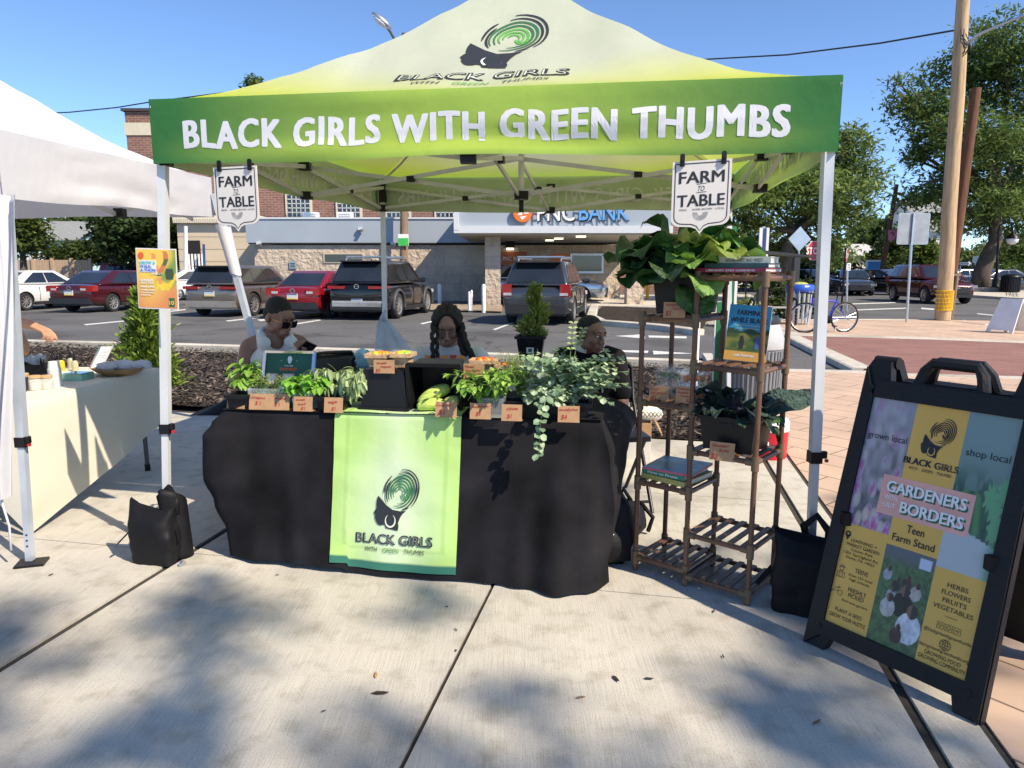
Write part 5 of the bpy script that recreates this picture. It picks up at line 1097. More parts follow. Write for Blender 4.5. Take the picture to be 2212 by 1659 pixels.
# white tent on the left
CWH = mat('white_canopy_cloth', (.7, .7, .74), .6, var=.03, scale=2, trans=.22, bump=.3, bscale=7, spec=.25)
wt_ = thing('canopy_tent', 'plain white pop up canopy with a gathered side curtain on its corner leg', 'canopy tent', (-4.05, 4.9, 0))
cw = [(-5.45, 3.3), (-2.38, 3.42), (-2.62, 6.4), (-5.65, 6.4)]
white = lambda *a: (.7, .7, .74)
canopy_cloth(wt_, cw, [2.08, 2.1, 2.24, 2.2], [1.77, 1.79, 1.905, 1.9], (-4.05, 4.9, 3.15), white, white, CWH, wr=.02, n=36, seed=11)
leg(wt_, gp(66, 1214), (-2.395, 3.47, 1.81), lock=.62, m=mat('blue_grey_steel', (.5, .55, .62), .35, .3))
leg(wt_, (-2.12, 6.3, 0), (-2.58, 6.36, 2.1), lock=.8, w=.05, m=mat('blue_grey_steel', (.5, .55, .62), .35, .3)); leg(wt_, (-5.5, 3.4, 0), (-5.5, 3.4, 1.95)); leg(wt_, (-5.6, 6.3, 0), (-5.6, 6.3, 2.1))
b, b2 = Each('truss_bar', wt_, STEEL), Each('truss_bracket', wt_, BLACKP)
pr = V((-2.52, 3.5, 0)), V((-2.74, 6.3, 0))
for i in range(2):
    p, q = lerp(*pr, i*.5), lerp(*pr, i*.5+.5); z0, z1 = 1.78+.06*i, 2.0+.06*i
    b.bar(p+V((0, 0, z1)), q+V((-.02, 0, z0+.04)), .014, .028); b.bar(p+V((0, 0, z0)), q+V((-.03, 0, z1+.04)), .014, .028); b2.box((p+q)/2+V((0, 0, (z0+z1)/2)), (.05, .05, .05))
b2.box(lerp(*pr, .5)+V((0, 0, 1.83)), (.06, .06, .06))
def cur(u, v):
    w = lerp(.3, .1, v**.8); x = -2.27-.2*v-(1-u)*w+.012*math.sin(v*5); z = 1.8-1.45*v
    return V((x, 3.37+.03*math.sin(u*17+v*3)+.015*math.sin(u*41), z))
b = rel_t(MB(), wt_).use(CWH); b.grid(cur, 40, 24); b.tube([(-2.52, 3.37, .36), (-2.5, 3.38, .2), (-2.49, 3.36, .08)], .006, 5); b.build('side_curtain', wt_, smooth=180)
b = rel_t(MB(), wt_).use(CWH); lp0, lp1 = V((-2.58, 6.36, 2.1)), V((-2.12, 6.3, 0))
b.grid(lambda u, v: lerp(lp0, lp1, .13+.2*v)+V((.05*math.cos(u*6.283)*(1.25-.3*v), .045*math.sin(u*6.283)*(1.2-.3*v), .01*math.sin(u*12))), 20, 8); b.build('leg_wrap', wt_, smooth=180)

# ================================================================ SIGNS ON THE CANOPY
SHW = mat('sign_cream', (.7, .66, .62), .5, var=.05, scale=3)
def shield(w, h):
    o = [(-w/2, h)]; o += [(-w/2, h*.22)]+[(-w/2+w*.16*(1-math.cos(a)), h*.22-h*.11*math.sin(a)) for a in [R(k*18) for k in range(1, 6)]]
    o += [(-w*.16, h*.10), (-w*.07, h*.07), (0, 0)]; return o+[(-x, y) for x, y in o[-2::-1]]
def farm_sign(px0, px1, py0, py1, u, label):
    p = val(u, 0, .012); ux = (val(u+.02, 0)-val(u-.02, 0)); ux.z = 0; ux.normalize(); ux = V((ux.x, ux.y, (0.02 if u < .5 else .045))).normalized(); uy = V((0, 0, 1)); n = ux.cross(uy)
    d = (p-V((0, 0, HC))).dot(V((0, CS, -SN))); w = (px1-px0)/FPX*d*1.0; h = (py1-py0)/FPX*d
    c = ray((px0+px1)/2, py1); t_ = (p.x*n.x+p.y*n.y-n.y*0)/(c.x*n.x+c.y*n.y); o = V((0, 0, HC))+c*t_+n*.012
    t = thing('hanging_sign', label, 'sign', o); f = lambda x, y, k=0: o+ux*x+uy*y+n*(.006+.0012*k)
    b = rel_t(MB(), t).use(SHW).prism(shield(w, h), o, ux, uy, .005); bd = b.build('board', t)
    sc = shield(w*.9, h*.92); b = rel_t(MB(), t).use(INK)
    b.strip([(x, y+h*.045) for x, y in sc], .0035, f); b.strip([(-w*.45, h*.965), (w*.45, h*.965)], .004, f); b.build('border', bd)
    b = rel_t(MB(), t).use(INK); b.text('FARM', f, h*.165, 0, h*.70, w*.76, bold=.03); b.text('TABLE', f, h*.165, 0, h*.385, w*.8, bold=.03); b.text('TO', f, h*.075, .0, h*.585, w*.11, shear=.25)
    b.strip([(-w*.08, h*.68), (w*.09, h*.69)], .002, f); b.strip([(-w*.08, h*.565), (w*.09, h*.575)], .002, f)
    for s, x in (('FRESH', -.3), ('·', -.16), ('HOME GROWN', .03), ('·', .22), ('LOCAL', .33)): b.text(s, f, h*.028, w*x, h*.325, None)
    b.build('lettering', bd); b = rel_t(MB(), t).use(mat('sign_grey', (.35, .34, .33), .6))
    for k in range(11): a = R(180+18*k); b.add([f(math.cos(a+e)*r*w, h*.29+math.sin(a+e)*r*w) for e, r in ((-.1, .045), (.1, .045), (.11, .13), (-.11, .13))], [(0, 1, 2, 3)])
    b.build('sunburst', bd)
    for x in (-.34, .36): b = rel_t(MB(), t).use(BLACKP).bar(f(w*x, h*.93)+n*.004, f(w*x, h*1.09)+n*.004, .018, .01); b.bar(f(w*x, h*1.0)+n*.012, f(w*x, h*1.1)+n*.004, .012, .006); b.tube([f(w*x, h*.95)+n*.001, f(w*x, h*.95)+n*.012], .006, 6); b.build('clip', t)
farm_sign(468, 571, 363, 500, u_at(520), 'cream shield sign reading FARM TO TABLE hanging beside the poster leg')
farm_sign(1448, 1572, 350, 505, u_at(1510), 'shield sign reading FARM TO TABLE hanging over the leafy crate')
# poster taped to the front leg
ctr = at(340, 602, 3.42); pw, ph = .212, .285; ux = V((.985, -.17, -.03)).normalized(); uy = V((.03, 0, 1)).normalized(); n = ux.cross(uy)
PRINT = mat('printed_paper', vcol=True, var=0, rough=.35, spec=.4)
t = thing('poster', 'orange and green event poster taped to the front leg of the green canopy', 'poster', ctr)
f = lambda x, y, k=0: ctr+ux*x+uy*y+n*(.004+.001*k)
b = rel_t(MB(), t).use(WINK).prism([(-pw/2, -ph/2), (pw/2, -ph/2), (pw/2, ph/2), (-pw/2, ph/2)], ctr, ux, uy, .002)
def postc(u, v):
    c = mixc((.72, .27, .1), (.85, .58, .1), v*1.6-.1+.3*math.sin(u*5)); g = sm((u-.55+.25*math.sin(v*5))*4)*sm((v-.3)*4); c = mixc(c, (.2, .33, .07), g)
    if abs(v-(.32+.3*(u-.4)+.06*math.sin(u*14))) < .06 and u > .45: c = (.8, .6, .05)
    if abs((u-.5)+.35*(v-.7)) < .05 and v > .3: c = (.8, .3, .1) if math.sin(v*30) > 0 else (.85, .62, .08)
    if abs((u-.66)-.1*math.sin(v*9)) < .06 and .55 < v < .98: c = (.1, .14, .06) if math.sin(v*26) > 0 else (.62, .2, .08)
    return c
b.use(PRINT).grid(lambda u, v: f((u-.5)*pw*.96, (v-.5)*ph*.965, -1), 40, 54, postc); pp = b.build('sheet', t)
b = rel_t(MB(), t); b.use(WINK).prism([(-.088, .03), (.0, .03), (.0, .086), (-.088, .086)], f(0, 0, 0), ux, uy, .0003)
for s, y, m, w in (('GROW &', .069, mat('print_cyan', (.1, .55, .6), .5), .08), ('WALK-', .051, mat('print_blue', (.05, .2, .7), .5), .062), ('A-THON', .034, mat('print_blue', (.05, .2, .7), .5), .08)): b.use(m).text(s, lambda x, q: f(x, q, 2), .014, -.084, y, w, 'L', bold=.05)
b.use(WINK)
for s, y, w, h, x in (('5 PHILLY', .021, .055, .008, -.025), ('SUNDAY', -.012, .068, .011, -.085), ('AUG 9TH', -.024, .066, .01, -.085), ('9AM-1PM', -.042, .07, .009, -.085), ('COBBS CREEK', -.056, .075, .006, -.085), ('COUNTY PARK', -.068, .07, .006, -.085), ('DARBY PA', -.08, .05, .006, -.085)): b.text(s, lambda x_, q: f(x_, q, 2), h, x, y, w, 'L', bold=.05)
b.use(mat('print_red_orange', (.75, .12, .03), .5)).add([f(-.078+.015*math.cos(a), .108+.016*math.sin(a), 1) for a in [k/14*6.283 for k in range(14)]], [tuple(range(14))])
b.use(LGREEN).prism([(.058, -.13), (.088, -.13), (.088, -.088), (.058, -.088)], f(0, 0, 0), ux, uy, .0003); b.use(mat('print_yellow', (.8, .6, .1), .5)).text('10', lambda x, q: f(x, q, 2), .02, .073, -.12, .024, bold=.04)
b.use(mat('print_dark_green', (.05, .08, .04), .5)).prism([(.05, .0), (.085, .0), (.09, .02), (.085, .05), (.05, .05), (.045, .03)], f(0, 0, 0), ux, uy, .0003); b.build('print', pp)
# weight bags on the front legs
NYL = mat('black_nylon', (.0085, .0085, .0105), .6, var=.25, scale=5, bump=.35, bscale=14, spec=.22)
def weight_bag(label, c, rz, w, d, h, handle=True, seed=0):
    t = thing('weight_bag', label, 'weight bag', c, rz); b = MB().use(NYL)
    def fn(u, v):
        a = u*6.2832; z = v*h; k = 1+.10*math.sin(math.pi*min(1, v*1.2)); q = max(0, (v-.8)/.2); sq = (abs(math.cos(a))**5+abs(math.sin(a))**5)**-.2
        x = w/2*math.cos(a)*sq*k*(1+.08*q); y = d/2*math.sin(a)*sq*k*(1-.72*q); s = .007*(vnoise(a*1.6+seed, v*4, seed)+vnoise(a*4, v*11, seed+1)*.5)
        z += q*.045*(math.cos(a)**2)*(1.3 if math.cos(a) < 0 else .5)-.03*(1-q)*0
        return V((x+s*math.cos(a), y+s*math.sin(a), z))
    b.grid(fn, 48, 22); N = 49; b.add([fn(k/48, 1) for k in range(48)], [tuple(range(48))]); b.build('bag', t, smooth=180)
    if handle: b = MB().use(NYL); b.tube([(.02, .05, h-.02), (.0, .055, h+.05), (.05, .06, h+.1), (.1, .05, h+.04), (.1, .04, h-.03)], .018, 6); b.build('handle', t, smooth=180)
    b = MB().use(NYL); b.bar((-w/2-.01, -.02, h*.6), (-w/2-.07, -.05, h*.35), .03, .006); b.build('strap', t); return t
wb = gp(346, 1205); weight_bag('black nylon weight bag strapped to the leg below the poster', wb+V((.0, -.03, 0)), R(-12), .22, .13, .27, True, 2)
b = MB().use(NYL)
def flap(u, v): a = R(-70+150*u); return V((.0+.14*math.cos(a)*(1-.15*v), .08+.13*math.sin(a)*.7, .37*v*(1-.55*u**2)+.0))
b.grid(flap, 16, 12); bpar = [o for o in COL.objects if o.name == 'weight_bag'][0]; b.x = Mx.Identity(4); o = b.build('rear_pouch', bpar, smooth=180); md = o.modifiers.new('s', 'SOLIDIFY'); md.thickness = .04
b = MB().use(SILVER).tube([(.16, -.03, .006), (.175, -.03, .006)], .02, 12); b.build('grommet', bpar)
wb2 = gp(1722, 1310)
weight_bag('plain black cloth weight bag half hidden behind the sandwich board sign', wb2+V((.0, -.02, 0)), R(-20), .22, .15, .31, True, 7)
# ================================================================ THE STALL'S TABLE
TZ = .77; TL, TR = gp(485, 885, TZ), gp(1300, 908, TZ); TW = (TR-TL).length; td = (TR-TL).normalized(); tn = V((-td.y, td.x, 0)); TD = .72
BCL = mat('black_table_cloth', (.0115, .011, .0135), .85, var=.75, scale=3.4, bump=.15, bscale=180, spec=.16)
def T(x, y, z=0.): return TL+td*x+tn*y+V((0, 0, z))
def interp(tab, x):
    for (a, p), (b, q) in zip(tab, tab[1:]):
        if x <= b: return lerp(p, q, sm((x-a)/(b-a)) if len(tab) > 2 else (x-a)/(b-a))
    return tab[-1][1]
LPROF = [(0, 0), (.1, .09), (.18, .15), (.45, .16), (.62, .1), (.84, .02), (1, .0)]
FBOT = [(0, .03), (.1, .09), (.3, .12), (.5, .15), (.7, .15), (.82, .19), (.9, .26), (.96, .2), (1, .08)]
RPROF = [(0, 0), (.25, .05), (.55, .08), (.8, .06), (1, .02)]
def drape(s, v, off=0.):
    """the cloth: s 0-1 left end, 1-2 front, 2-3 right end; v from the table edge down."""
    if s < 1: top = T(0, TD*(1-s)); n = -td; o = interp(LPROF, v)*(.75+.25*s)
    elif s <= 2: u = s-1; top = T(TW*u, 0); n = -tn; o = interp(FBOT, u)*(v**1.15)
    else: u = s-2; top = T(TW, TD*u); n = td; o = interp(RPROF, v)+.12*u*math.sin(math.pi*min(1, v*1.2))
    k1, k2 = sm((s-.93)/.14), sm((s-1.93)/.14); n = (-td*(1-k1)-tn*(k1*(1-k2))+td*k2).normalized() if True else n
    if .93 < s < 1.07: e = (1-abs(s-1)/.07); o = lerp(o, lerp(interp(LPROF, v), interp(FBOT, 0)*v, .5)*1.15+.01, e*.8)
    f = .010*v*math.sin(s*19+v*1.8+1.4*math.sin(s*5))*(.5+.5*vnoise(s*3, v*1.5, 6))+.004*v*v*math.sin(s*47+v*3)+.0025*vnoise(s*11+v*2, v*5, 2)*min(1, v*4)+.012*v*math.exp(-((s-1.16-.05*v)/.02)**2)-.010*v*math.exp(-((s-1.12-.04*v)/.02)**2)+.012*v*math.exp(-((s-1.83+.04*v)/.018)**2)-.012*v*math.exp(-((s-1.87+.03*v)/.02)**2)+.010*v*math.exp(-((s-1.72)/.02)**2)
    if 1.02 < s < 1.98: f *= .9
    zb = .012+(0 if s < 2.15 else min(.46, (s-2.15)*.9))+(.02*max(0, math.sin((s-1)*6)) if s < 1.35 else 0)
    r = min(1, v/.03); edge = .012*(r-1)                  # rounded table edge
    return V((top.x, top.y, 0))+n*(o+f+edge+off)+V((0, 0, lerp(TZ+.004, zb, v)-.0*r))
table = thing('folding_table', 'white folding table under the black cloth', 'table', T(TW/2, TD/2, -TZ))
rel_t(MB(), table).use(WHITEP).box(T(TW/2, TD/2, -.025), (TW-.03, TD-.03, .04), rz=math.atan2(td.y, td.x)).build('tabletop', table)
for x in (.15, TW-.15):
    for y in (.1, TD-.1): rel_t(MB(), table).use(SILVER).tube([T(x, y, -.05), T(x, y, -TZ)], .014, 8).build('leg', table)
b = MB().use(BCL); NS = 260
b.grid(lambda u, v: drape(u*3, v**1.2), NS, 40); b.grid(lambda u, v: T(-.008+u*(TW+.016), -.008+v*(TD+.016), .0045), 12, 6); cl = b.build('tablecloth', smooth=60); cl.location = (0, 0, 0)
tag(cl, 'long black cloth draped to the ground over the stall table', 'tablecloth')
# printed runner
PRC = mat('printed_runner', vcol=True, var=.05, scale=2, rough=.6, bump=.25, bscale=7, spec=.25)
def u_front(px, py): p = gp(px, py, TZ); return (p-TL).dot(td)/TW
ru0, ru1 = u_front(727, 890), u_front(999, 898)
def runner(u, w): 
    s = 1+lerp(ru0-.004*max(0, w), ru1-.004*max(0, w), u)
    if w < 0: q = T((s-1)*TW, -w*.9-.012, .0085+.003*math.sin(u*9)); return q
    return drape(s, w*.965, .005+.003*vnoise(u*6, w*9, 5))+(V((0, 0, .006*(1-w*20))) if w < .05 else V((0, 0, 0)))
def runc(u, w):
    e = abs(2*u-1)
    if w > .945: return (.04, .17, .12)
    c = mixc((.56, .68, .46), (.42, .64, .2), e*1.25-.2+.5*math.exp(-((w-.12)/.2)**2)+.3*sm((w-.75)*4)); d = min(min(u, 1-u)*.37/.036, max(0, (.9-w))/.03)
    return c if not .9 < d < 1.25 else mixc(c, (.3, .48, .14), .45)
b = MB().use(PRC); b.grid(lambda u, v: runner(u, lerp(-.3, 1, v)), 60, 90, lambda u, v: runc(u, lerp(-.3, 1, v)))
rn = b.build('table_runner', smooth=180); tag(rn, 'lime green printed runner with the head wrap emblem hanging over the table front', 'table runner')
rcx = (ru0+ru1)/2; rw_ = (ru1-ru0)*TW
def rfn(x, y, k=0): return drape(1+rcx+(x+.0)/TW, min(.98, (.545-y/TZ)*.965), .0105+.001*k)
b = MB(); logo(b, lambda x, y, k=0: rfn(x-.005, y, k), .00053, LDARK, LGREEN, LIGHTC, mat('print_leaf_green', (.05, .22, .08), .7, var=0)); b.build('emblem', rn)
b = MB(); logotext(b, lambda x, y, k=0: rfn(x, y, k), .00053, LDARK, mat('print_leaf_green', (.05, .22, .08), .7, var=0), mat('print_grey', (.25, .3, .27), .7, var=0)); b.build('emblem_lettering', rn)

# ---------------------------------------------------------------- price cards
def card(label, px, py, w, h, lines, yaw=0., z=TZ, lean=.22, m=KRAFT, ink=REDINK, back=True, Y=None):
    """folded kraft card standing with its lower edge middle at a pixel; w, h in photo pixels"""
    o = gp(px, py, z+.006) if Y is None else at(px, py, Y); k = (o.y/CS)/FPX; w, h = w*k, h*k
    t = thing('price_card', label, 'price card', o, yaw, 'handwritten kraft price cards'); ux, uy = V((1, 0, 0)), V((0, math.sin(lean), math.cos(lean))); n = ux.cross(uy)
    b = MB().use(m).prism([(-w/2, 0), (w/2, 0), (w/2, h), (-w/2, h)], (0, 0, 0), ux, uy, .0015)
    if back: b.prism([(-w/2, 0), (w/2, 0), (w/2, -h*.55), (-w/2, -h*.55)], V((0, 0, .0005)), ux, V((0, -1, .06)).normalized(), -.0015)
    cd = b.build('card', t); b = MB().use(ink)
    for (s, x, y, hh, ww) in lines: b.text(s, lambda a, c: ux*a+uy*c+n*.0022, h*hh, w*x, h*y, w*ww if ww else None, shear=.22, bold=.03, wob=h*.018)
    b.build('lettering', cd); return t
card('folded card reading Thai Basil, the first card at the table end by the mulch', 509, 882, 44, 29, [('Thai', -.15, .7, .2, .42), ('Basil', 0, .38, .2, .5), ('$2', .1, .08, .2, .2)], R(-14))
card('wide card reading oregano and thyme in front of the clear tub', 581, 885, 91, 35, [('oregano', -.27, .68, .16, .36), ('$ 1', -.28, .28, .26, .14), ('thyme', .27, .66, .16, .28), ('$ 1', .2, .22, .26, .14)], R(-6))
card('card reading sweet basil beside the wide oregano card', 654, 888, 43, 32, [('sweet', -.12, .72, .17, .5), ('basil', -.05, .42, .17, .46), ('$1', .0, .1, .22, .24)], R(-8))
card('card reading sage under the drooping grey green leaves', 720, 891, 42, 33, [('sage', -.05, .62, .2, .5), ('$1', .0, .15, .24, .24)], R(-6))
card('card reading Cucumber leaning in front of the tipped crate', 963, 901, 48, 34, [('Cucumber', -.1, .72, .15, .72), ('$1', -.2, .2, .34, .3)], R(-8))
card('card reading peppermint in front of the mint leaves', 1037, 905, 46, 35, [('peppermint', .0, .72, .15, .82), ('$1', -.1, .22, .26, .24)], R(-8))
card('card reading chives under the thin grassy stems', 1105, 909, 45, 36, [('chives', .02, .66, .2, .56), ('$1', -.12, .18, .26, .24)], R(-8))
card('card reading eucalyptus under the round silver leaves', 1228, 912, 47, 36, [('eucalyptus', .0, .7, .17, .84), ('$4', -.22, .2, .3, .28)], R(-8))

# ---------------------------------------------------------------- crates, baskets and tubs
def crate(name, label, c, rz, w, d, h, top=1.12, tilt=None, cat='crate', m=BLACKP, wall=.006, slot=True, stick=None, group=None):
    """open tapered crate, floor middle at c"""
    t = thing(name, label, cat, c, rz, group)
    if tilt is not None: t.rotation_euler = tilt
    b = MB().use(m); tw, td_ = w*top, d*top; N = []
    for (z, k) in ((0, 1), (h, top)): N += [(-w/2*k, -d/2*k, z), (w/2*k, -d/2*k, z), (w/2*k, d/2*k, z), (-w/2*k, d/2*k, z)]
    i_ = [(x*(1-2*wall/w), y*(1-2*wall/d), z+(wall if z == 0 else 0)) for x, y, z in N]
    b.add(N+i_, [(3, 2, 1, 0), (0, 1, 5, 4), (1, 2, 6, 5), (2, 3, 7, 6), (3, 0, 4, 7), (8, 9, 10, 11), (9, 8, 12, 13), (10, 9, 13, 14), (11, 10, 14, 15), (8, 11, 15, 12), (4, 5, 13, 12), (5, 6, 14, 13), (6, 7, 15, 14), (7, 4, 12, 15)])
    b.build('body', t); b = MB().use(m); k = top; r = .006
    P_ = [(-w/2*k-r, -d/2*k-r), (w/2*k+r, -d/2*k-r), (w/2*k+r, d/2*k+r), (-w/2*k-r, d/2*k+r)]
    for i in range(4): a, c2 = P_[i], P_[(i+1) % 4]; b.bar((*a, h-.008), (*c2, h-.008), .012, .018)
    b.build('rim', t)
    if slot: b = MB().use(SHADOWY); q = lerp(1, top, .78); b.box((0, -d/2*q-.0015, h*.78), (w*.3, .004, h*.11)); b.build('handle_slot', t)
    if stick: x, z, sw = stick; b = MB().use(WINK); q = lerp(1, top, z); b.prism([(-sw/2, -sw*.4), (sw/2, -sw*.4), (sw/2, sw*.4), (-sw/2, sw*.4)], (x, -d/2*q-.004, h*z), (1, 0, 0), (0, -.02, 1), .001); b.use(LGREEN).prism([(-sw*.22, -sw*.2), (sw*.22, -sw*.2), (sw*.28, sw*.25), (-sw*.28, sw*.25)], (x, -d/2*q-.0055, h*z), (1, 0, 0), (0, -.02, 1), .0005); b.build('sticker', t)
    return t
yt = math.atan2(td.y, td.x)
def tp(px, py, z=TZ): return gp(px, py, z+.006)
p = tp(830, 886); c1 = crate('crate', 'upturned black crate carrying the sweet pepper baskets', p+tn*.13+V((0, 0, .2)), yt, .2, .24, .2, 1.16, tilt=(math.pi, 0, yt), slot=True)
p = tp(938, 888); d2 = .21
c2 = crate('crate', 'black crate tipped on its side with cucumbers spilling out', p+tn*.2+V((0, 0, .13)), yt, .225, .215, .2, 1.12, tilt=(R(97), 0, yt), slot=False)
p = tp(1026, 885); crate('crate', 'black crate behind the peppermint carrying the tomato baskets', p+tn*.16, yt, .22, .22, .165, 1.06)
PULP = mat('pulp_basket', (.5, .33, .18), .85, var=.15, scale=25, bump=.3, bscale=60)
def basket(label, c, rz, w, d, h, fill=None, n=9):
    t = crate('berry_basket', label, c, rz, w, d, h, 1.22, cat='basket', m=PULP, wall=.004, slot=False, group='kraft berry baskets')
    for i in range(n if fill else 0):
        a = i*2.4; b = MB().use(fill[i % len(fill)]); b.ell((w*.38*math.cos(a)*math.sqrt(i/n), d*.38*math.sin(a)*math.sqrt(i/n), h*.92), (.019, .017, .016), 10); b.build('fruit', t, smooth=180)
    return t
YP = mat('yellow_pepper', (.8, .55, .02), .3); OP = mat('orange_pepper', (.8, .25, .02), .3); GP = mat('green_pepper', (.3, .5, .04), .3); RT = mat('red_tomato', (.6, .05, .02), .3)
p = tp(830, 886)+tn*.1; zt = TZ+.215
basket('kraft basket of orange sweet peppers on the upturned crate', V((p.x-.045, p.y+.0, zt)), yt, .085, .085, .062, [OP, YP, OP]); basket('kraft basket of yellow peppers with a green stem on the upturned crate', V((p.x+.075, p.y-.03, zt)), yt, .07, .085, .068, [YP, YP, GP])
card('card reading Sweet Pepper leaning on the baskets of peppers', 830, 806, 46, 29, [('Sweet', -.1, .7, .17, .5), ('Pepper', .1, .42, .17, .55), ('$3', -.3, .1, .26, .2)], R(-6), lean=.05, Y=p.y-.11, back=False)
p = tp(1036, 884)+tn*.12; zt = TZ+.172
basket('kraft tomato basket stacked brim to brim behind the tomato card', V((p.x, p.y, zt)), yt, .09, .085, .07, [RT, OP]); basket('second tomato basket standing beside the stacked one', V((p.x+.125, p.y-.0, zt-.02)), yt, .09, .085, .066, [RT, OP])
card('card reading Mixed Heirloom Tomato on the basket behind the mint', 1024, 817, 46, 32, [('Mixed', -.2, .74, .15, .45), ('Heirloom', -.05, .48, .15, .68), ('Tomato', .08, .24, .14, .55), ('$2', -.32, .04, .18, .2)], R(-8), lean=.05, Y=p.y-.1, back=False)
# cucumbers
CUC = mat('pale_cucumber', (.5, .62, .13), .35, var=.35, scale=16, stretch=(1, 6, 6), bump=.15, bscale=40)
def veg(name, label, cat, a, b_, r, m, n=14):
    a, b_ = V(a), V(b_); b = MB().use(m); pts = []; rr = []
    for i in range(n+1): t_ = i/n; pts.append(lerp(a, b_, t_)+V((0, 0, .012*math.sin(math.pi*t_)))); rr.append(r*max(.12, math.sin(math.pi*min(.985, max(.03, t_*.9+.05)))**.38)*(1+.12*(t_-.5)))
    b.tube(pts, rr, 14); o = b.build(name, smooth=180); return tag(o, label, cat)
CUC2 = 0; q1 = tp(902, 889); veg('cucumber', 'large pale green cucumber lying deepest in the tipped crate', 'cucumber', q1+V((0, .06, .03)), q1+V((.15, .1, .1)), .036, CUC)
veg('cucumber', 'long pale cucumber resting along the crate mouth', 'cucumber', q1+V((.0, .0, .024)), q1+V((.145, .012, .028)), .031, CUC); veg('cucumber', 'short yellowish cucumber behind the cucumber card', 'cucumber', q1+V((.12, .035, .03)), q1+V((.215, .05, .04)), .026, mat('yellowish_cucumber', (.5, .5, .14), .4, var=.2))
CLEAR = mat('clear_tub', (.8, .85, .85), .08, var=0, alpha=.13, spec=.8)
def tub(label, px, py, w, d, h):
    p = tp(px, py)+tn*(d/2+.012); b = MB().use(CLEAR); b.x = Mx.Translation(p) @ Mx.Rotation(yt, 4, 'Z')
    for s in (-1, 1): b.box((0, s*d/2, h/2), (w, .004, h)).box((s*w/2, 0, h/2), (.004, d, h))
    b.box((0, 0, .003), (w, d, .004)); b.tube([(-w/2, -d/2, h), (w/2, -d/2, h), (w/2, d/2, h), (-w/2, d/2, h), (-w/2, -d/2, h)], .004, 5); tag(b.build('clear_tub'), label, 'tub'); return p
t1 = tub('clear plastic tub holding the oregano and thyme', 566, 882, .15, .09, .095); t2 = tub('clear plastic tub holding the sweet basil', 652, 886, .1, .09, .085); t3 = tub('clear plastic tub behind the peppermint card', 1058, 903, .12, .09, .09)
for px, w, lab in ((510, .1, 'low black tray behind the Thai basil card'), (712, .13, 'low black tray holding the first sage bunch'), (1105, .11, 'black tray under the chives'), (1235, .15, 'black tub holding the eucalyptus')):
    p = tp(px, 884+int((px-500)*.027)); crate('tray', lab, p+tn*.07, yt, w, .1, .07, 1.08, cat='tray', slot=False)

# ---------------------------------------------------------------- herbs
HERB = mat('herb_leaf', vcol=True, var=.06, scale=40, rough=.45, trans=.25, spec=.4); STEM = mat('green_stem', (.2, .28, .08), .6)
rh = random.Random(11)
def leaf(b, p, d, up, L, Wd, curl=.3, cup=.12, n=4, col=(.1, .2, .03), tip=1.):
    """one curved, folded leaf; tip: 0 round, 1 pointed"""
    d = d.normalized(); s = d.cross(up)
    if s.length < 1e-4: s = V((1, 0, 0))
    s.normalize(); u = s.cross(d); vs = []; cs = []; pos = V(p)
    for i in range(n+1):
        t_ = i/n; w = Wd/2*(math.sin(math.pi*(t_**(.8 if tip else 1))*.97+.03) if tip else math.sqrt(max(0, 1-(2*t_-1)**2)))*1.0
        c = pos; vs += [c-s*w+u*w*cup*2, c, c+s*w+u*w*cup*2]; cs += [col, tuple(x*1.18 for x in col), col]
        a = curl/n; d = (d*math.cos(a)-u*math.sin(a)); u = s.cross(d); pos = pos+d*L/n
    fs = []
    for i in range(n): k = i*3; fs += [(k, k+1, k+4, k+3), (k+1, k+2, k+5, k+4)]
    b.add(vs, fs, cs)
def rcol_(a, b_): t_ = rh.random(); k = .75+.5*rh.random(); return tuple(lerp(x, y, t_)*k for x, y in zip(a, b_))
def herb(name, label, base, stems, spread, height, nl, L, Wd, c1, c2, droop=.4, pair=True, tip=1., curl=.5, dirs=None, sw=.0022, cat='herb'):
    """a bunch: stems arching out of base, with paired leaves"""
    t = thing(name, label, cat, base); b = MB().use(HERB); sb = MB().use(STEM)
    for k in range(stems):
        if dirs: e = V(dirs[k % len(dirs)])*(.8+.4*rh.random())
        else: a = rh.random()*6.283; r = spread*math.sqrt(rh.random()); e = V((r*math.cos(a), r*.8*math.sin(a), height*(.55+.5*rh.random())))
        m = V((e.x*.35, e.y*.35, max(e.z, height*.5)*.75)); s0 = V((rh.uniform(-.02, .02), rh.uniform(-.02, .02), 0)); pts = [s0*(1-x)**2+m*(2*x*(1-x))+(e-V((0, 0, droop*height*.4)) if e.z > 0 else e)*x*x for x in [i/6 for i in range(7)]]
        sb.tube(pts, [sw*(1-.6*i/6) for i in range(7)], 5, cap=False)
        for j in range(nl):
            x = (j+1.2)/(nl+.4); i = min(5, int(x*6)); p = lerp(pts[i], pts[i+1], x*6-i); d0 = (pts[i+1]-pts[i]).normalized(); a = j*1.57+k
            side_ = V((math.cos(a), math.sin(a), .1)); side_ = (side_-d0*side_.dot(d0)).normalized()
            for sg in ((1, -1) if pair else (1,)):
                dd = (side_*sg+d0*.55+V((0, 0, -droop*.5))); sz = (.6+.6*rh.random())*(1-.25*abs(x-.6)); leaf(b, p, dd, V((0, 0, 1)), L*sz, Wd*sz, curl*(.5+rh.random()), col=rcol_(c1, c2), tip=tip)
        leaf(b, pts[-1], d0, V((0, 0, 1)), L*.6, Wd*.5, curl, col=rcol_(c1, c2), tip=tip)
    b.build('leaves', t); sb.build('stems', t); return t
BAS = ((.10, .24, .025), (.26, .44, .08)); SAG = ((.17, .25, .10), (.36, .45, .22)); EUC = ((.15, .25, .14), (.44, .54, .36))
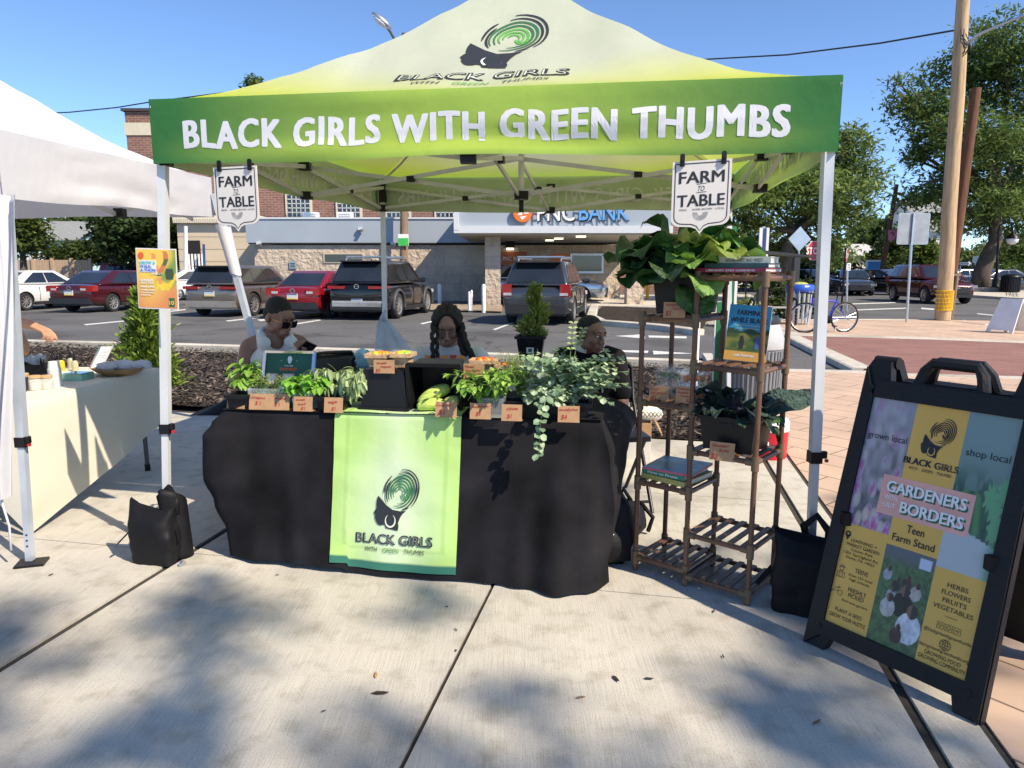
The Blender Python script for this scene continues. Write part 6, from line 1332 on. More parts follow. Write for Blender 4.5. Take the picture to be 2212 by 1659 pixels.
herb('thai_basil', 'broad leaved Thai basil drooping over its card', tp(533, 872)+tn*.05+V((0, 0, .07)), 13, .11, .19, 4, .068, .036, *BAS, droop=.8)
herb('thyme', 'wiry tuft of thyme rising out of the clear tub', t1+V((.03, 0, .05)), 46, .085, .13, 9, .009, .005, (.13, .17, .05), (.27, .3, .12), droop=.3, sw=.0013)
herb('oregano', 'small leaved oregano in the clear tub beside the thyme', t1+V((-.04, .0, .05)), 14, .06, .14, 5, .022, .014, (.12, .2, .04), (.24, .34, .09))
herb('sweet_basil', 'glossy sweet basil bunch spilling out of its clear tub', t2+V((.0, .0, .06)), 24, .11, .12, 4, .055, .036, (.09, .26, .025), (.24, .48, .06), droop=.7)
herb('mint_sprigs', 'loose sprigs of pale green leaves between the basil and the sage', tp(622, 872)+tn*.05+V((0, 0, .07)), 9, .07, .07, 5, .018, .012, (.2, .3, .08), (.4, .5, .2))
sg_ = tp(715, 880)+tn*.06+V((0, 0, .07)); herb('sage', 'soft grey green sage bunch bending over the sage card', sg_, 24, .14, .21, 4, .085, .024, *SAG, droop=1.1, curl=1.1)
herb('sage', 'tall sage bunch with long drooping leaves against the upturned crate', tp(768, 884)+tn*.05+V((0, 0, .07)), 20, .11, .23, 5, .115, .03, (.24, .34, .15), (.48, .58, .3), droop=1.3, curl=1.5)
herb('peppermint', 'leafy peppermint bunch fanning out of the clear tub', t3+V((-.03, .0, .06)), 36, .18, .19, 5, .055, .028, (.12, .26, .035), (.32, .5, .1), droop=.6)
herb('chives', 'thin grassy chives and wispy stems behind the chives card', tp(1122, 890)+tn*.08+V((0, 0, .06)), 120, .14, .27, 3, .035, .0035, (.14, .26, .06), (.34, .46, .17), droop=.5, sw=.0018)
ep = tp(1225, 905)+tn*.06+V((0, 0, .08))
ed = [(rh.uniform(-.24, .26), rh.uniform(-.12, .12), rh.uniform(.02, .25)) for _ in range(100)]
herb('eucalyptus', 'big silvery eucalyptus bunch with round leaves and a strand hanging over the table edge', ep, 100, .2, .2, 8, .035, .035, *EUC, droop=.4, tip=0, curl=.3, dirs=ed)
eu = [o for o in COL.objects if o.name == 'eucalyptus'][0]; b = MB().use(HERB); sb = MB().use(STEM)
st = [V((-.05, -.02, .05)), V((-.11, -.12, .03)), V((-.135, -.18, -.06)), V((-.14, -.19, -.16)), V((-.15, -.195, -.235))]
sb.tube(st, .002, 5)
for i in range(4):
    for j in range(3):
        p = lerp(st[i], st[i+1], j/3); 
        for sg in (-1, 1): leaf(b, p, V((sg*rh.uniform(.3, 1), rh.uniform(-.9, .1), rh.uniform(-.7, .3))), V((rh.uniform(-.5, .5), -.6, .8)), rh.uniform(.022, .042), .034, .3, col=rcol_(*EUC), tip=0)
for e in [(.02, .0, .36), (.07, .03, .33)]:
    pts = [V((0, 0, .1)), V((e[0]*.5, 0, .24)), V(e)]; sb.tube(pts, .0018, 5)
    for j in range(6):
        p = lerp(pts[1], pts[2], j/5)
        for sg in (-1, 1): leaf(b, p, V((sg, -.2, .4)), V((0, -.5, .8)), .024, .018, .3, col=rcol_((.25, .36, .12), (.45, .52, .3)), tip=1)
b.build('trailing_leaves', eu); sb.build('trailing_stem', eu)
# ---------------------------------------------------------------- payment frame
fo = tp(590, 862)+tn*.17; fw, fh = .29, .235; t = thing('payment_sign', 'silver framed dark green sign headed PAYMENT standing among the herbs', 'sign', fo, R(-8)); ux, uy = V((1, 0, 0)), V((0, .28, .96)).normalized(); n = ux.cross(uy)
f = lambda x, y, k=0: ux*x+uy*y+n*(.006+.0008*k)
b = MB().use(mat('sign_green', (.012, .11, .06), .4)).prism([(-fw/2, 0), (fw/2, 0), (fw/2, fh), (-fw/2, fh)], (0, 0, 0), ux, uy, .004); b.build('panel', t)
b = MB().use(CHROME)
for a, c in (((-fw/2, 0), (fw/2, 0)), ((fw/2, 0), (fw/2, fh)), ((fw/2, fh), (-fw/2, fh)), ((-fw/2, fh), (-fw/2, 0))): b.bar(f(*a), f(*c), .018, .014)
b.build('frame', t); b = MB().use(mat('print_tomato', (.75, .13, .05), .5)).text('PAYMENT', f, .018, 0, .128, .1, bold=.06)
b.use(mat('print_pink', (.75, .4, .35), .6))
for x in (-.1, 0, .1): b.prism([(x-.034, .052), (x+.034, .052), (x+.034, .112), (x-.034, .112)], f(0, 0, 0), ux, uy, .0004)
b.use(WINK)
for x in (-.1, 0, .1): b.prism([(x-.026, .058), (x+.026, .058), (x+.026, .106), (x-.026, .106)], f(0, 0, 1), ux, uy, .0004)
b.text('BLACK GIRLS', f, .008, 0, .153, .05, bold=.04).text('EST.', f, .005, -.045, .182).text('2021', f, .005, .045, .182); b.add([f(.003+.013*math.cos(a)*(1+.2*math.sin(a)), .19+.022*math.sin(a)) for a in [k/16*6.283 for k in range(16)]], [tuple(range(16))]); b.build('lettering', t)
# ---------------------------------------------------------------- behind the table
bt = thing('side_table', 'low white table wrapped in pale plastic behind the seller with braids', 'table', (.2, 5.15, 0), R(-8))
MB().use(mat('pale_plastic', (.55, .62, .68), .3, var=.1, scale=3, bump=.3, bscale=6, alpha=.92)).grid(lambda u, v: V(((u-.5)*1.3, (v-.5)*.62, .72+.02*vnoise(u*9, v*6, 3)+.03*math.exp(-((u-.35)/.15)**2))), 40, 20).grid(lambda u, v: V(((u-.5)*1.3, -.31-.02*v-.02*math.sin(u*25)*v, .72-.45*v)), 40, 8).build('plastic_cover', bt, smooth=180)
MB().use(WHITEP).box((0, 0, .68), (1.2, .58, .04)).build('tabletop', bt)
for x in (-.55, .55): MB().use(SILVER).bar((x, 0, 0), (x, 0, .66), .04).build('leg', bt)
pp = at(1147, 775, 4.9); k = pp.y/FPX; crate('plant_pot', 'square black pot of the clipped juniper', pp, R(-6), .145, .145, .165, 1.3, cat='plant pot', stick=(-.0, .42, .05))
def juniper(label, base, H, rf, n, cols, size, group=None, loose=0):
    t = thing('juniper', label, 'shrub', base, 0, group); vs = []; cs = []
    for i in range(n):
        h = rng.random()**1.2; a = rng.random()*6.283; R_ = rf(h, a); r = R_*rng.random()**.45; p = np.array((r*math.cos(a), r*math.sin(a), h*H)); d = np.array((math.cos(a)*.8, math.sin(a)*.8, .9))+rng.normal(size=3)*.45
        if rng.random() < loose: p[:2] *= 1.5
        d /= np.linalg.norm(d); q = np.cross(d, rng.normal(size=3)); q /= np.linalg.norm(q); s = size*(.5+rng.random()); w = s*.16
        vs += [p-q*w, p+q*w, p+d*s+q*w*.3, p+d*s-q*w*.3]; m_ = rng.random(); dk = .45+.55*min(1, r/(R_+1e-6)); c = (np.array(cols[0])*(1-m_)+np.array(cols[1])*m_); cs += [c*.8]*2+[c*1.25]*2
    np_mesh('foliage', np.array(vs), np.arange(4*n).reshape(-1, 4), HERB, t, col=np.array(cs)); MB().use(BARK).tube([(0, 0, -.02), (0.01, 0, H*.5), (0, 0, H*.92)], [.02*H+.006, .012*H+.004, .003], 7).build('trunk', t); return t
juniper('clipped spiral juniper growing from the black pot', pp+V((.03, 0, .16)), .34, lambda h, a: (.066*(1-h)**.7+.012)*(1+.8*math.sin(a-h*10)), 1700, [(.1, .16, .03), (.3, .36, .08)], .036, loose=.04)
juniper('bushy green juniper growing in the mulch by the poster leg', gp(318, 846)+V((0, .1, 0)), 1.18, lambda h, a: max(.02, (.23*math.sin(math.pi*min(1, h*.72+.26))**.7*(1.2-h*.75)+.07*math.sin(a*3+h*8)+.05*math.sin(a*7-h*17))), 8000, [(.06, .12, .015), (.26, .36, .06)], .085, loose=.05)
CH = mat('black_chair_plastic', (.018, .018, .022), .4, var=.15); CHF = mat('black_chair_steel', (.02, .02, .022), .35, .3)
def chair(label, pos, rz):
    t = thing('folding_chair', label, 'chair', pos, rz, 'black folding chairs'); f = lambda u, v: V(((u-.5)*.44, .2+.05*v+.03*(1-(2*u-1)**2), .6+.24*v))
    b = MB().use(CH); b.grid(f, 12, 6); o = b.build('backrest', t, smooth=180); o.modifiers.new('s', 'SOLIDIFY').thickness = .025
    o = MB().use(CH).box((0, 0, .45), (.42, .4, .03)).build('seat', t)
    for s in (-1, 1):
        x = s*.22; MB().use(CHF).tube([(x, -.24, 0), (x, .08, .45), (x, .2, .62), (x, .25, .82), (x*.9, .255, .85)], .0125, 8).build('front_leg', t, smooth=60); MB().use(CHF).tube([(x*.95, .28, 0), (x*.95, -.12, .45)], .0125, 8).build('rear_leg', t, smooth=60)
    MB().use(CHF).tube([(-.2, .255, .85), (0, .262, .857), (.2, .255, .85)], .0125, 8).tube([(-.21, -.2, .06), (.21, -.2, .06)], .01, 6).build('crossbar', t); return t
chair('empty black folding chair turned sideways behind the upturned crate', at(742, 835, 4.95).xy.to_3d()+V((0, 0, 0)), R(40)); chair('empty black folding chair facing the table beside the seller with braids', V((-.93, 4.72, 0)), R(-4))
chair('black folding chair under the smiling seller', V((.6, 4.34, 0)), R(8)); chair('black folding chair under the seller in sunglasses', V((-1.62, 4.6, 0)), R(-25)); chair('black folding chair under the seller with braids', V((-.42, 4.72, 0)), R(-3))
# plastic bags, boxes and packs
FILM = mat('plastic_film', (.55, .63, .7), .25, var=.12, scale=9, bump=.5, bscale=14, alpha=.6, trans=.3)
pb_ = at(826, 690, 6.3); b = MB().use(FILM); b.grid(lambda u, v: pb_+V((.0+(.03+.13*v**.7)*math.cos(u*6.283)+.08*v, .02+(.03+.1*v)*math.sin(u*6.283)+.01*math.sin(u*40), -.28*v+.03*math.sin(u*12.6)*v)), 40, 14)
b.tube([pb_, pb_+V((.02, -.02, .05)), pb_+V((.03, 0, .08))], [.03, .02, .012], 8); tag(b.build('plastic_bag', smooth=180), 'pale plastic bag knotted to the rear canopy leg', 'bag')
c_ = at(783, 775, 4.75); b = MB().use(mat('turquoise_wrapper', (.35, .6, .65), .3, var=.5, scale=14, bump=.6, bscale=20)); b.grid(lambda u, v: c_+V((.055*math.sin(math.pi*v)**.5*math.cos(u*6.283)*(1+.4*vnoise(u*9, v*7, 2)), .03*math.sin(u*6.283)*math.sin(math.pi*v)**.5, .075*(1-2*v)*(1+.25*vnoise(u*7, v*9, 5)))), 24, 14); tag(b.build('snack_bag', smooth=180), 'crumpled white and turquoise bag between the empty chairs', 'bag')
g = gp(455, 893); b = MB().use(NYL); b.grid(lambda u, v: V((g.x+(u-.2)*.85+(0 if 1 else 0), g.y+.15+(v-.5)*.5, .005+.17*math.sin(math.pi*v)*max(0, math.sin(math.pi*min(1, u*.9+.02)))**1.3*(.45+u)*(1+.35*vnoise(u*9, v*7, 8)))), 36, 20); tag(b.build('canopy_cover', smooth=180), 'heap of black fabric on the ground behind the table end', 'fabric cover')
def pack(label, c, rz, w, d, h, seed=0):
    t = thing('backpack', label, 'backpack', c, rz); b = MB().use(NYL)
    def fn(u, v): a = u*6.2832; sq = (abs(math.cos(a))**3.5+abs(math.sin(a))**3.5)**(-1/3.5); k = math.sin(math.pi*(.12+.86*v))**.45; s = .012*vnoise(a*2, v*5, seed); return V(((w/2*k+s)*math.cos(a)*sq, (d/2*k+s)*math.sin(a)*sq-.02*v, h*v))
    b.grid(fn, 36, 16); b.build('body', t, smooth=180); b = MB().use(NYL); b.grid(lambda u, v: V(((u-.5)*w*.75, -d*.5-.035*math.sin(math.pi*u)*math.sin(math.pi*v)-.005, h*(.08+.45*v))), 14, 10); b.build('front_pocket', t, smooth=180)
    b = MB().use(SILVER); b.tube([(-.02, -d/2-.04, h*.56), (-.01, -d/2-.05, h*.5)], .004, 5); b.build('zip_pull', t); b = MB().use(NYL); b.tube([(-.03, .02, h*.96), (0, 0, h+.06), (.04, .02, h*.96)], .012, 6).tube([(w*.3, d*.3, h*.9), (w*.62, d*.2, h*.55), (w*.5, d*.3, h*.1)], .013, 6); b.build('strap', t, smooth=180); return t
pack('upright black backpack with a pale piping line against the cloth corner', gp(1306, 1228)+V((.02, .1, 0)), R(10), .26, .18, .38); pack('slumped black backpack behind the upright one', gp(1350, 1166)+V((0, .1, 0)), R(-30), .26, .2, .2, 4)
g = gp(1372, 993); CB = mat('white_carton', (.62, .6, .57), .8); b = MB().use(CB); t = thing('cardboard_box', 'open carton with a kraft upper half beside the seated seller', 'box', g+V((0, .14, 0)), R(-8))
for s in (-1, 1): b.box((s*.135, 0, .09), (.006, .24, .18)).box((0, s*.12, .09), (.27, .006, .18))
b.box((0, 0, .005), (.27, .24, .006)); b.use(KRAFT)
for s in (-1, 1): b.box((s*.135, 0, .235), (.006, .24, .11)).box((0, s*.12, .235), (.27, .006, .11))
b.build('body', t); b = MB().use(KRAFT); b.box((.19, 0, .25), (.13, .23, .005), ry=R(62)).box((-.17, .0, .31), (.1, .23, .005), ry=R(-30)); b.build('flap', t)
b = MB().use(mat('cream_cloth', (.6, .55, .48), .8, bump=.4, bscale=12)); b.ell((.04, .02, .33), (.15, .1, .07), 16); o = b.build('blanket', smooth=180); o.location = g+V((.05, .14, 0)); tag(o, 'folded cream blanket with a black zigzag band in the carton', 'blanket')
b = MB().use(INK)
for k in range(6): b.strip([(-.06+k*.03, .0), (-.045+k*.03, .02), (-.03+k*.03, 0), (-.045+k*.03, -.02), (-.06+k*.03, 0)], .006, lambda x, y: V((x+.06, -.075+y*.35, .345+y)))
b.build('zigzag_band', o)
o = MB().use(mat('red_cloth', (.45, .03, .05), .7)).ell((0, 0, .08), (.06, .06, .1), 12).build('red_pouch', smooth=180); o.location = g+V((-.12, .2, .26)); tag(o, 'red pouch poking out of the carton', 'pouch')
# ================================================================ PLANT STAND
WOODB = mat('stand_wood', (.13, .062, .032), .6, var=.35, scale=7, stretch=(1, 1, .3), bump=.3, bscale=40, coat=.2); JOINT = mat('brown_joint', (.15, .1, .055), .55, var=.1)
SFL, SFR = gp(1372, 1230), gp(1614, 1306); sd = (SFR-SFL).normalized(); sn = V((-sd.y, sd.x, 0)); SW_, SD_ = (SFR-SFL).length, .29; sr = math.atan2(sd.y, sd.x)
def Sx(x, y, z): return SFL+sd*x+sn*y+V((0, 0, z))
st_ = thing('plant_stand', 'stepped brown wooden plant stand with slatted shelves', 'plant stand', SFL, sr)
xm = SW_*.47; cols_ = {0.: 1.245, xm: 1.43, SW_: 1.43}
LV = {'l': [.07, .45, .84, 1.24], 'r': [.045, .25, .645, 1.035, 1.425]}
for x, h in cols_.items():
    for y in (0, SD_):
        MB().use(WOODB).tube([(x, y, 0), (x, y, h)], .0125, 8).build('post', st_, smooth=60)
for k, (x0, x1) in {'l': (0., xm), 'r': (xm, SW_)}.items():
    for z in LV[k]:
        b = MB().use(WOODB)
        for y in (0, SD_): b.tube([(x0, y, z), (x1, y, z)], .0125, 8)
        for x in (x0, x1): b.tube([(x, 0, z), (x, SD_, z)], .0115, 8)
        n = 5
        for i in range(n-(0 if z > .1 else 0)): x = lerp(x0, x1, (i+.5)/n); b.box((x, SD_/2, z+.014), (.026, SD_+.01, .008))
        b.build('shelf', st_, smooth=40)
        for x in (x0, x1):
            for y in (0, SD_): MB().use(JOINT).tube([(x, y, z-.035), (x, y, z+.03)], .0175, 8).tube([(x, y, z), (x+(.04 if x == x0 else -.04), y, z)], .0165, 8).build('joint', st_, smooth=60)
# crates of greens
cc = Sx(xm*.55, SD_*.5, 1.262); crate('crate', 'tall black crate of rainbow chard on top of the plant stand', cc, sr+R(8), .2, .24, .2, 1.18, stick=None, slot=True)
o = [q for q in COL.objects if q.get('label', '').startswith('tall black crate')][0]
b = MB().use(WINK); b.box((.118, .0, .11), (.002, .045, .06), ry=R(9)); b.use(INK).box((.1195, 0, .125), (.002, .022, .026), ry=R(9)); b.build('sticker', o)
CHARD = mat('chard_leaf', vcol=True, var=.3, scale=38, rough=.42, trans=.25, bump=.8, bscale=42, spec=.5)
def bigleaf(b, p, d, L, Wd, curl, col, up=V((0, 0, 1)), ruff=.12, seed=0, nu=12, nv=11):
    d = V(d).normalized(); s = d.cross(up).normalized(); u = s.cross(d); pos = V(p); rows = []
    for j in range(nv+1):
        t_ = j/nv; w = Wd/2*math.sqrt(max(0, 1-(2*(.05+.94*t_)-1)**2)); rows.append((pos.copy(), s.copy(), u.copy(), w)); a = curl/nv*(.4+1.2*t_)
        d = d*math.cos(a)-u*math.sin(a); u = s.cross(d); pos = pos+d*L/nv
    vs = []; cs = []
    for j, (c, s_, u_, w) in enumerate(rows):
        for i in range(nu+1):
            x = 2*i/nu-1; e = abs(x)**2; r = ruff*L*e*math.sin(j*1.0+seed*3+(1 if x > 0 else 2.5))*.75+.035*L*vnoise(i*.7, j*.7, seed)
            vs.append(c+s_*w*x*(1+.07*math.sin(j*1.1+seed+x*2))+u_*(r+w*.28*abs(x)))
            k = 1.0+.25*math.exp(-(x/.1)**2)*1.6+.1*vnoise(i*.8, j*.8, seed+5); cs.append(tuple(q*k for q in col))
    fs = [(j*(nu+1)+i, j*(nu+1)+i+1, (j+1)*(nu+1)+i+1, (j+1)*(nu+1)+i) for j in range(nv) for i in range(nu)]
    b.add(vs, fs, cs)
t = thing('rainbow_chard', 'huge bushy heap of dark and light green chard leaves spilling from the top crate', 'chard', cc+V((0, 0, .19)))
b = MB().use(CHARD); sb = MB().use(mat('chard_stem', (.5, .12, .1), .4, var=.4)); r_ = random.Random(5)
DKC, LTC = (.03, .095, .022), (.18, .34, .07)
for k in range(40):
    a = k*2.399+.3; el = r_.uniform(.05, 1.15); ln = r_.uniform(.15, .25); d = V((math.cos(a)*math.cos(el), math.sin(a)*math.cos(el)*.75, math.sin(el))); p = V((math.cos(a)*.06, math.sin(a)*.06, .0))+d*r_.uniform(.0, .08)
    # pale yellow-green leaves are likelier on the side towards the buyers
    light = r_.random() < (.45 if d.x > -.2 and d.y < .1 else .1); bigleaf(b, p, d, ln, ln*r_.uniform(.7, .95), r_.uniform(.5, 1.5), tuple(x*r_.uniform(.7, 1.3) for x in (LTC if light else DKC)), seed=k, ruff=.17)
for k, (d, ln, c) in enumerate([((-.9, -.35, .5), .3, DKC), ((-1, -.5, .1), .27, DKC), ((-.7, -.6, .15), .25, DKC), ((-.2, -1, .35), .24, LTC), ((.1, -1, -.05), .22, LTC), ((.0, -.9, -.5), .2, (.05, .13, .03)), ((.9, -.5, .3), .3, LTC), ((1, .1, .45), .3, DKC), ((.95, -.15, .1), .27, LTC), ((.5, .2, .9), .26, DKC), ((-.4, .2, .9), .25, DKC), ((-1, .2, .45), .3, DKC), ((.25, -.6, .6), .2, (.2, .29, .04))]):
    bigleaf(b, V(d)*.08+V((0, 0, .0)), V(d), ln, ln*.95, 1.0, c, seed=k+50, ruff=.2)
for k in range(12): a = k*.52; sb.tube([(math.cos(a)*.04, math.sin(a)*.04, -.12), (math.cos(a)*.07, math.sin(a)*.07, 0), (math.cos(a)*.11, math.sin(a)*.11, .07)], .006, 6)
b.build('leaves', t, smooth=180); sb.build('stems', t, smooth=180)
card('card reading Rainbow Chard leaning on the top crate', 1456, 686, 46, 33, [('Rainbow', -.08, .76, .17, .62), ('Chard', .1, .5, .17, .45), ('$3', -.28, .14, .34, .26)], R(-22), lean=.1, Y=Sx(xm*.5, .0, 0).y-.045, back=False)
kc = Sx(lerp(xm, SW_, .5), SD_*.5, .667); crate('crate', 'black crate of dinosaur kale on the middle shelf of the plant stand', kc, sr+R(4), .215, .23, .155, 1.16)
t = thing('dinosaur_kale', 'blue green crinkled kale heaped in the middle shelf crate, one long leaf sticking out', 'kale', kc+V((0, 0, .13))); KALE = mat('kale_leaf', vcol=True, var=.35, scale=60, rough=.5, trans=.08, bump=1., bscale=70, spec=.4); b = MB().use(KALE)
for k in range(22):
    a = k*2.399; el = r_.uniform(.3, 1.35); d = V((math.cos(a)*math.cos(el), math.sin(a)*math.cos(el), math.sin(el))); bigleaf(b, d*.02+V((math.cos(a)*.05, math.sin(a)*.05, 0)), d, r_.uniform(.13, .2), .065, r_.uniform(.8, 2.2), tuple(x*r_.uniform(.6, 1.4) for x in (.02, .045, .04)), ruff=.1, seed=k)
e = V((.9, -.3, .42)); bigleaf(b, V((.02, 0, .02)), e, .33, .12, .75, (.04, .08, .065), up=V((-.3, -.75, .6)), ruff=.05, seed=77, nv=14); bigleaf(b, V((.0, .0, .03)), V((.5, -.7, .5)), .2, .08, 1.4, (.04, .08, .055), seed=78); bigleaf(b, V((.1, -.03, .0)), V((.7, -.3, -.6)), .13, .09, .6, (.03, .07, .02), seed=79); bigleaf(b, V((.0, -.06, .01)), V((.9, -.5, .12)), .17, .05, .3, (.08, .17, .05), seed=80)
for k, (x, y) in enumerate([(-.09, .02), (-.05, .05), (-.03, 0), (-.075, -.02)]): bigleaf(b, V((x, y, 0)), V((x*1.0, y*.5-.05, 1)), .2+.02*k, .1, 1.7, (.018, .04, .038), seed=90+k)
b.build('leaves', t, smooth=180)
card('card reading Dinosaur Kale leaning on the middle shelf crate', 1558, 995, 54, 41, [('Dinosaur', -.06, .74, .17, .68), ('Kale', .1, .48, .17, .4), ('$2', -.3, .1, .3, .26)], R(-30), lean=.12, Y=Sx(lerp(xm, SW_, .45), 0, 0).y-.03, back=False)
# clamshells and their cards on the second shelf
def clam(label, c, rz, cols, n, sc=1.):
    t = thing('clamshell_box', label, 'food box', c, rz, 'clear clamshell boxes of produce'); b = MB().use(CLEAR)
    b.box((0, 0, .022), (.1*sc, .09, .044), top=(1.15, 1.15)).box((0, 0, .05), (.12*sc, .108, .006)).box((0, 0, .064), (.115*sc, .1, .022), top=(.8, .8)); b.build('box', t)
    b = MB().use(HERB)
    for i in range(n): x, y = r_.uniform(-.042, .042)*sc, r_.uniform(-.036, .036); b.ell((x, y, .02+.022*r_.random()), (.012, .012, .011) if len(cols) == 1 else (.014, .006, .006), 8); k0 = len(b.v)-8*5; c_ = cols[i % len(cols)]; b.c.update({q: tuple(z*r_.uniform(.7, 1.2) for z in c_) for q in range(k0, len(b.v))})
    b.build('produce', t, smooth=180)
zs = .858
for i, (fx, dz, dy, cols, lab) in enumerate([(.3, 0, .14, [(.1, .2, .05), (.5, .55, .45)], 'clear box of microgreens at the bottom of its pile'), (.3, .075, .14, [(.1, .2, .05), (.5, .55, .45)], 'clear box of microgreens on top of its pile behind the microgreens card'), (.78, 0, .13, [(.7, .22, .02)], 'clear box of orange tomatoes at the bottom of its pile'), (.78, .075, .13, [(.75, .27, .02)], 'clear box of orange tomatoes on top of its pile'), (.56, .0, .2, [(.1, .2, .05), (.4, .45, .35)], 'clear box of greens wedged between the two piles')]): clam(lab, Sx(xm*fx, dy, zs+dz), sr+R(6*i), cols, 34)
card('card reading mixed microgreens below the clear boxes', 1422, 868, 46, 35, [('mixed', -.22, .74, .14, .4), ('microgreens', .0, .52, .14, .84), ('$3', -.25, .1, .32, .26)], R(-36), z=zs, lean=.1, back=False, Y=Sx(xm*.25, .02, 0).y)
card('card reading Heirloom Sungold Tomato below the clear boxes', 1478, 870, 46, 36, [('Heirloom', -.08, .78, .13, .66), ('Sungold', -.1, .56, .13, .6), ('Tomato', .0, .35, .13, .55), ('$2', .2, .08, .2, .2)], R(-48), z=zs, lean=.12, back=False, Y=Sx(xm*.75, -.015, 0).y)
# books
PAGE = mat('book_pages', (.62, .6, .55), .8, var=.08, scale=3, stretch=(1, 1, 120))
def book(label, c, rz, w, d, th, cover, spine=None, ink=WINK, top=None, tilt=None):
    """lying book, spine towards -y"""
    t = thing('book', label, 'book', c, rz)
    if tilt: t.rotation_euler = tilt
    MB().use(PAGE).box((.0, .003, th/2), (w-.006, d-.006, th-.005)).build('pages', t)
    b = MB().use(cover).box((0, 0, .0015), (w, d, .003)).box((0, 0, th-.0015), (w, d, .003)).box((0, -d/2+.0015, th/2), (w, .003, th-.006)); b.build('cover', t)
    if spine: MB().use(ink).text(spine, lambda x, y: V((x, -d/2-.0012, y)), th*.5, 0, th*.26, w*.7, bold=.02).build('lettering', t)
    return t
b0 = Sx(lerp(xm, SW_, .5), SD_*.45, 1.449); CRIM = mat('crimson_cover', (.33, .02, .06), .45); TEAL = mat('dark_teal_cover', (.02, .08, .085), .45)
book('crimson book with spine LIBRARIES AND GARDENS at the bottom of the top shelf pile', b0+V((-.02, 0, 0)), sr+R(4), .3, .22, .018, CRIM, 'LIBRARIES AND GARDENS'); book('dark teal book in the middle of the top shelf pile', b0+V((-.005, .0, .019)), sr+R(7), .27, .2, .019, TEAL, 'SEEDS OF THE SOIL' and None); book('pale book with spine GOOD WEED BAD WEED on top of the top shelf pile', b0+V((.02, .0, .039)), sr+R(10), .22, .18, .027, mat('cream_cover', (.62, .6, .5), .5), 'GOOD WEED BAD WEED', INK)
b1 = Sx(xm*.52, SD_*.45, .472); book('yellow green book at the bottom of the lower shelf pile', b1, sr+R(-4), .235, .26, .024, mat('lime_cover', (.35, .33, .1), .5), None); book('green book with spine How to Prune in the middle of the lower shelf pile', b1+V((-.01, 0, .026)), sr+R(-1), .225, .24, .024, mat('prune_green', (.03, .2, .13), .45), 'How to Prune')
def blue_cover(u, v): k = .5+.5*vnoise(u*7, v*6, 4); c = mixc((.05, .14, .3), (.3, .42, .5), k); return mixc(c, (.12, .2, .1), .6*sm(2-6*abs(v-.35)) if u < .5 else 0)
mg = book('thin blue picture book with a pink stripe on top of the lower shelf pile', b1+V((.0, -.01, .052)), sr+R(5), .25, .26, .01, mat('pink_spine', (.5, .1, .16), .5), None)
b = MB().use(PRINT).grid(lambda u, v: V(((u-.5)*.246, (v-.5)*.256, .0105)), 24, 24, blue_cover); b.build('cover_picture', mg)
# the upright book FARMING WHILE BLACK
bo = at(1607, 782, Sx(lerp(xm, SW_, .45), .1, 0).y); bo.z = 1.06; w_, h_ = .178, .25; ux = V((math.cos(sr*.55), math.sin(sr*.55), -.06)).normalized(); uy = V((.1, .2, .97)).normalized(); n = ux.cross(uy).normalized(); uy = n.cross(ux)
t = thing('book', 'upright blue book FARMING WHILE BLACK standing on the third shelf', 'book', bo); fB = lambda x, y, k=0: ux*x+uy*y+n*(.003+.0008*k)
def fwb(u, v):
    if v < .17: return (.55, .3, .06)
    if v < .2: return (.05, .09, .02)
    if v < .5: return mixc((.045, .09, .02), (.22, .2, .03), sm(.5+.8*vnoise(u*5, v*16, 2)))
    if v < .56+.02*math.sin(u*14): return (.03, .055, .015)
    return mixc((.03, .25, .42), (.05, .33, .55), (v-.5)*2)
b = MB().use(PRINT).grid(lambda u, v: fB((u-.5)*w_, v*h_, -1), 30, 44, fwb); b.build('front_cover', t)
MB().use(PAGE).prism([(-w_/2, .002), (w_/2, .002), (w_/2, h_-.002), (-w_/2, h_-.002)], -n*.024, ux, uy, .024).build('pages', t); MB().use(WINK).prism([(-w_/2, 0), (w_/2, 0), (w_/2, h_), (-w_/2, h_)], -n*.027, ux, uy, .003).build('back_cover', t)
b = MB().use(INK); b.text('FARMING', fB, .023, -.0, .205, .105, bold=.05).text('WHILE BLACK', fB, .023, -.0, .171, .158, bold=.05); b.use(mat('print_yellow', (.8, .6, .1), .5)).text("Soul Fire Farm's Practical Guide", fB, .006, 0, .156, .12).text('to Liberation on the Land', fB, .006, 0, .143, .09); b.use(WINK).text('Leah Penniman', fB, .012, -.005, .02, .085, bold=.03)
for x, m in ((-.02, INK), (.045, mat('field_blue', (.05, .1, .25), .6))): b.use(m).add([fB(x+a, .055+c, 1) for a, c in ((-.009, 0), (.008, 0), (.01, .035), (.002, .06), (-.008, .055), (-.01, .03))], [tuple(range(6))])
b.build('lettering', t)
MB().use(WINK).prism([(-.05, 0), (.06, 0), (.06, .24), (-.05, .24)], (0, 0, 0), ux, uy, .012).build('paper_stand').location = bo+V((.055, .06, -.0)); tag([q for q in COL.objects if q.name == 'paper_stand'][0], 'blank white booklet standing behind the blue book', 'booklet')
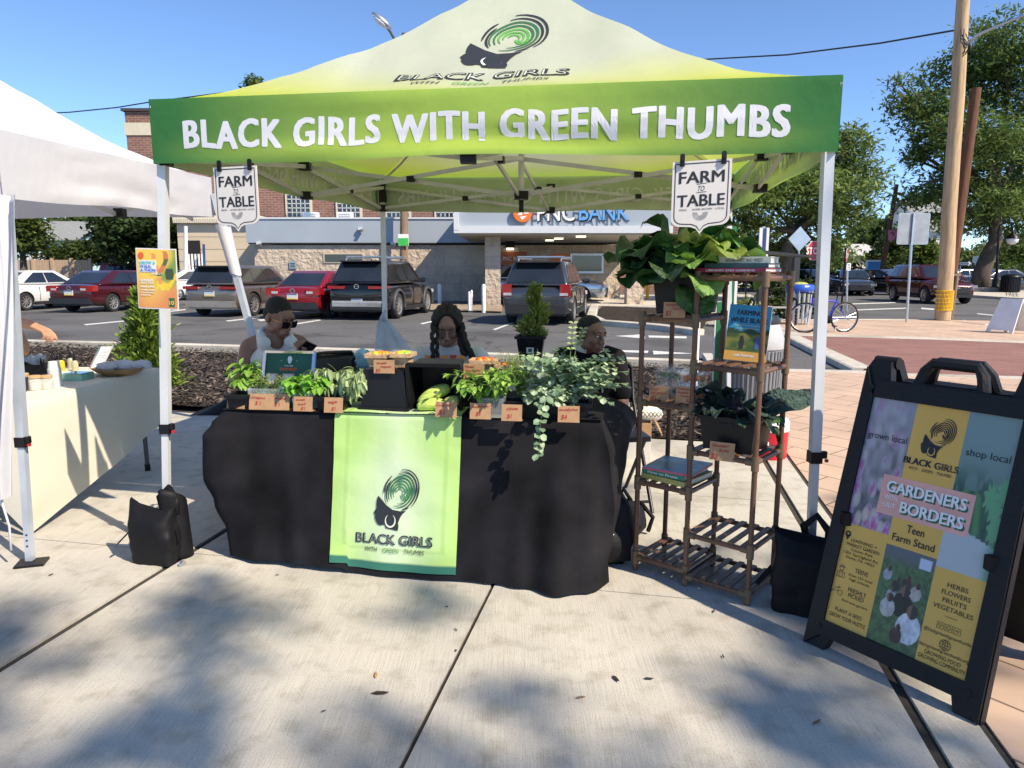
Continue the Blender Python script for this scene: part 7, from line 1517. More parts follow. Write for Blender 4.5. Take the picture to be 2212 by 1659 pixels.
# ================================================================ SANDWICH BOARD SIGN
PL = mat('sign_black_plastic', (.008, .008, .010), .5, var=.15, scale=3, bump=.15, bscale=90, spec=.3)
fl, fr = gp(1736, 1384), gp(2117, 1567); wx = (fr-fl).normalized(); AW = (fr-fl).length; bk_ = V((-wx.y, wx.x, 0)); lean = R(14.5); ay = (bk_*math.sin(lean)+V((0, 0, math.cos(lean)))); an = wx.cross(ay); AH = 1.15
af = thing('sandwich_board', 'big black sandwich board sign for the Teen Farm Stand at the pavement edge', 'sandwich board', fl); A = lambda x, y, k=0: fl+wx*x+ay*y+an*(.001+.0008*k)
bx, by0, by1 = .066*AW/.64, .115, 1.005
OUT = [(0, 0), (.085, 0), (.1, .055), (AW-.1, .055), (AW-.085, 0), (AW, 0), (AW-.015, AH-.03), (AW-.03, AH), (AW-.10, AH), (AW-.115, AH-.075), (AW*.5+.135, AH-.075), (AW*.5+.105, AH-.0), (AW*.5+.075, AH+.02), (AW*.5-.075, AH+.02), (AW*.5-.105, AH-.0), (AW*.5-.135, AH-.075), (.115, AH-.075), (.10, AH), (.03, AH), (.015, AH-.03)]
def aframe(o, x_, y_, name, hole=True):
    b = rel_t(MB(), af).use(PL); nn = x_.cross(y_)
    b.prism(OUT[:11]+[(AW*.5+.12, AH-.07), (AW*.5-.12, AH-.07)]+OUT[15:], o, x_, y_, -.04)
    # handle above the middle: two uprights and a grip
    P3 = lambda x, y, z: o+x_*x+y_*y+nn*z
    q = [(-.112, -.075), (-.098, -.02), (-.075, .012), (.075, .012), (.098, -.02), (.112, -.075)]
    b.tube([P3(AW*.5+x, AH+y, -.02) for x, y in q], .021, 8)
    return b.build(name, af, smooth=35)
aframe(fl, wx, ay, 'front_frame')
ay2 = (-bk_*math.sin(lean)+V((0, 0, math.cos(lean)))); o2 = fl+bk_*(2*AH*math.sin(lean)+.09); aframe(o2+wx*AW, -wx, ay2, 'rear_frame')
for x in (.065, AW-.065): rel_t(MB(), af).use(PL).tube([A(x-.045, AH+.0)-an*.045, A(x+.045, AH)-an*.045], .024, 10).build('hinge', af, smooth=60)
# flared feet and rails stand proud of the panel
b = rel_t(MB(), af).use(PL)
b.prism([(.004, .0), (bx, .06), (bx, by1+.0), (.018, AH-.03)], A(0, 0), wx, ay, .012).prism([(AW-.004, 0), (AW-.018, AH-.03), (AW-bx, by1), (AW-bx, .06)], A(0, 0), wx, ay, .012).prism([(bx, .055), (AW-bx, .055), (AW-bx, by0), (bx, by0)], A(0, 0), wx, ay, .012).prism([(bx, by1), (AW-bx, by1), (AW-bx, AH-.078), (bx, AH-.078)], A(0, 0), wx, ay, .012)
for x, y in ((.05, .085), (AW-.05, .085), (.05, AH-.11)): b.tube([A(x, y)+an*.011, A(x, y)+an*.016], .013, 12)
for y in (.52,): b.box(A(bx, y)+an*.012, (.03, .03, .05)); b.box(A(AW-bx, y)+an*.012, (.03, .03, .05))
b.build('panel_rail', af, smooth=30)
# the printed panel: three columns of fields and pictures
gx0, gx1, gy0, gy1 = bx, AW-bx, by0, by1; GW, GH = gx1-gx0, gy1-gy0; p_ = lambda u, v, k=0: A(gx0+u*GW, gy0+v*GH, k+1)
pn = rel_t(MB(), af).use(mat('mustard_print', (.72, .43, .085), .45, var=.04, scale=4)).prism([(gx0, gy0), (gx1, gy0), (gx1, gy1), (gx0, gy1)], A(0, 0), wx, ay, .0006).build('print_panel', af)
def picture(name, u0, u1, v0, v1, fn, nx=44, ny=60):
    b = rel_t(MB(), af).use(PRINT); b.grid(lambda u, v: p_(lerp(u0, u1, u), lerp(v0, v1, v)), nx, ny, lambda u, v: tuple(min(.8, 1.45*q) for q in fn(u, v))); b.build(name, pn)
rp = random.Random(9); fl_ = [(rp.random(), rp.random()**1.3, rp.uniform(.05, .15), rp.random()) for _ in range(44)]
def pic_leaves(u, v):
    g = .1+.1*vnoise(u*9, v*14, 1)+.2*v; c = (g*.9, g*.85, g*.95)
    for x, y, r, k in fl_:
        d = math.hypot(u-x, (v-y)*1.5)/r
        if d < 1: m = mixc((.34, .3, .42), (.3, .06, .2), sm(1.2-d*1.2+.4*vnoise(u*40, v*40, 2))); c = mixc(c, m if k < .7 else (.4, .34, .3), .9*(1-d**4)*(1-.55*v))
    return mixc(c, (.2, .21, .25), max(0, v-.62)*1.6)
def pic_green(u, v):
    c = mixc((.045, .1, .07), (.14, .2, .2), sm(v*1.5-.35)); k = vnoise(u*6, v*9, 7)+.5*vnoise(u*14, v*18, 8); c = mixc(c, (.02, .05, .035), sm(k*1.5)*sm((.72-v)*4))
    if math.hypot((u-.35)/.36, (v-.36)/.16) < 1: c = mixc((.07, .16, .06), (.02, .07, .03), .5+.5*math.sin(u*26+v*9))
    for x, y in ((.85, .42), (.72, .5), (.95, .55), (.9, .3)):
        if math.hypot((u-x)*1.1, (v-y)*1.6) < .13+.03*math.sin(9*math.atan2(v-y, u-x)): c = (.09, .24, .12)
    if v < .2+.1*(1-u): c = mixc((.3, .34, .36), (.1, .22, .14), sm((u-.75)*4))
    return c
ppl = [(.36, .62, .09, (.04, .03, .03)), (.55, .66, .1, (.05, .03, .03)), (.75, .6, .11, (.4, .36, .34)), (.15, .7, .09, (.3, .32, .38)), (.3, .5, .1, (.3, .3, .32)), (.28, .38, .15, (.38, .37, .36)), (.5, .52, .09, (.22, .25, .32)), (.75, .25, .24, (.5, .53, .6)), (.55, .14, .12, (.06, .03, .03)), (.55, .45, .2, (.015, .015, .013))]
def pic_people(u, v):
    c = mixc((.03, .055, .025), (.07, .13, .05), .5+.5*vnoise(u*20, v*34, 3))
    if v > .8: c = mixc(c, (.08, .085, .1), sm((v-.8)*7))
    if .7 < u < .93 and .86 < v < .96: c = (.35, .4, .5)
    for x, y, r, k in sorted(ppl, key=lambda q: -q[1]):
        if math.hypot(u-x, (v-y)*1.55) < r: c = mixc(k, tuple(q*.55 for q in k), .5+.5*vnoise(u*18, v*22, 4))
        if math.hypot((u-x-.02), (v-y-r*.72)*1.5) < r*.45: c = (.03, .02, .018) if (u-x) > -.0 else (.14, .07, .05)
    return c
picture('leaf_picture', 0, .325, .44, 1, pic_leaves, 60, 96); picture('melon_picture', .675, 1, .38, 1, pic_green, 60, 96); picture('garden_picture', .325, .675, 0, .405, pic_people, 70, 96)
b = rel_t(MB(), af).use(mat('print_pink', (.75, .4, .35), .6)); q = [(.2, .52), (.825, .52), (.825, .685), (.2, .685)]; b.add([p_(x, y, 1) for x, y in q], [(0, 1, 2, 3)]); b.build('title_field', pn)
m_ = lambda u, v: (lambda x, y, k=0: p_(u+x/GW, v+y/GH, 2+k))
def words(rows, ink, u, name='lettering', bold=.0):
    b = rel_t(MB(), af).use(ink)
    for (s, v, hh, w) in rows: b.text(s, m_(u, v), hh, 0, 0, w*GW, bold=bold)
    b.build(name, pn)
MUST = mat('mustard_print', (.5, .3, .06), .5)
b = rel_t(MB(), af); logo(b, lambda x, y, k=0: p_(.5+x/GW, .875+y/GH, 2+k*.5), .00026, LDARK, LDARK, MUST); logotext(b, lambda x, y, k=0: p_(.5+x/GW, .873+y/GH, 2+k*.5), .00026, LDARK, LDARK, MUST); b.build('emblem', pn)
words([('grown local', .825, .026, .29)], INK, .163); words([('shop local', .83, .026, .27)], INK, .84)
gs = mat('print_deep_green', (.02, .13, .07), .6)
for m, e, k in ((gs, .006, 0), (WINK, 0, 1)):
    b = rel_t(MB(), af).use(m); b.text('GARDENERS', lambda x, y: p_(.512+(x+e)/GW, .618+(y-e)/GH, 2+k*1.2), .042, 0, 0, .54*GW, bold=.05); b.text('BORDERS', lambda x, y: p_(.575+(x+e)/GW, .545+(y-e)/GH, 2+k*1.2), .042, 0, 0, .42*GW, bold=.05); b.build('title_lettering', pn)
words([('WITH', .585, .018, .09), ('OUT', .553, .018, .085)], WINK, .285, bold=.02)
words([('Teen', .472, .03, .12), ('Farm Stand', .427, .028, .29)], INK, .5, bold=.015)
words([('LEARNING +', .366, .0135, .2), ('MARKET GARDEN', .345, .0135, .25), ('County Park', .327, .011, .17), ('1201 Springfield Rd.', .309, .0105, .27), ('Darby, PA 19023', .291, .0105, .22), ('PLANT A SEED', .058, .015, .21), ('GROW YOUR HUSTLE', .03, .0155, .28)], INK, .165)
words([('TEENS', .243, .017, .1), ('from 13+ local', .221, .011, .18), ('high schools', .203, .011, .155), ('FRESHLY', .156, .017, .14), ('PICKED', .133, .017, .12), ('from area gardens', .108, .01, .2)], INK, .195)
words([('HERBS', .315, .017, .13), ('FLOWERS', .285, .017, .18), ('FRUITS', .255, .017, .15), ('VEGETABLES', .225, .017, .25), ('@blackgirlswiththumbs'.replace('with', 'withgreen'), .128, .0125, .3), ('blackgirlswithgreenthumbs.org', .065, .0125, .31), ('GROWING FOOD', .04, .015, .23), ('GROWING COMMINUTY', .018, .0155, .3)], INK, .838)
b = rel_t(MB(), af).use(INK); circ = lambda cx, cy, r, n=22, a0=0, a1=360: [(cx+r*math.cos(R(lerp(a0, a1, i/n))), cy+r*math.sin(R(lerp(a0, a1, i/n)))) for i in range(n+1)]
g0 = lambda x, y: A(gx0+x, gy0+y, 3); L_ = .0016
X, Y_ = .838*GW, .098*GH
b.strip(circ(X, Y_, .018), L_, g0).strip([(X-.018, Y_), (X+.018, Y_)], L_, g0).strip([(X-.015, Y_+.009), (X+.015, Y_+.009)], L_, g0).strip([(X-.015, Y_-.009), (X+.015, Y_-.009)], L_, g0).strip([(X, Y_-.018), (X, Y_+.018)], L_, g0).strip([(X+.008*math.cos(R(t_)), Y_+.018*math.sin(R(t_))) for t_ in range(0, 361, 20)], L_, g0)
b.strip([(X-.02, .205*GH), (X+.02, .205*GH)], L_, g0); Y_ = .165*GH
for dx in (-.027, 0, .027): b.strip([(X+dx+sx*.011, Y_+sy*.011) for sx, sy in ((-1, -1), (1, -1), (1, 1), (-1, 1), (-1, -1))], L_, g0)
b.strip([(X-.027, Y_-.006), (X-.034, Y_+.002), (X-.030, Y_+.006), (X-.027, Y_+.003), (X-.024, Y_+.006), (X-.02, Y_+.002), (X-.027, Y_-.006)], L_, g0).strip(circ(X, Y_, .006), L_, g0).strip([(X+.021, Y_+.001), (X+.034, Y_+.006), (X+.028, Y_-.006), (X+.027, Y_), (X+.021, Y_+.001)], L_, g0)
X, Y_ = .035*GW, .395*GH; b.strip(circ(X, Y_, .008), .006, g0).add([g0(X+a, Y_+c) for a, c in ((-.0105, -.004), (.0105, -.004), (0, -.026))], [(0, 2, 1)])
X, Y_ = .045*GW, .228*GH; b.strip(circ(X, Y_+.012, .008), L_, g0).strip([(X-.012, Y_+.018), (X+.012, Y_+.018)], L_, g0).strip(circ(X, Y_+.018, .008, 10, 0, 180), L_, g0).strip([(X-.016, Y_-.022), (X-.014, Y_-.002), (X, Y_+.002), (X+.014, Y_-.002), (X+.016, Y_-.022), (X-.016, Y_-.022)], L_, g0).strip([(X-.006, Y_-.022), (X-.006, Y_), (X, Y_-.008), (X+.006, Y_), (X+.006, Y_-.022)], L_, g0)
X, Y_ = .045*GW, .148*GH; b.strip([(X-.022, Y_-.012), (X-.006, Y_+.008), (X+.004, Y_+.004), (X+.002, Y_-.004), (X-.022, Y_-.012)], L_, g0).strip(circ(X+.012, Y_-.01, .0095), L_, g0).strip([(X, Y_+.006), (X+.006, Y_+.016)], L_, g0).strip([(X+.002, Y_+.006), (X+.012, Y_+.012)], L_, g0); b.build('icons', pn)
# ================================================================ BEHIND THE STAND
g = gp(1672, 995)+V((0, .14, 0)); RC = mat('cooler_red', (.55, .015, .03), .35, var=.05)
t = thing('cooler_jug', 'red drinks cooler with a white lid on the concrete behind the plant stand', 'cooler', g); MB().use(RC).lathe((0, 0, 0), [(.135, 0), (.14, .02), (.145, .22)], 28).build('body', t, smooth=50); MB().use(WHITEP).lathe((0, 0, .22), [(.148, 0), (.15, .06), (.14, .085), (.06, .1)], 28).build('lid', t, smooth=50); MB().use(WINK).strip([(-.05, .08), (-.05, .14), (.01, .14), (.01, .1), (-.02, .1)], .02, lambda x, y: V((-.06+x*.9, -.137-.0+.02*0+abs(x)*.05-.0, y))).build('emblem', t)
g = gp(1646, 885)+V((0, .35, 0)); t = thing('litter_bin', 'ribbed grey litter bin with a dark domed lid behind the kale crate', 'litter bin', g); b = MB().use(mat('ribbed_grey', (.26, .27, .29), .5, var=.06)); b.lathe((0, 0, 0), [(.27, 0), (.285, .02), (.3, .62)], 36)
for k in range(40): a = k/40*6.283; b.tube([(.29*math.cos(a), .29*math.sin(a), .03), (.307*math.cos(a), .307*math.sin(a), .6)], .011, 5)
b.build('body', t, smooth=40); MB().use(mat('smooth_grey', (.42, .43, .45), .4)).lathe((0, 0, .62), [(.315, 0), (.32, .05), (.28, .18), (.24, .27)], 32).build('hood', t, smooth=50); MB().use(CH).lathe((0, 0, .88), [(.25, 0), (.26, .03), (.23, .08), (.05, .1)], 28).build('lid', t, smooth=50)
g = gp(1548, 868); GRB = mat('banner_green', (.015, .16, .055), .5, var=.06); t = thing('banner_stand', 'tall green and white banner stand behind the plant stand', 'banner', g); MB().use(GRB).box((.04, 0, .55), (.17, .025, 1.1)).box((.1, .0, 1.3), (.05, .025, 1.2)).build('banner', t); MB().use(WHITEP).box((.145, -.002, .9), (.03, .03, 1.8)).box((-.06, -.016, .55), (.012, .01, 1.1)).build('post', t)
p = gp(1497, 890); tag(pole('white_post', None, '', p, p+V((0, 0, .95)), .035, .035, WHITEP), 'short white post in the mulch behind the plant stand', 'post')
g = gp(2240, 1330); weight_bag('black weight bag lying behind the sandwich board sign', g+V((.1, .5, 0)), .3, .3, .2, .3, False, 3)
# ================================================================ NEIGHBOUR'S TABLE
CT = mat('cream_stretch_cloth', (.68, .64, .54), .75, var=.04, scale=2, bump=.1, bscale=200, spec=.2); NZ = .74
n0, n1 = gp(36, 874, NZ), gp(341, 796, NZ); nx = (n1-n0).normalized(); NL = (n1-n0).length; ny = V((-nx.y, nx.x, 0)); N_ = lambda x, y, z: V((n0.x, n0.y, 0))+nx*x+ny*y+V((0, 0, z)); ND = .74
nt_ = thing('folding_table', 'neighbouring folding table on telescopic legs under cream stretch cloth', 'table', N_(NL/2, ND/2, 0))
rel_t(MB(), nt_).use(WHITEP).box(N_(NL/2, ND/2, NZ-.03), (NL-.04, ND-.04, .04), rz=math.atan2(nx.y, nx.x)).build('tabletop', nt_)
for x, y in ((.06, .06), (NL-.1, .08), (.06, ND-.06), (NL-.1, ND-.08)):
    q = rel_t(MB(), nt_).use(mat('table_leg_grey', (.12, .125, .13), .4, .5)).tube([N_(x, y, .02), N_(x-.01, y, NZ-.05)], .016, 8); lg = q.build('leg', nt_, smooth=60); rel_t(MB(), nt_).use(BLACKP).tube([N_(x, y, 0), N_(x, y, .05)], .02, 8).box(N_(x, y, .3), (.05, .05, .06)).build('leg_clamp', lg)
def ncl(u, v):
    """stretch cloth: right side (u 0-.5, near to far end), drawn down to the near foot"""
    zb = .015+.33*max(0, u)**1.05; bow = .05*math.sin(math.pi*v)*(1-u*.4); r = min(1, v/.06)
    return N_(lerp(-.02, NL+.01, u)+(.06*(v)*(1-u)*0), -.012*r-bow*.25+.01*vnoise(u*5, v*4, 3)*v, lerp(NZ+.006, zb, v**1.02))
b = MB().use(CT); b.grid(ncl, 40, 24)
b.grid(lambda u, v: N_(-.02+(u*ND*0)-.0-.03*math.sin(math.pi*v)*.4, -.012+u*(ND+.02), lerp(NZ+.006, .015+.30*math.sin(math.pi*u)**1.2, v)), 24, 24); b.grid(lambda u, v: N_(-.02+u*(NL+.03), -.0+v*(ND+.01), NZ+.0065), 8, 6)
o = b.build('tablecloth', smooth=50); tag(o, 'cream stretch cloth pulled down to one foot over the neighbouring table', 'tablecloth')
np_ = lambda px, py: gp(px, py, NZ+.007)
PAPER = mat('paper_cup', (.7, .68, .63), .7, var=.05)
p = np_(121, 833); b = MB().use(PAPER)
for k in range(9): b.lathe(p+V((0, 0, k*.012)), [(.036-.0, 0), (.0375, .012), (.034, .0121)], 20)
b.lathe(p+V((0, 0, .108)), [(.034, 0), (.029, .045), (.0, .046)], 20); tag(b.build('cup_tower', smooth=40), 'tower of upturned white paper cups beside the cork lidded jars', 'cups')
CORK = mat('bamboo_lid', (.5, .32, .16), .7, var=.15); JG = mat('jar_glass', (.78, .78, .74), .06, var=.1, alpha=.42, spec=.8); CONT = mat('jar_filling', (.62, .5, .4), .7, var=.5, scale=22)
for i, (x, y, s, lab) in enumerate([(77, 842, 1., 'glass jar with a bamboo lid, the rounder one in front of the black cups'), (102, 839, .92, 'glass jar with a bamboo lid beside the tower of paper cups'), (52, 832, .85, 'glass jar with an orange label behind the little black sign')]):
    p = np_(x, y); t = thing('jar', lab, 'jar', p, 0, 'glass jars with bamboo lids'); MB().use(JG).lathe((0, 0, 0), [(.034*s, 0), (.04*s, .01), (.041*s, .05*s), (.033*s, .068*s), (.033*s, .074*s)], 20).build('glass', t, smooth=50); MB().use(CONT).lathe((0, 0, .003), [(.034*s, 0), (.037*s, .045*s), (.01, .05*s)], 14).build('filling', t, smooth=60); MB().use(CORK).lathe((0, 0, .074*s), [(.037*s, 0), (.037*s, .012), (.03*s, .014)], 20).build('lid', t, smooth=40)
for x, y, c, lab in ((50, 812, (.55, .68, .66), 'small round tin with a pale blue patterned label'), (82, 808, (.8, .5, .25), 'small round tin with a pink and orange label'), (103, 803, (.55, .4, .5), 'small round tin mostly behind the paper cups')):
    p = np_(x, y); t = thing('tin', lab, 'tin', p, 0, 'little round tins on the cream cloth'); MB().use(mat('tin_label_%d' % x, c, .5, var=.35, scale=40)).lathe((0, 0, 0), [(.03, 0), (.03, .045)], 18).build('label', t, smooth=40); MB().use(CORK).lathe((0, 0, .045), [(.031, 0), (.031, .012)], 18).build('lid', t, smooth=40)
b = MB().use(mat('mint_tin', (.22, .45, .36), .35, .2)); p = np_(160, 822); b.x = Mx.Translation(p+V((0, .05, 0))) @ Mx.Rotation(R(-6), 4, 'Z'); b.box((0, 0, .022), (.135, .12, .044)).use(mat('mint_tin_lid', (.12, .25, .2), .12, .3)).box((0, 0, .046), (.125, .11, .004)); tag(b.build('tin_box'), 'flat mint green box in front of the dropper bottles', 'box')
OIL = mat('yellow_oil', (.5, .42, .03), .1, var=.1, coat=.5); AMB = mat('pale_oil', (.42, .4, .25), .1, var=.1, coat=.5); DRK = mat('dark_bottle', (.02, .02, .022), .15, coat=.5)
for x, y, m, lab in ((134, 800, OIL, 'dropper bottle of bright yellow oil'), (163, 801, AMB, 'dropper bottle of pale oil in front of the booklet'), (154, 795, AMB, 'dropper bottle half hidden behind the pale oil bottle'), (97, 806, DRK, 'dark dropper bottle behind the tins, the shorter of two'), (91, 803, DRK, 'dark dropper bottle behind the tins, the taller of two')):
    p = np_(x, y); s = 1. if m != DRK else .75; t = thing('dropper_bottle', lab, 'bottle', p, 0, 'dropper bottles on the cream cloth'); MB().use(m).lathe((0, 0, 0), [(.021*s, 0), (.022*s, .004), (.022*s, .062*s), (.01*s, .078*s)], 16).build('glass', t, smooth=50); MB().use(BLACKP).lathe((0, 0, .076*s), [(.012*s, 0), (.012*s, .022*s), (.007*s, .026*s), (.008*s, .04*s), (.003, .056*s)], 12).build('dropper', t, smooth=50)
p = np_(35, 846); t = thing('table_sign', 'tiny black chalkboard sign with white handwriting by the tent leg', 'sign', p, R(20)); MB().use(SHADOWY).box((0, 0, .045), (.13, .006, .08), rx=-.3).build('board', t); b = MB().use(WINK)
for k, s in enumerate(('Handmade', 'Body Oils', 'and Candles')): b.text(s, lambda x, y: V((x, -.004-.0045+.3*(y-.045)*1.0, y)), .012, 0, .066-.02*k, .1, shear=.2)
b.build('lettering', t)
p = np_(195, 797); ux = V((.8, -.6, .0)).normalized(); ux = V((.93, -.3, .1)).normalized(); uy = V((.42, .2, .9)).normalized(); t = thing('booklet', 'open booklet titled THE Natural BEAUTY standing behind the oils', 'booklet', p); n = ux.cross(uy).normalized()
MB().use(WINK).grid(lambda u, v: ux*(u*.115)+uy*(v*.18)-n*.02*math.sin(math.pi*u)*.6, 8, 6).build('page', t, smooth=180)
b = MB().use(PRINT).grid(lambda u, v: ux*(-.055*u)+uy*(v*.185)+n*.0-V((0, -.05*u, 0)), 6, 10, lambda u, v: mixc((.7, .3, .1), (.05, .03, .03), sm((v-.45)*4+.5*math.sin(u*7))) if v > .2 else (.6, .1, .03)); b.build('cover', t, smooth=180)
b = MB().use(mat('print_text_grey', (.3, .3, .32), .6))
for s, y, w in (('THE', .148, .03), ('Natural', .122, .07), ('BEAUTY', .098, .06), ('oils and butters', .08, .06)): b.text(s, lambda x, q: ux*(.055+x)+uy*q+n*(.004), .014 if w < .07 else .018, 0, y, w, shear=.2 if s[0] == 'N' else 0)
b.build('lettering', t)
WICK = mat('wicker', (.38, .24, .11), .8, var=.35, scale=30, bump=.8, bscale=50, stretch=(1, 1, 3)); p = np_(250, 811)+V((0, .06, 0)); t = thing('basket', 'shallow wicker tray heaped with white mesh bags', 'basket', p, R(-8)); MB().use(WICK).lathe((0, 0, 0), [(.1, 0), (.15, .03), (.175, .05), (.165, .05), (.1, .012)], 28).build('tray', t, smooth=50)
for i, (x, y, s, lab) in enumerate(((-.07, -.04, .07, 'white mesh bag of soaps at the front of the wicker tray'), (.03, .02, .085, 'crumpled white mesh bag on the middle of the wicker tray'), (.13, .03, .075, 'white mesh bag trailing over the far rim of the wicker tray'), (-.05, .05, .06, 'white mesh bag of yellow soaps at the back of the wicker tray'))):
    b = MB().use(mat('white_mesh', (.68, .68, .72), .6, var=.1, bump=.7, bscale=25, trans=.3)); b.grid(lambda u, v: V((x+s*math.sin(math.pi*v)*math.cos(u*6.283)*(1+.25*vnoise(u*9, v*7, i)), y+s*.7*math.sin(math.pi*v)*math.sin(u*6.283)*(1+.25*vnoise(u*8, v*6, i+4)), .06+s*.45*math.cos(math.pi*v)*(1+.2*vnoise(u*7, v*5, i+2)))), 20, 12); o = b.build('mesh_bag', smooth=180); o.location = p; tag(o, lab, 'bag', 'white mesh bags on the wicker tray')
for i, (x, y, s) in enumerate(((47, 796, .05), (66, 792, .045), (86, 788, .05))):
    p = np_(x, y); t = thing('candle', ['kraft labelled candle wrapped in clear film by the tent leg', 'candle wrapped in clear film in the middle of the wrapped ones', 'wrapped candle with a round kraft label next to the dark bottles'][i], 'candle', p); MB().use(PAPER).lathe((0, 0, 0), [(.03, 0), (.031, .055), (.0, .056)], 16).build('wax', t, smooth=40); MB().use(KRAFT).tube([(0, -.0315, .03), (0, -.033, .03)], .016, 14).build('label', t); MB().use(FILM).grid(lambda u, v: V((.038*math.cos(u*6.283)*(1+.3*v*v), .038*math.sin(u*6.283)*(1+.3*v*v), .075*v+.012*math.sin(u*25)*v)), 18, 5).build('film', t, smooth=180)
p = gp(80, 800, .5); b = MB().use(NYL); c = at(92, 765, 4.65); c = c-V((.05, 0, .12)); b.grid(lambda u, v: c+V((.17*(1-.25*v)*math.cos(u*6.283)*(1+.12*vnoise(u*6, v*5, 3)), .09*(1-.5*v)*math.sin(u*6.283), -.85+.92*v+.05*math.sin(u*12.6+1)*v**6+.03*vnoise(u*8, v*3, 4)*v)), 30, 16); tag(b.build('tote_bag', smooth=60), 'slouched black tote bag standing behind the neighbouring table', 'bag')
# ================================================================ PEOPLE
def skin(name, c): return mat(name, c, .42, var=.1, scale=14, bump=.06, bscale=220, spec=.4)
def caps(b, a, c, ra, rc, flat=None):
    a, c = V(a), V(c); n = 5; d = (c-a).normalized(); pts = []; rr = []
    for k in range(4): t_ = R(90-k*30); pts.append(a-d*ra*math.sin(t_)); rr.append(max(.0008, ra*math.cos(t_)))
    for k in range(1, n): pts.append(lerp(a, c, k/n)); rr.append(lerp(ra, rc, k/n))
    for k in range(4): t_ = R(k*30); pts.append(c+d*rc*math.sin(t_)); rr.append(max(.0008, rc*math.cos(t_)))
    return b.tube(pts, rr, 12)
def fuse(b, name, parent, m, vox=.006, smooth_=6):
    """merge the overlapping volumes of a builder into one continuous surface."""
    o = b.build(name, None, m=m); r = o.modifiers.new('r', 'REMESH'); r.mode = 'VOXEL'; r.voxel_size = vox; s = o.modifiers.new('s', 'SMOOTH'); s.factor = .5; s.iterations = smooth_
    baked(o); o.data.polygons.foreach_set('use_smooth', [True]*len(o.data.polygons)); o.data.materials.clear(); o.data.materials.append(m)
    if parent: o.parent = parent; o.matrix_parent_inverse = Mx.Translation(-V(parent.location))
    return o
def hand(b, w, d, pn, side=1, curl=(.5, .6, .7, .8), thumb=.5, sc=1., point=False):
    """palm and five fingers from wrist w along d; pn = way the palm faces; side = which side the thumb leaves"""
    d, pn = V(d).normalized(), V(pn).normalized(); s = d.cross(pn).normalized()*side; pn = s.cross(d)*side; q = lambda x, y, z: V(w)+(s*x+d*y+pn*z)*sc
    for x in (-.028, -.01, .01, .028): caps(b, q(x*.75, .01, 0), q(x, .088, 0), .0145*sc, .0125*sc)
    for i, (x, L) in enumerate(((.03, .072), (.0105, .08), (-.0095, .075), (-.029, .058))):
        p = q(x, .088, .0); a = (0 if point and i == 0 else curl[i]); e = d.copy(); f = pn.copy()
        for j, fr in enumerate((.45, .32, .23)):
            an = a*(.8 if j == 0 else 1.0); e, f = e*math.cos(an)+f*math.sin(an), f*math.cos(an)-e*math.sin(an); p2 = p+e*L*fr*sc; caps(b, p, p2, (.0095-.001*j)*sc, (.0088-.001*j)*sc); p = p2
    p = q(.034, .03, .004); e = (d*.75+s*.7+pn*thumb).normalized(); p2 = p+e*.035*sc; caps(b, p, p2, .0125*sc, .0105*sc); e = (e+pn*.35+d*.25).normalized(); caps(b, p2, p2+e*.03*sc, .0105*sc, .0085*sc)
def head(b, X):
    old = b.x; b.x = old @ X
    for c, r in (((0, .012, .03), (.074, .092, .083)), ((0, -.022, -.03), (.062, .062, .08)), ((0, -.056, -.088), (.03, .027, .024)), ((.034, -.052, -.032), (.027, .03, .03)), ((-.034, -.052, -.032), (.027, .03, .03)), ((0, -.079, -.072), (.034, .02, .024)), ((.0, -.07, .03), (.055, .024, .03)),
                 ((.013, -.099, -.043), (.0105, .012, .009)), ((-.013, -.099, -.043), (.0105, .012, .009)), ((0, -.106, -.04), (.0115, .011, .0105)), ((0, -.096, -.066), (.025, .0115, .0075)), ((0, -.094, -.079), (.021, .012, .0085)), ((.03, -.082, .014), (.024, .012, .008)), ((-.03, -.082, .014), (.024, .012, .008)),
                 ((.03, -.078, .0025), (.0165, .011, .009)), ((-.03, -.078, .0025), (.0165, .011, .009)), ((.076, .015, -.012), (.01, .02, .031)), ((-.076, .015, -.012), (.01, .02, .031)), ((.05, -.005, -.065), (.018, .04, .03)), ((-.05, -.005, -.065), (.018, .04, .03))): b.ell(c, r, 16)
    caps(b, (0, -.088, .002), (0, -.104, -.036), .0085, .0105); b.x = old
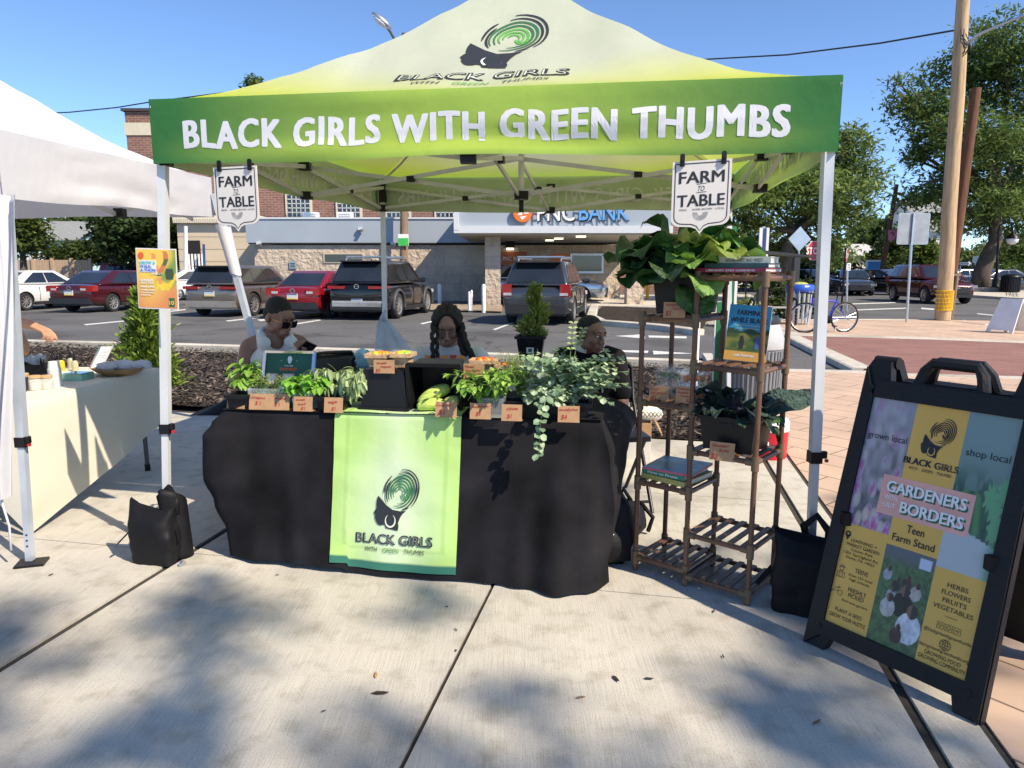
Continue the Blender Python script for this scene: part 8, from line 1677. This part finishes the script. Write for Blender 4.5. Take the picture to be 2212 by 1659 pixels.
def face(t, X, lipc, open_=1., smile=False, look=0., brow=True):
    O = Mx.Translation(-V(t.location)); EW = mat('eye_white', (.6, .58, .55), .25, var=.05); BR = mat('dark_hair', (.008, .007, .007), .75, var=.3, scale=60, bump=.5, bscale=160)
    for s in (-1, 1):
        b = MB(); b.x = O @ X; b.use(EW).ell((s*.031, -.083, -.0015), (.0125, .0085, .0055*open_+.0012), 12); b.use(mat('dark_iris', (.012, .008, .006), .15)).ell((s*.031+look*.006, -.0888, -.0015), (.0052, .004, .0056*open_+.0006), 10); b.build('eye', t, smooth=180)
        b = MB(); b.x = O @ X; b.use(BR)
        b.tube([(s*.012, -.093, .018), (s*.03, -.093, .0235), (s*.05, -.082, .018)], [.003, .0038, .002], 6); b.tube([(s*.02, -.0885, .005*open_), (s*.031, -.0925, .0062*open_), (s*.043, -.0845, .003*open_)], [.0012, .0018, .0012], 5); b.build('eyebrow', t, smooth=180)
    b = MB(); b.x = O @ X; b.use(lipc); w = .026 if smile else .022; k = .006 if smile else 0
    b.tube([(-w, -.0885, -.071+k), (-.01, -.106, -.0665), (0, -.1075, -.068), (.01, -.106, -.0665), (w, -.0885, -.071+k)], [.002, .005, .0045, .005, .002], 8); b.tube([(-w, -.0885, -.073+k), (0, -.105, -.0805), (w, -.0885, -.073+k)], [.002, .0068, .002], 8); b.build('lips', t, smooth=180)
    if smile: b = MB(); b.x = O @ X; b.use(mat('teeth', (.5, .47, .43), .3)).tube([(-.013, -.1, -.0715), (0, -.1068, -.0735), (.013, -.1, -.0715)], .0028, 6); b.build('teeth', t, smooth=180)
HAIR = mat('dark_hair', (.008, .007, .007), .75, var=.3, scale=60, bump=.5, bscale=160)
def HX(p, yaw, pitch=0, roll=0, sc=1.): return Mx.Translation(V(p)) @ Mx.Rotation(yaw, 4, 'Z') @ Mx.Rotation(pitch, 4, 'X') @ Mx.Rotation(roll, 4, 'Y') @ Mx.Scale(sc, 4)
def cap_hair(t, X, rows, m=HAIR, name='hair', vox=.006):
    b = MB(); b.x = X
    for c, r in rows: b.ell(c, r, 18)
    return fuse(b, name, t, m, vox, 3)
def torso(b, nk, sl, sr_, pv, k=1., chest=.115, hips=.135):
    nk, sl, sr_, pv = V(nk), V(sl), V(sr_), V(pv); c = (sl+sr_)/2-V((0, 0, .13)); w = (pv+c)/2; n = (sr_-sl).normalized()
    caps(b, lerp(sl, sr_, .12)-V((0, 0, .02)), lerp(sl, sr_, .88)-V((0, 0, .02)), .062*k, .062*k)
    for s in (-1, 1): caps(b, c+n*s*.075, w+n*s*.055, chest*k, .1*k); caps(b, w+n*s*.055, pv+n*s*.06, .1*k, hips*k)
    return c
def sitter(name, label, pv, nk, sl, sr_, hp, yaw, pitch, roll, sk, knees, k=1., hs=1.):
    pv, nk, sl, sr_ = V(pv), V(nk), V(sl), V(sr_); t = thing('person', label, 'person', (pv.x, pv.y, 0)); X = HX(hp, yaw, pitch, roll, hs); b = MB()
    torso(b, nk, sl, sr_, pv, k); caps(b, nk-V((0, 0, .03)), X @ V((0, .022, -.06)), .062*k, .054*k); caps(b, lerp(sl, nk, .05), nk+V((0, 0, .0)), .045*k, .06*k); caps(b, lerp(sr_, nk, .05), nk+V((0, 0, .0)), .045*k, .06*k); head(b, X)
    return t, b, X
def legs(t, pv, kn, m, k=1.):
    b = MB(); n = V((.09, 0, 0))
    for s, q in zip((-1, 1), kn): q = V(q); caps(b, V(pv)+n*s, q, .095*k, .07*k); caps(b, q, V((q.x, q.y+.03, .09)), .065*k, .048*k)
    fuse(b, 'trousers', t, m, .012, 3); 
    for q in kn: b = MB(); b.x = Mx.Translation(-V(t.location)); b.use(BLACKP); caps(b, (q[0], q[1]+.04, .045), (q[0], q[1]-.12, .035), .042, .036); b.build('shoe', t, smooth=180)
# --- seller in sunglasses with a phone
SK1 = skin('deep_brown_skin', (.25, .13, .085)); SK2 = skin('brown_skin', (.27, .145, .1)); SK3 = skin('dark_brown_skin', (.21, .108, .072)); SK4 = skin('tan_skin', (.45, .24, .15))
hp = at(603, 684, 4.5); pv = (-1.6, 4.62, .52); nk = V((-1.515, 4.53, 1.035)); sl, sr_ = V((-1.665, 4.47, .985)), V((-1.375, 4.64, .985)); ph = at(657, 757, 4.2)
t, b, X = sitter('person', 'person in white tank top and square sunglasses with headphones round the neck looking at a phone', pv, nk, sl, sr_, hp, R(58), R(22), 0, SK1, None)
el, er = V((-1.69, 4.36, .76)), V((-1.27, 4.45, .77)); w1, w2 = ph+V((-.085, .03, -.05)), ph+V((.02, .06, -.055))
caps(b, sl-V((0, 0, .015)), el, .052, .043); caps(b, el, w1, .042, .027); caps(b, sr_-V((0, 0, .015)), er, .05, .041); caps(b, er, w2, .04, .026)
hand(b, w1, (.9, -.25, .35), (.1, -.2, 1), -1, (.5, .55, .6, .65), .5); hand(b, w2, (-.15, -.55, .6), (-.6, .3, .6), 1, (.6, .7, .8, .8), .5)
fuse(b, 'body', t, SK1, .0055, 4); t['label'] = 'person in white tank top and square sunglasses looking down at a phone'; face(t, X, mat('lip_brown', (.16, .06, .05), .4))
cap_hair(t, X, [((0, .02, .044), (.0775, .092, .081)), ((0, .045, .0), (.074, .068, .07))])
b = MB(); b.x = Mx.Translation(-V(t.location)) @ X; LENS = mat('sunglass_lens', (.01, .008, .008), .06, spec=.8); GOLD = mat('gold_wire', (.55, .38, .16), .25, 1)
for s in (-1, 1): b.use(LENS).prism([(-.027, -.022), (.02, -.026), (.03, -.006), (.028, .017), (-.024, .017)], (s*.034-.002, -.106+.0, -.004), (.97, .22*s, 0), (0, .08, 1), .003); b.use(GOLD).tube([(s*.062, -.098, .008), (s*.079, -.05, .006), (s*.08, .015, .002)], .002, 5)
b.tube([(-.012, -.109, .004), (0, -.112, .007), (.012, -.109, .004)], .0025, 5); b.build('sunglasses', t, smooth=40)
TANK = mat('white_ribbed_cotton', (.62, .61, .59), .8, var=.05, bump=.3, bscale=120); b = MB(); c = torso(MB(), nk, sl, sr_, pv); fw = V((.5, -.86, 0)); n = (sr_-sl).normalized()
for s in (-1, 1): caps(b, c+n*s*.068+V((0, 0, -.0)), (V(pv)+c)/2+n*s*.055, .137, .122); caps(b, (V(pv)+c)/2+n*s*.055, V(pv)+n*s*.06, .112, .146); caps(b, c+n*s*.075+fw*.08+V((0, 0, .04)), nk+n*s*.082+fw*.02+V((0, 0, .0)), .05, .036); caps(b, c+n*s*.075-fw*.07+V((0, 0, .03)), nk+n*s*.082+V((0, 0, .0)), .05, .036)
fuse(b, 'tank_top', t, TANK, .008, 4)
b = MB(); b.x = Mx.Translation(-V(t.location)); HPW = mat('headphone_white', (.66, .66, .63), .4); u = n; pts = [nk+u*.085*math.cos(a)-fw*(.085*math.sin(a))+V((0, 0, .025+.025*math.sin(a))) for a in [R(-15+k*15) for k in range(15)]]; b.use(HPW).tube(pts, [.017+.004*abs(k-7)/7 for k in range(15)], 10)
for s in (-1, 1): q = nk+u*s*.082+fw*.075+V((0, 0, -.03)); b.tube([q-fw*.014, q+fw*.014, q+fw*.018], [.04, .04, .034], 20); b.tube([q+fw*.018, q+fw*.021], [.022, .02], 16); b.tube([q+V((0, 0, .03))-fw*.03, q+V((0, 0, .02))], .018, 8)
b.build('headphones', t, smooth=35); legs(t, pv, [(-1.72, 4.2, .5), (-1.4, 4.22, .5)], mat('dark_trousers', (.02, .022, .03), .8))
b = MB().use(BLACKP); b.x = Mx.Translation(ph) @ Mx.Rotation(R(-25), 4, 'Z') @ Mx.Rotation(R(-38), 4, 'Y') @ Mx.Rotation(R(-35), 4, 'X'); b.box((.0, 0, 0), (.15, .075, .009)).use(GLASSD).box((0, 0, .0052), (.142, .068, .001)).use(INK).box((.045, .015, -.006), (.03, .03, .003)); tag(b.build('phone'), 'black phone held by the person in sunglasses', 'phone')
# --- seller with braids
hp = at(966, 704, 4.55); pv = (-.42, 4.74, .5); nk = V((hp.x+.0, 4.62, .955)); sl, sr_ = nk+V((-.19, .0, -.06)), nk+V((.19, .0, -.06))
t, b, X = sitter('person', 'person with long black braids in a white printed T-shirt looking down', pv, nk, sl, sr_, hp, R(4), R(21), 0, SK2, None, hs=1.04)
for s, q in ((-1, sl), (1, sr_)): e = q+V((s*.06, -.1, -.22)); w = V((hp.x+s*.07, 4.3, .78)); caps(b, q, e, .05, .042); caps(b, e, w, .041, .027); hand(b, w, (-s*.6, -.7, .0), (0, 0, -1), -s, (.4, .45, .5, .5))
fuse(b, 'body', t, SK2, .0055, 4); face(t, X, mat('lip_rose', (.26, .1, .09), .4), open_=.45)
b = MB(); b.x = X
for c, r in (((0, .03, .044), (.083, .094, .08)), ((0, .06, .02), (.082, .07, .08)), ((.05, .03, .03), (.04, .055, .06)), ((-.05, .03, .03), (.04, .055, .06))): b.ell(c, r, 18)
for s in (-1, 1):
    for k in range(4): a = R(14+k*22); b.tube([((.082*math.sin(a)*f)*s, -.05+.05*j-.006*k, .068+.056*math.cos(a)*g-.012*k) for j, (f, g) in enumerate(((.8, .5), (1, .95), (1.06, 1.02), (1.0, .7)))], .0145, 8)
fuse(b, 'hair', t, HAIR, .0065, 2)
def braid(pts, r, nm='braid'):
    P_ = [V(p) for p in pts]; b = MB().use(HAIR); b.x = Mx.Translation(-V(t.location)); out = []; rr = []
    for i in range(len(P_)-1):
        for j in range(8): f_ = (i*8+j); out.append(lerp(P_[i], P_[i+1], j/8)+V((.3*r*math.sin(f_*1.4), 0, 0))); rr.append(r*(1+.18*math.cos(f_*1.4*2)))
    b.tube(out, rr, 8); b.build(nm, t, smooth=180)
fy = 4.42; A4 = lambda x, y, Y=fy: at(x, y, Y)
braid([A4(936, 690, 4.5), A4(934, 725), A4(935, 770, 4.4), A4(934, 790, 4.42)], .014); braid([A4(946, 700, 4.5), A4(944, 735), A4(945, 775, 4.4)], .012); braid([A4(996, 700, 4.52), A4(1004, 735, 4.46), A4(1018, 765, 4.43), A4(1026, 785, 4.43)], .02); braid([A4(992, 705, 4.56), A4(996, 740, 4.48), A4(1006, 772, 4.44)], .022)
TSH = mat('white_cotton', (.62, .61, .63), .8, var=.05, bump=.25, bscale=26); b = MB(); torso(b, nk-V((0, 0, .01)), sl, sr_, pv, 1.1); caps(b, sl, nk-V((0, .01, .035)), .062, .074); caps(b, sr_, nk-V((0, .01, .035)), .062, .074)
for s, q in ((-1, sl), (1, sr_)): caps(b, q, q+V((s*.05, -.07, -.15)), .072, .078)
fuse(b, 'shirt', t, TSH, .008, 5); zc = A4(962, 772).z; xc = A4(962, 772).x
fT = lambda x, y, k=0: V((xc+x, 4.462+.35*x*x*1.0-.001*k+.1*max(0, y), zc+y)); b = MB(); b.x = Mx.Translation(-V(t.location))
for i in range(5): b.use(mat('print_orange_%d' % (i % 2), ((.75, .28, .04), (.55, .06, .04))[i % 2], .6)); x = -.13+.052*i; b.add([fT(x, -.022, 3), fT(x+.047, -.022, 3), fT(x+.043, .012+.006*(i % 2), 3), fT(x+.004, .018, 3)], [(0, 1, 2, 3)]); b.use(INK).add([fT(x+.016, -.02, 5), fT(x+.03, -.02, 5), fT(x+.023, .0, 5)], [(0, 1, 2)])
b.use(mat('print_teal', (.05, .35, .42), .6)).strip([(-.09, -.035), (-.03, -.028), (.02, -.038), (.08, -.03)], .016, lambda x, y: fT(x, y, 4)); o = b.build('shirt_print', t); o.location.y += -.055
legs(t, pv, [(-.55, 4.25, .5), (-.3, 4.25, .5)], mat('blue_jeans', (.04, .06, .12), .8))
# --- smiling seller in the polo
hp = at(1277, 722, 4.35); pv = (.52, 4.46, .5); nk = V((hp.x-.0, 4.41, .985)); sl, sr_ = nk+V((-.165, .03, -.07)), nk+V((.165, -.03, -.07))
t, b, X = sitter('person', 'smiling person in a black polo with a white collar turned to the street', pv, nk, sl, sr_, hp, R(42), R(3), R(4), SK3, None, hs=.97)
e1, e2 = sl+V((-.04, -.12, -.25)), sr_+V((.03, -.06, -.27)); w1, w2 = V((.4, 4.05, .78)), at(1318, 905, 4.14)
caps(b, sl, e1, .05, .042); caps(b, e1, w1, .04, .027); caps(b, sr_, e2, .05, .043); caps(b, e2, w2, .042, .028); hand(b, w1, (.5, -.8, 0), (0, 0, -1), 1); hand(b, w2, (.05, -.1, -1), (-1, 0, 0), 1, (.35, .4, .45, .5))
fuse(b, 'body', t, SK3, .0055, 4); face(t, X, mat('lip_brown', (.16, .06, .05), .4), smile=True, look=.8); cap_hair(t, X, [((0, .02, .046), (.0755, .089, .0765)), ((0, .04, .01), (.0735, .066, .07))])
b = MB().use(CHROME); b.x = Mx.Translation(-V(t.location)) @ X; b.ell((-.08, .0, -.042), (.004, .004, .004), 8); b.build('earring', t, smooth=180)
POLO = mat('black_cotton', (.012, .011, .013), .9, var=.15, bump=.2, bscale=30, spec=.12); b = MB(); torso(b, nk, sl, sr_, pv, 1.03); caps(b, sl, nk-V((0, .0, .03)), .06, .072); caps(b, sr_, nk-V((0, .0, .03)), .06, .072)
for s, q, e in ((-1, sl, e1), (1, sr_, e2)): caps(b, q, lerp(q, e, .75), .062, .07)
fuse(b, 'polo_shirt', t, POLO, .008, 5); COLL = mat('white_collar', (.5, .5, .48), .7); b = MB().use(COLL); b.x = Mx.Translation(-V(t.location))
cy_ = lambda a, r, z: nk+V((r*math.sin(a), -r*1.0*math.cos(a)+.0, z)); b.grid(lambda u, v: cy_(R(18+324*u), lerp(.07, .098, v)+.006, lerp(.055, .0, v)-.035*math.cos(R(18+324*u))), 30, 4); o = b.build('collar', t, smooth=180); o.modifiers.new('s', 'SOLIDIFY').thickness = .006
legs(t, pv, [(.36, 4.05, .5), (.56, 4.05, .5)], mat('dark_trousers', (.02, .022, .03), .8))
# --- neighbour reaching over the cream table: only an arm comes past the curtain
pv = V((-3.75, 4.75, .95)); hd = at(92, 712, 4.45); t = thing('person', 'person behind the curtain pointing across the cream table with one hand', 'person', (pv.x, pv.y, 0)); b = MB()
nk = pv+V((0, 0, .5)); sl, sr_ = nk+V((-.19, 0, -.05)), nk+V((.15, -.12, -.05)); torso(b, nk, sl, sr_, pv); X = HX(nk+V((.02, -.02, .2)), R(60), R(12)); head(b, X); caps(b, nk-V((0, 0, .03)), X @ V((0, .022, -.06)), .06, .054)
el = V((-3.42, 4.5, 1.2)); caps(b, sr_, el, .05, .045); caps(b, el, hd+V((-.06, 0, .03)), .046, .03); hand(b, hd+V((-.06, 0, .03)), (.9, -.1, -.38), (-.35, 0, -1), 1, (.35, .6, .75, .85), .3, 1.08)
e2 = V((-3.5, 4.7, 1.05)); w = at(66, 735, 4.6); caps(b, sl, e2, .05, .043); caps(b, e2, w+V((-.07, 0, .05)), .043, .028); hand(b, w+V((-.07, 0, .05)), (.5, -.3, -.8), (-.8, 0, -.4), 1, (.4, .5, .6, .7), .4)
fuse(b, 'body', t, SK4, .006, 4); face(t, X, mat('lip_rose', (.26, .1, .09), .4)); cap_hair(t, X, [((0, .02, .05), (.08, .095, .083)), ((0, .05, -.02), (.078, .066, .09))])
b = MB(); torso(b, nk, sl, sr_, pv, 1.1); caps(b, sr_, lerp(sr_, el, .5), .07, .07); caps(b, sl, lerp(sl, e2, .5), .07, .07); fuse(b, 'shirt', t, POLO, .01, 4)
b = MB(); [caps(b, pv+V((s*.09, 0, 0)), V((pv.x+s*.1, pv.y, .1)), .1, .06) for s in (-1, 1)]; fuse(b, 'trousers', t, mat('dark_trousers', (.02, .022, .03), .8), .014, 3)
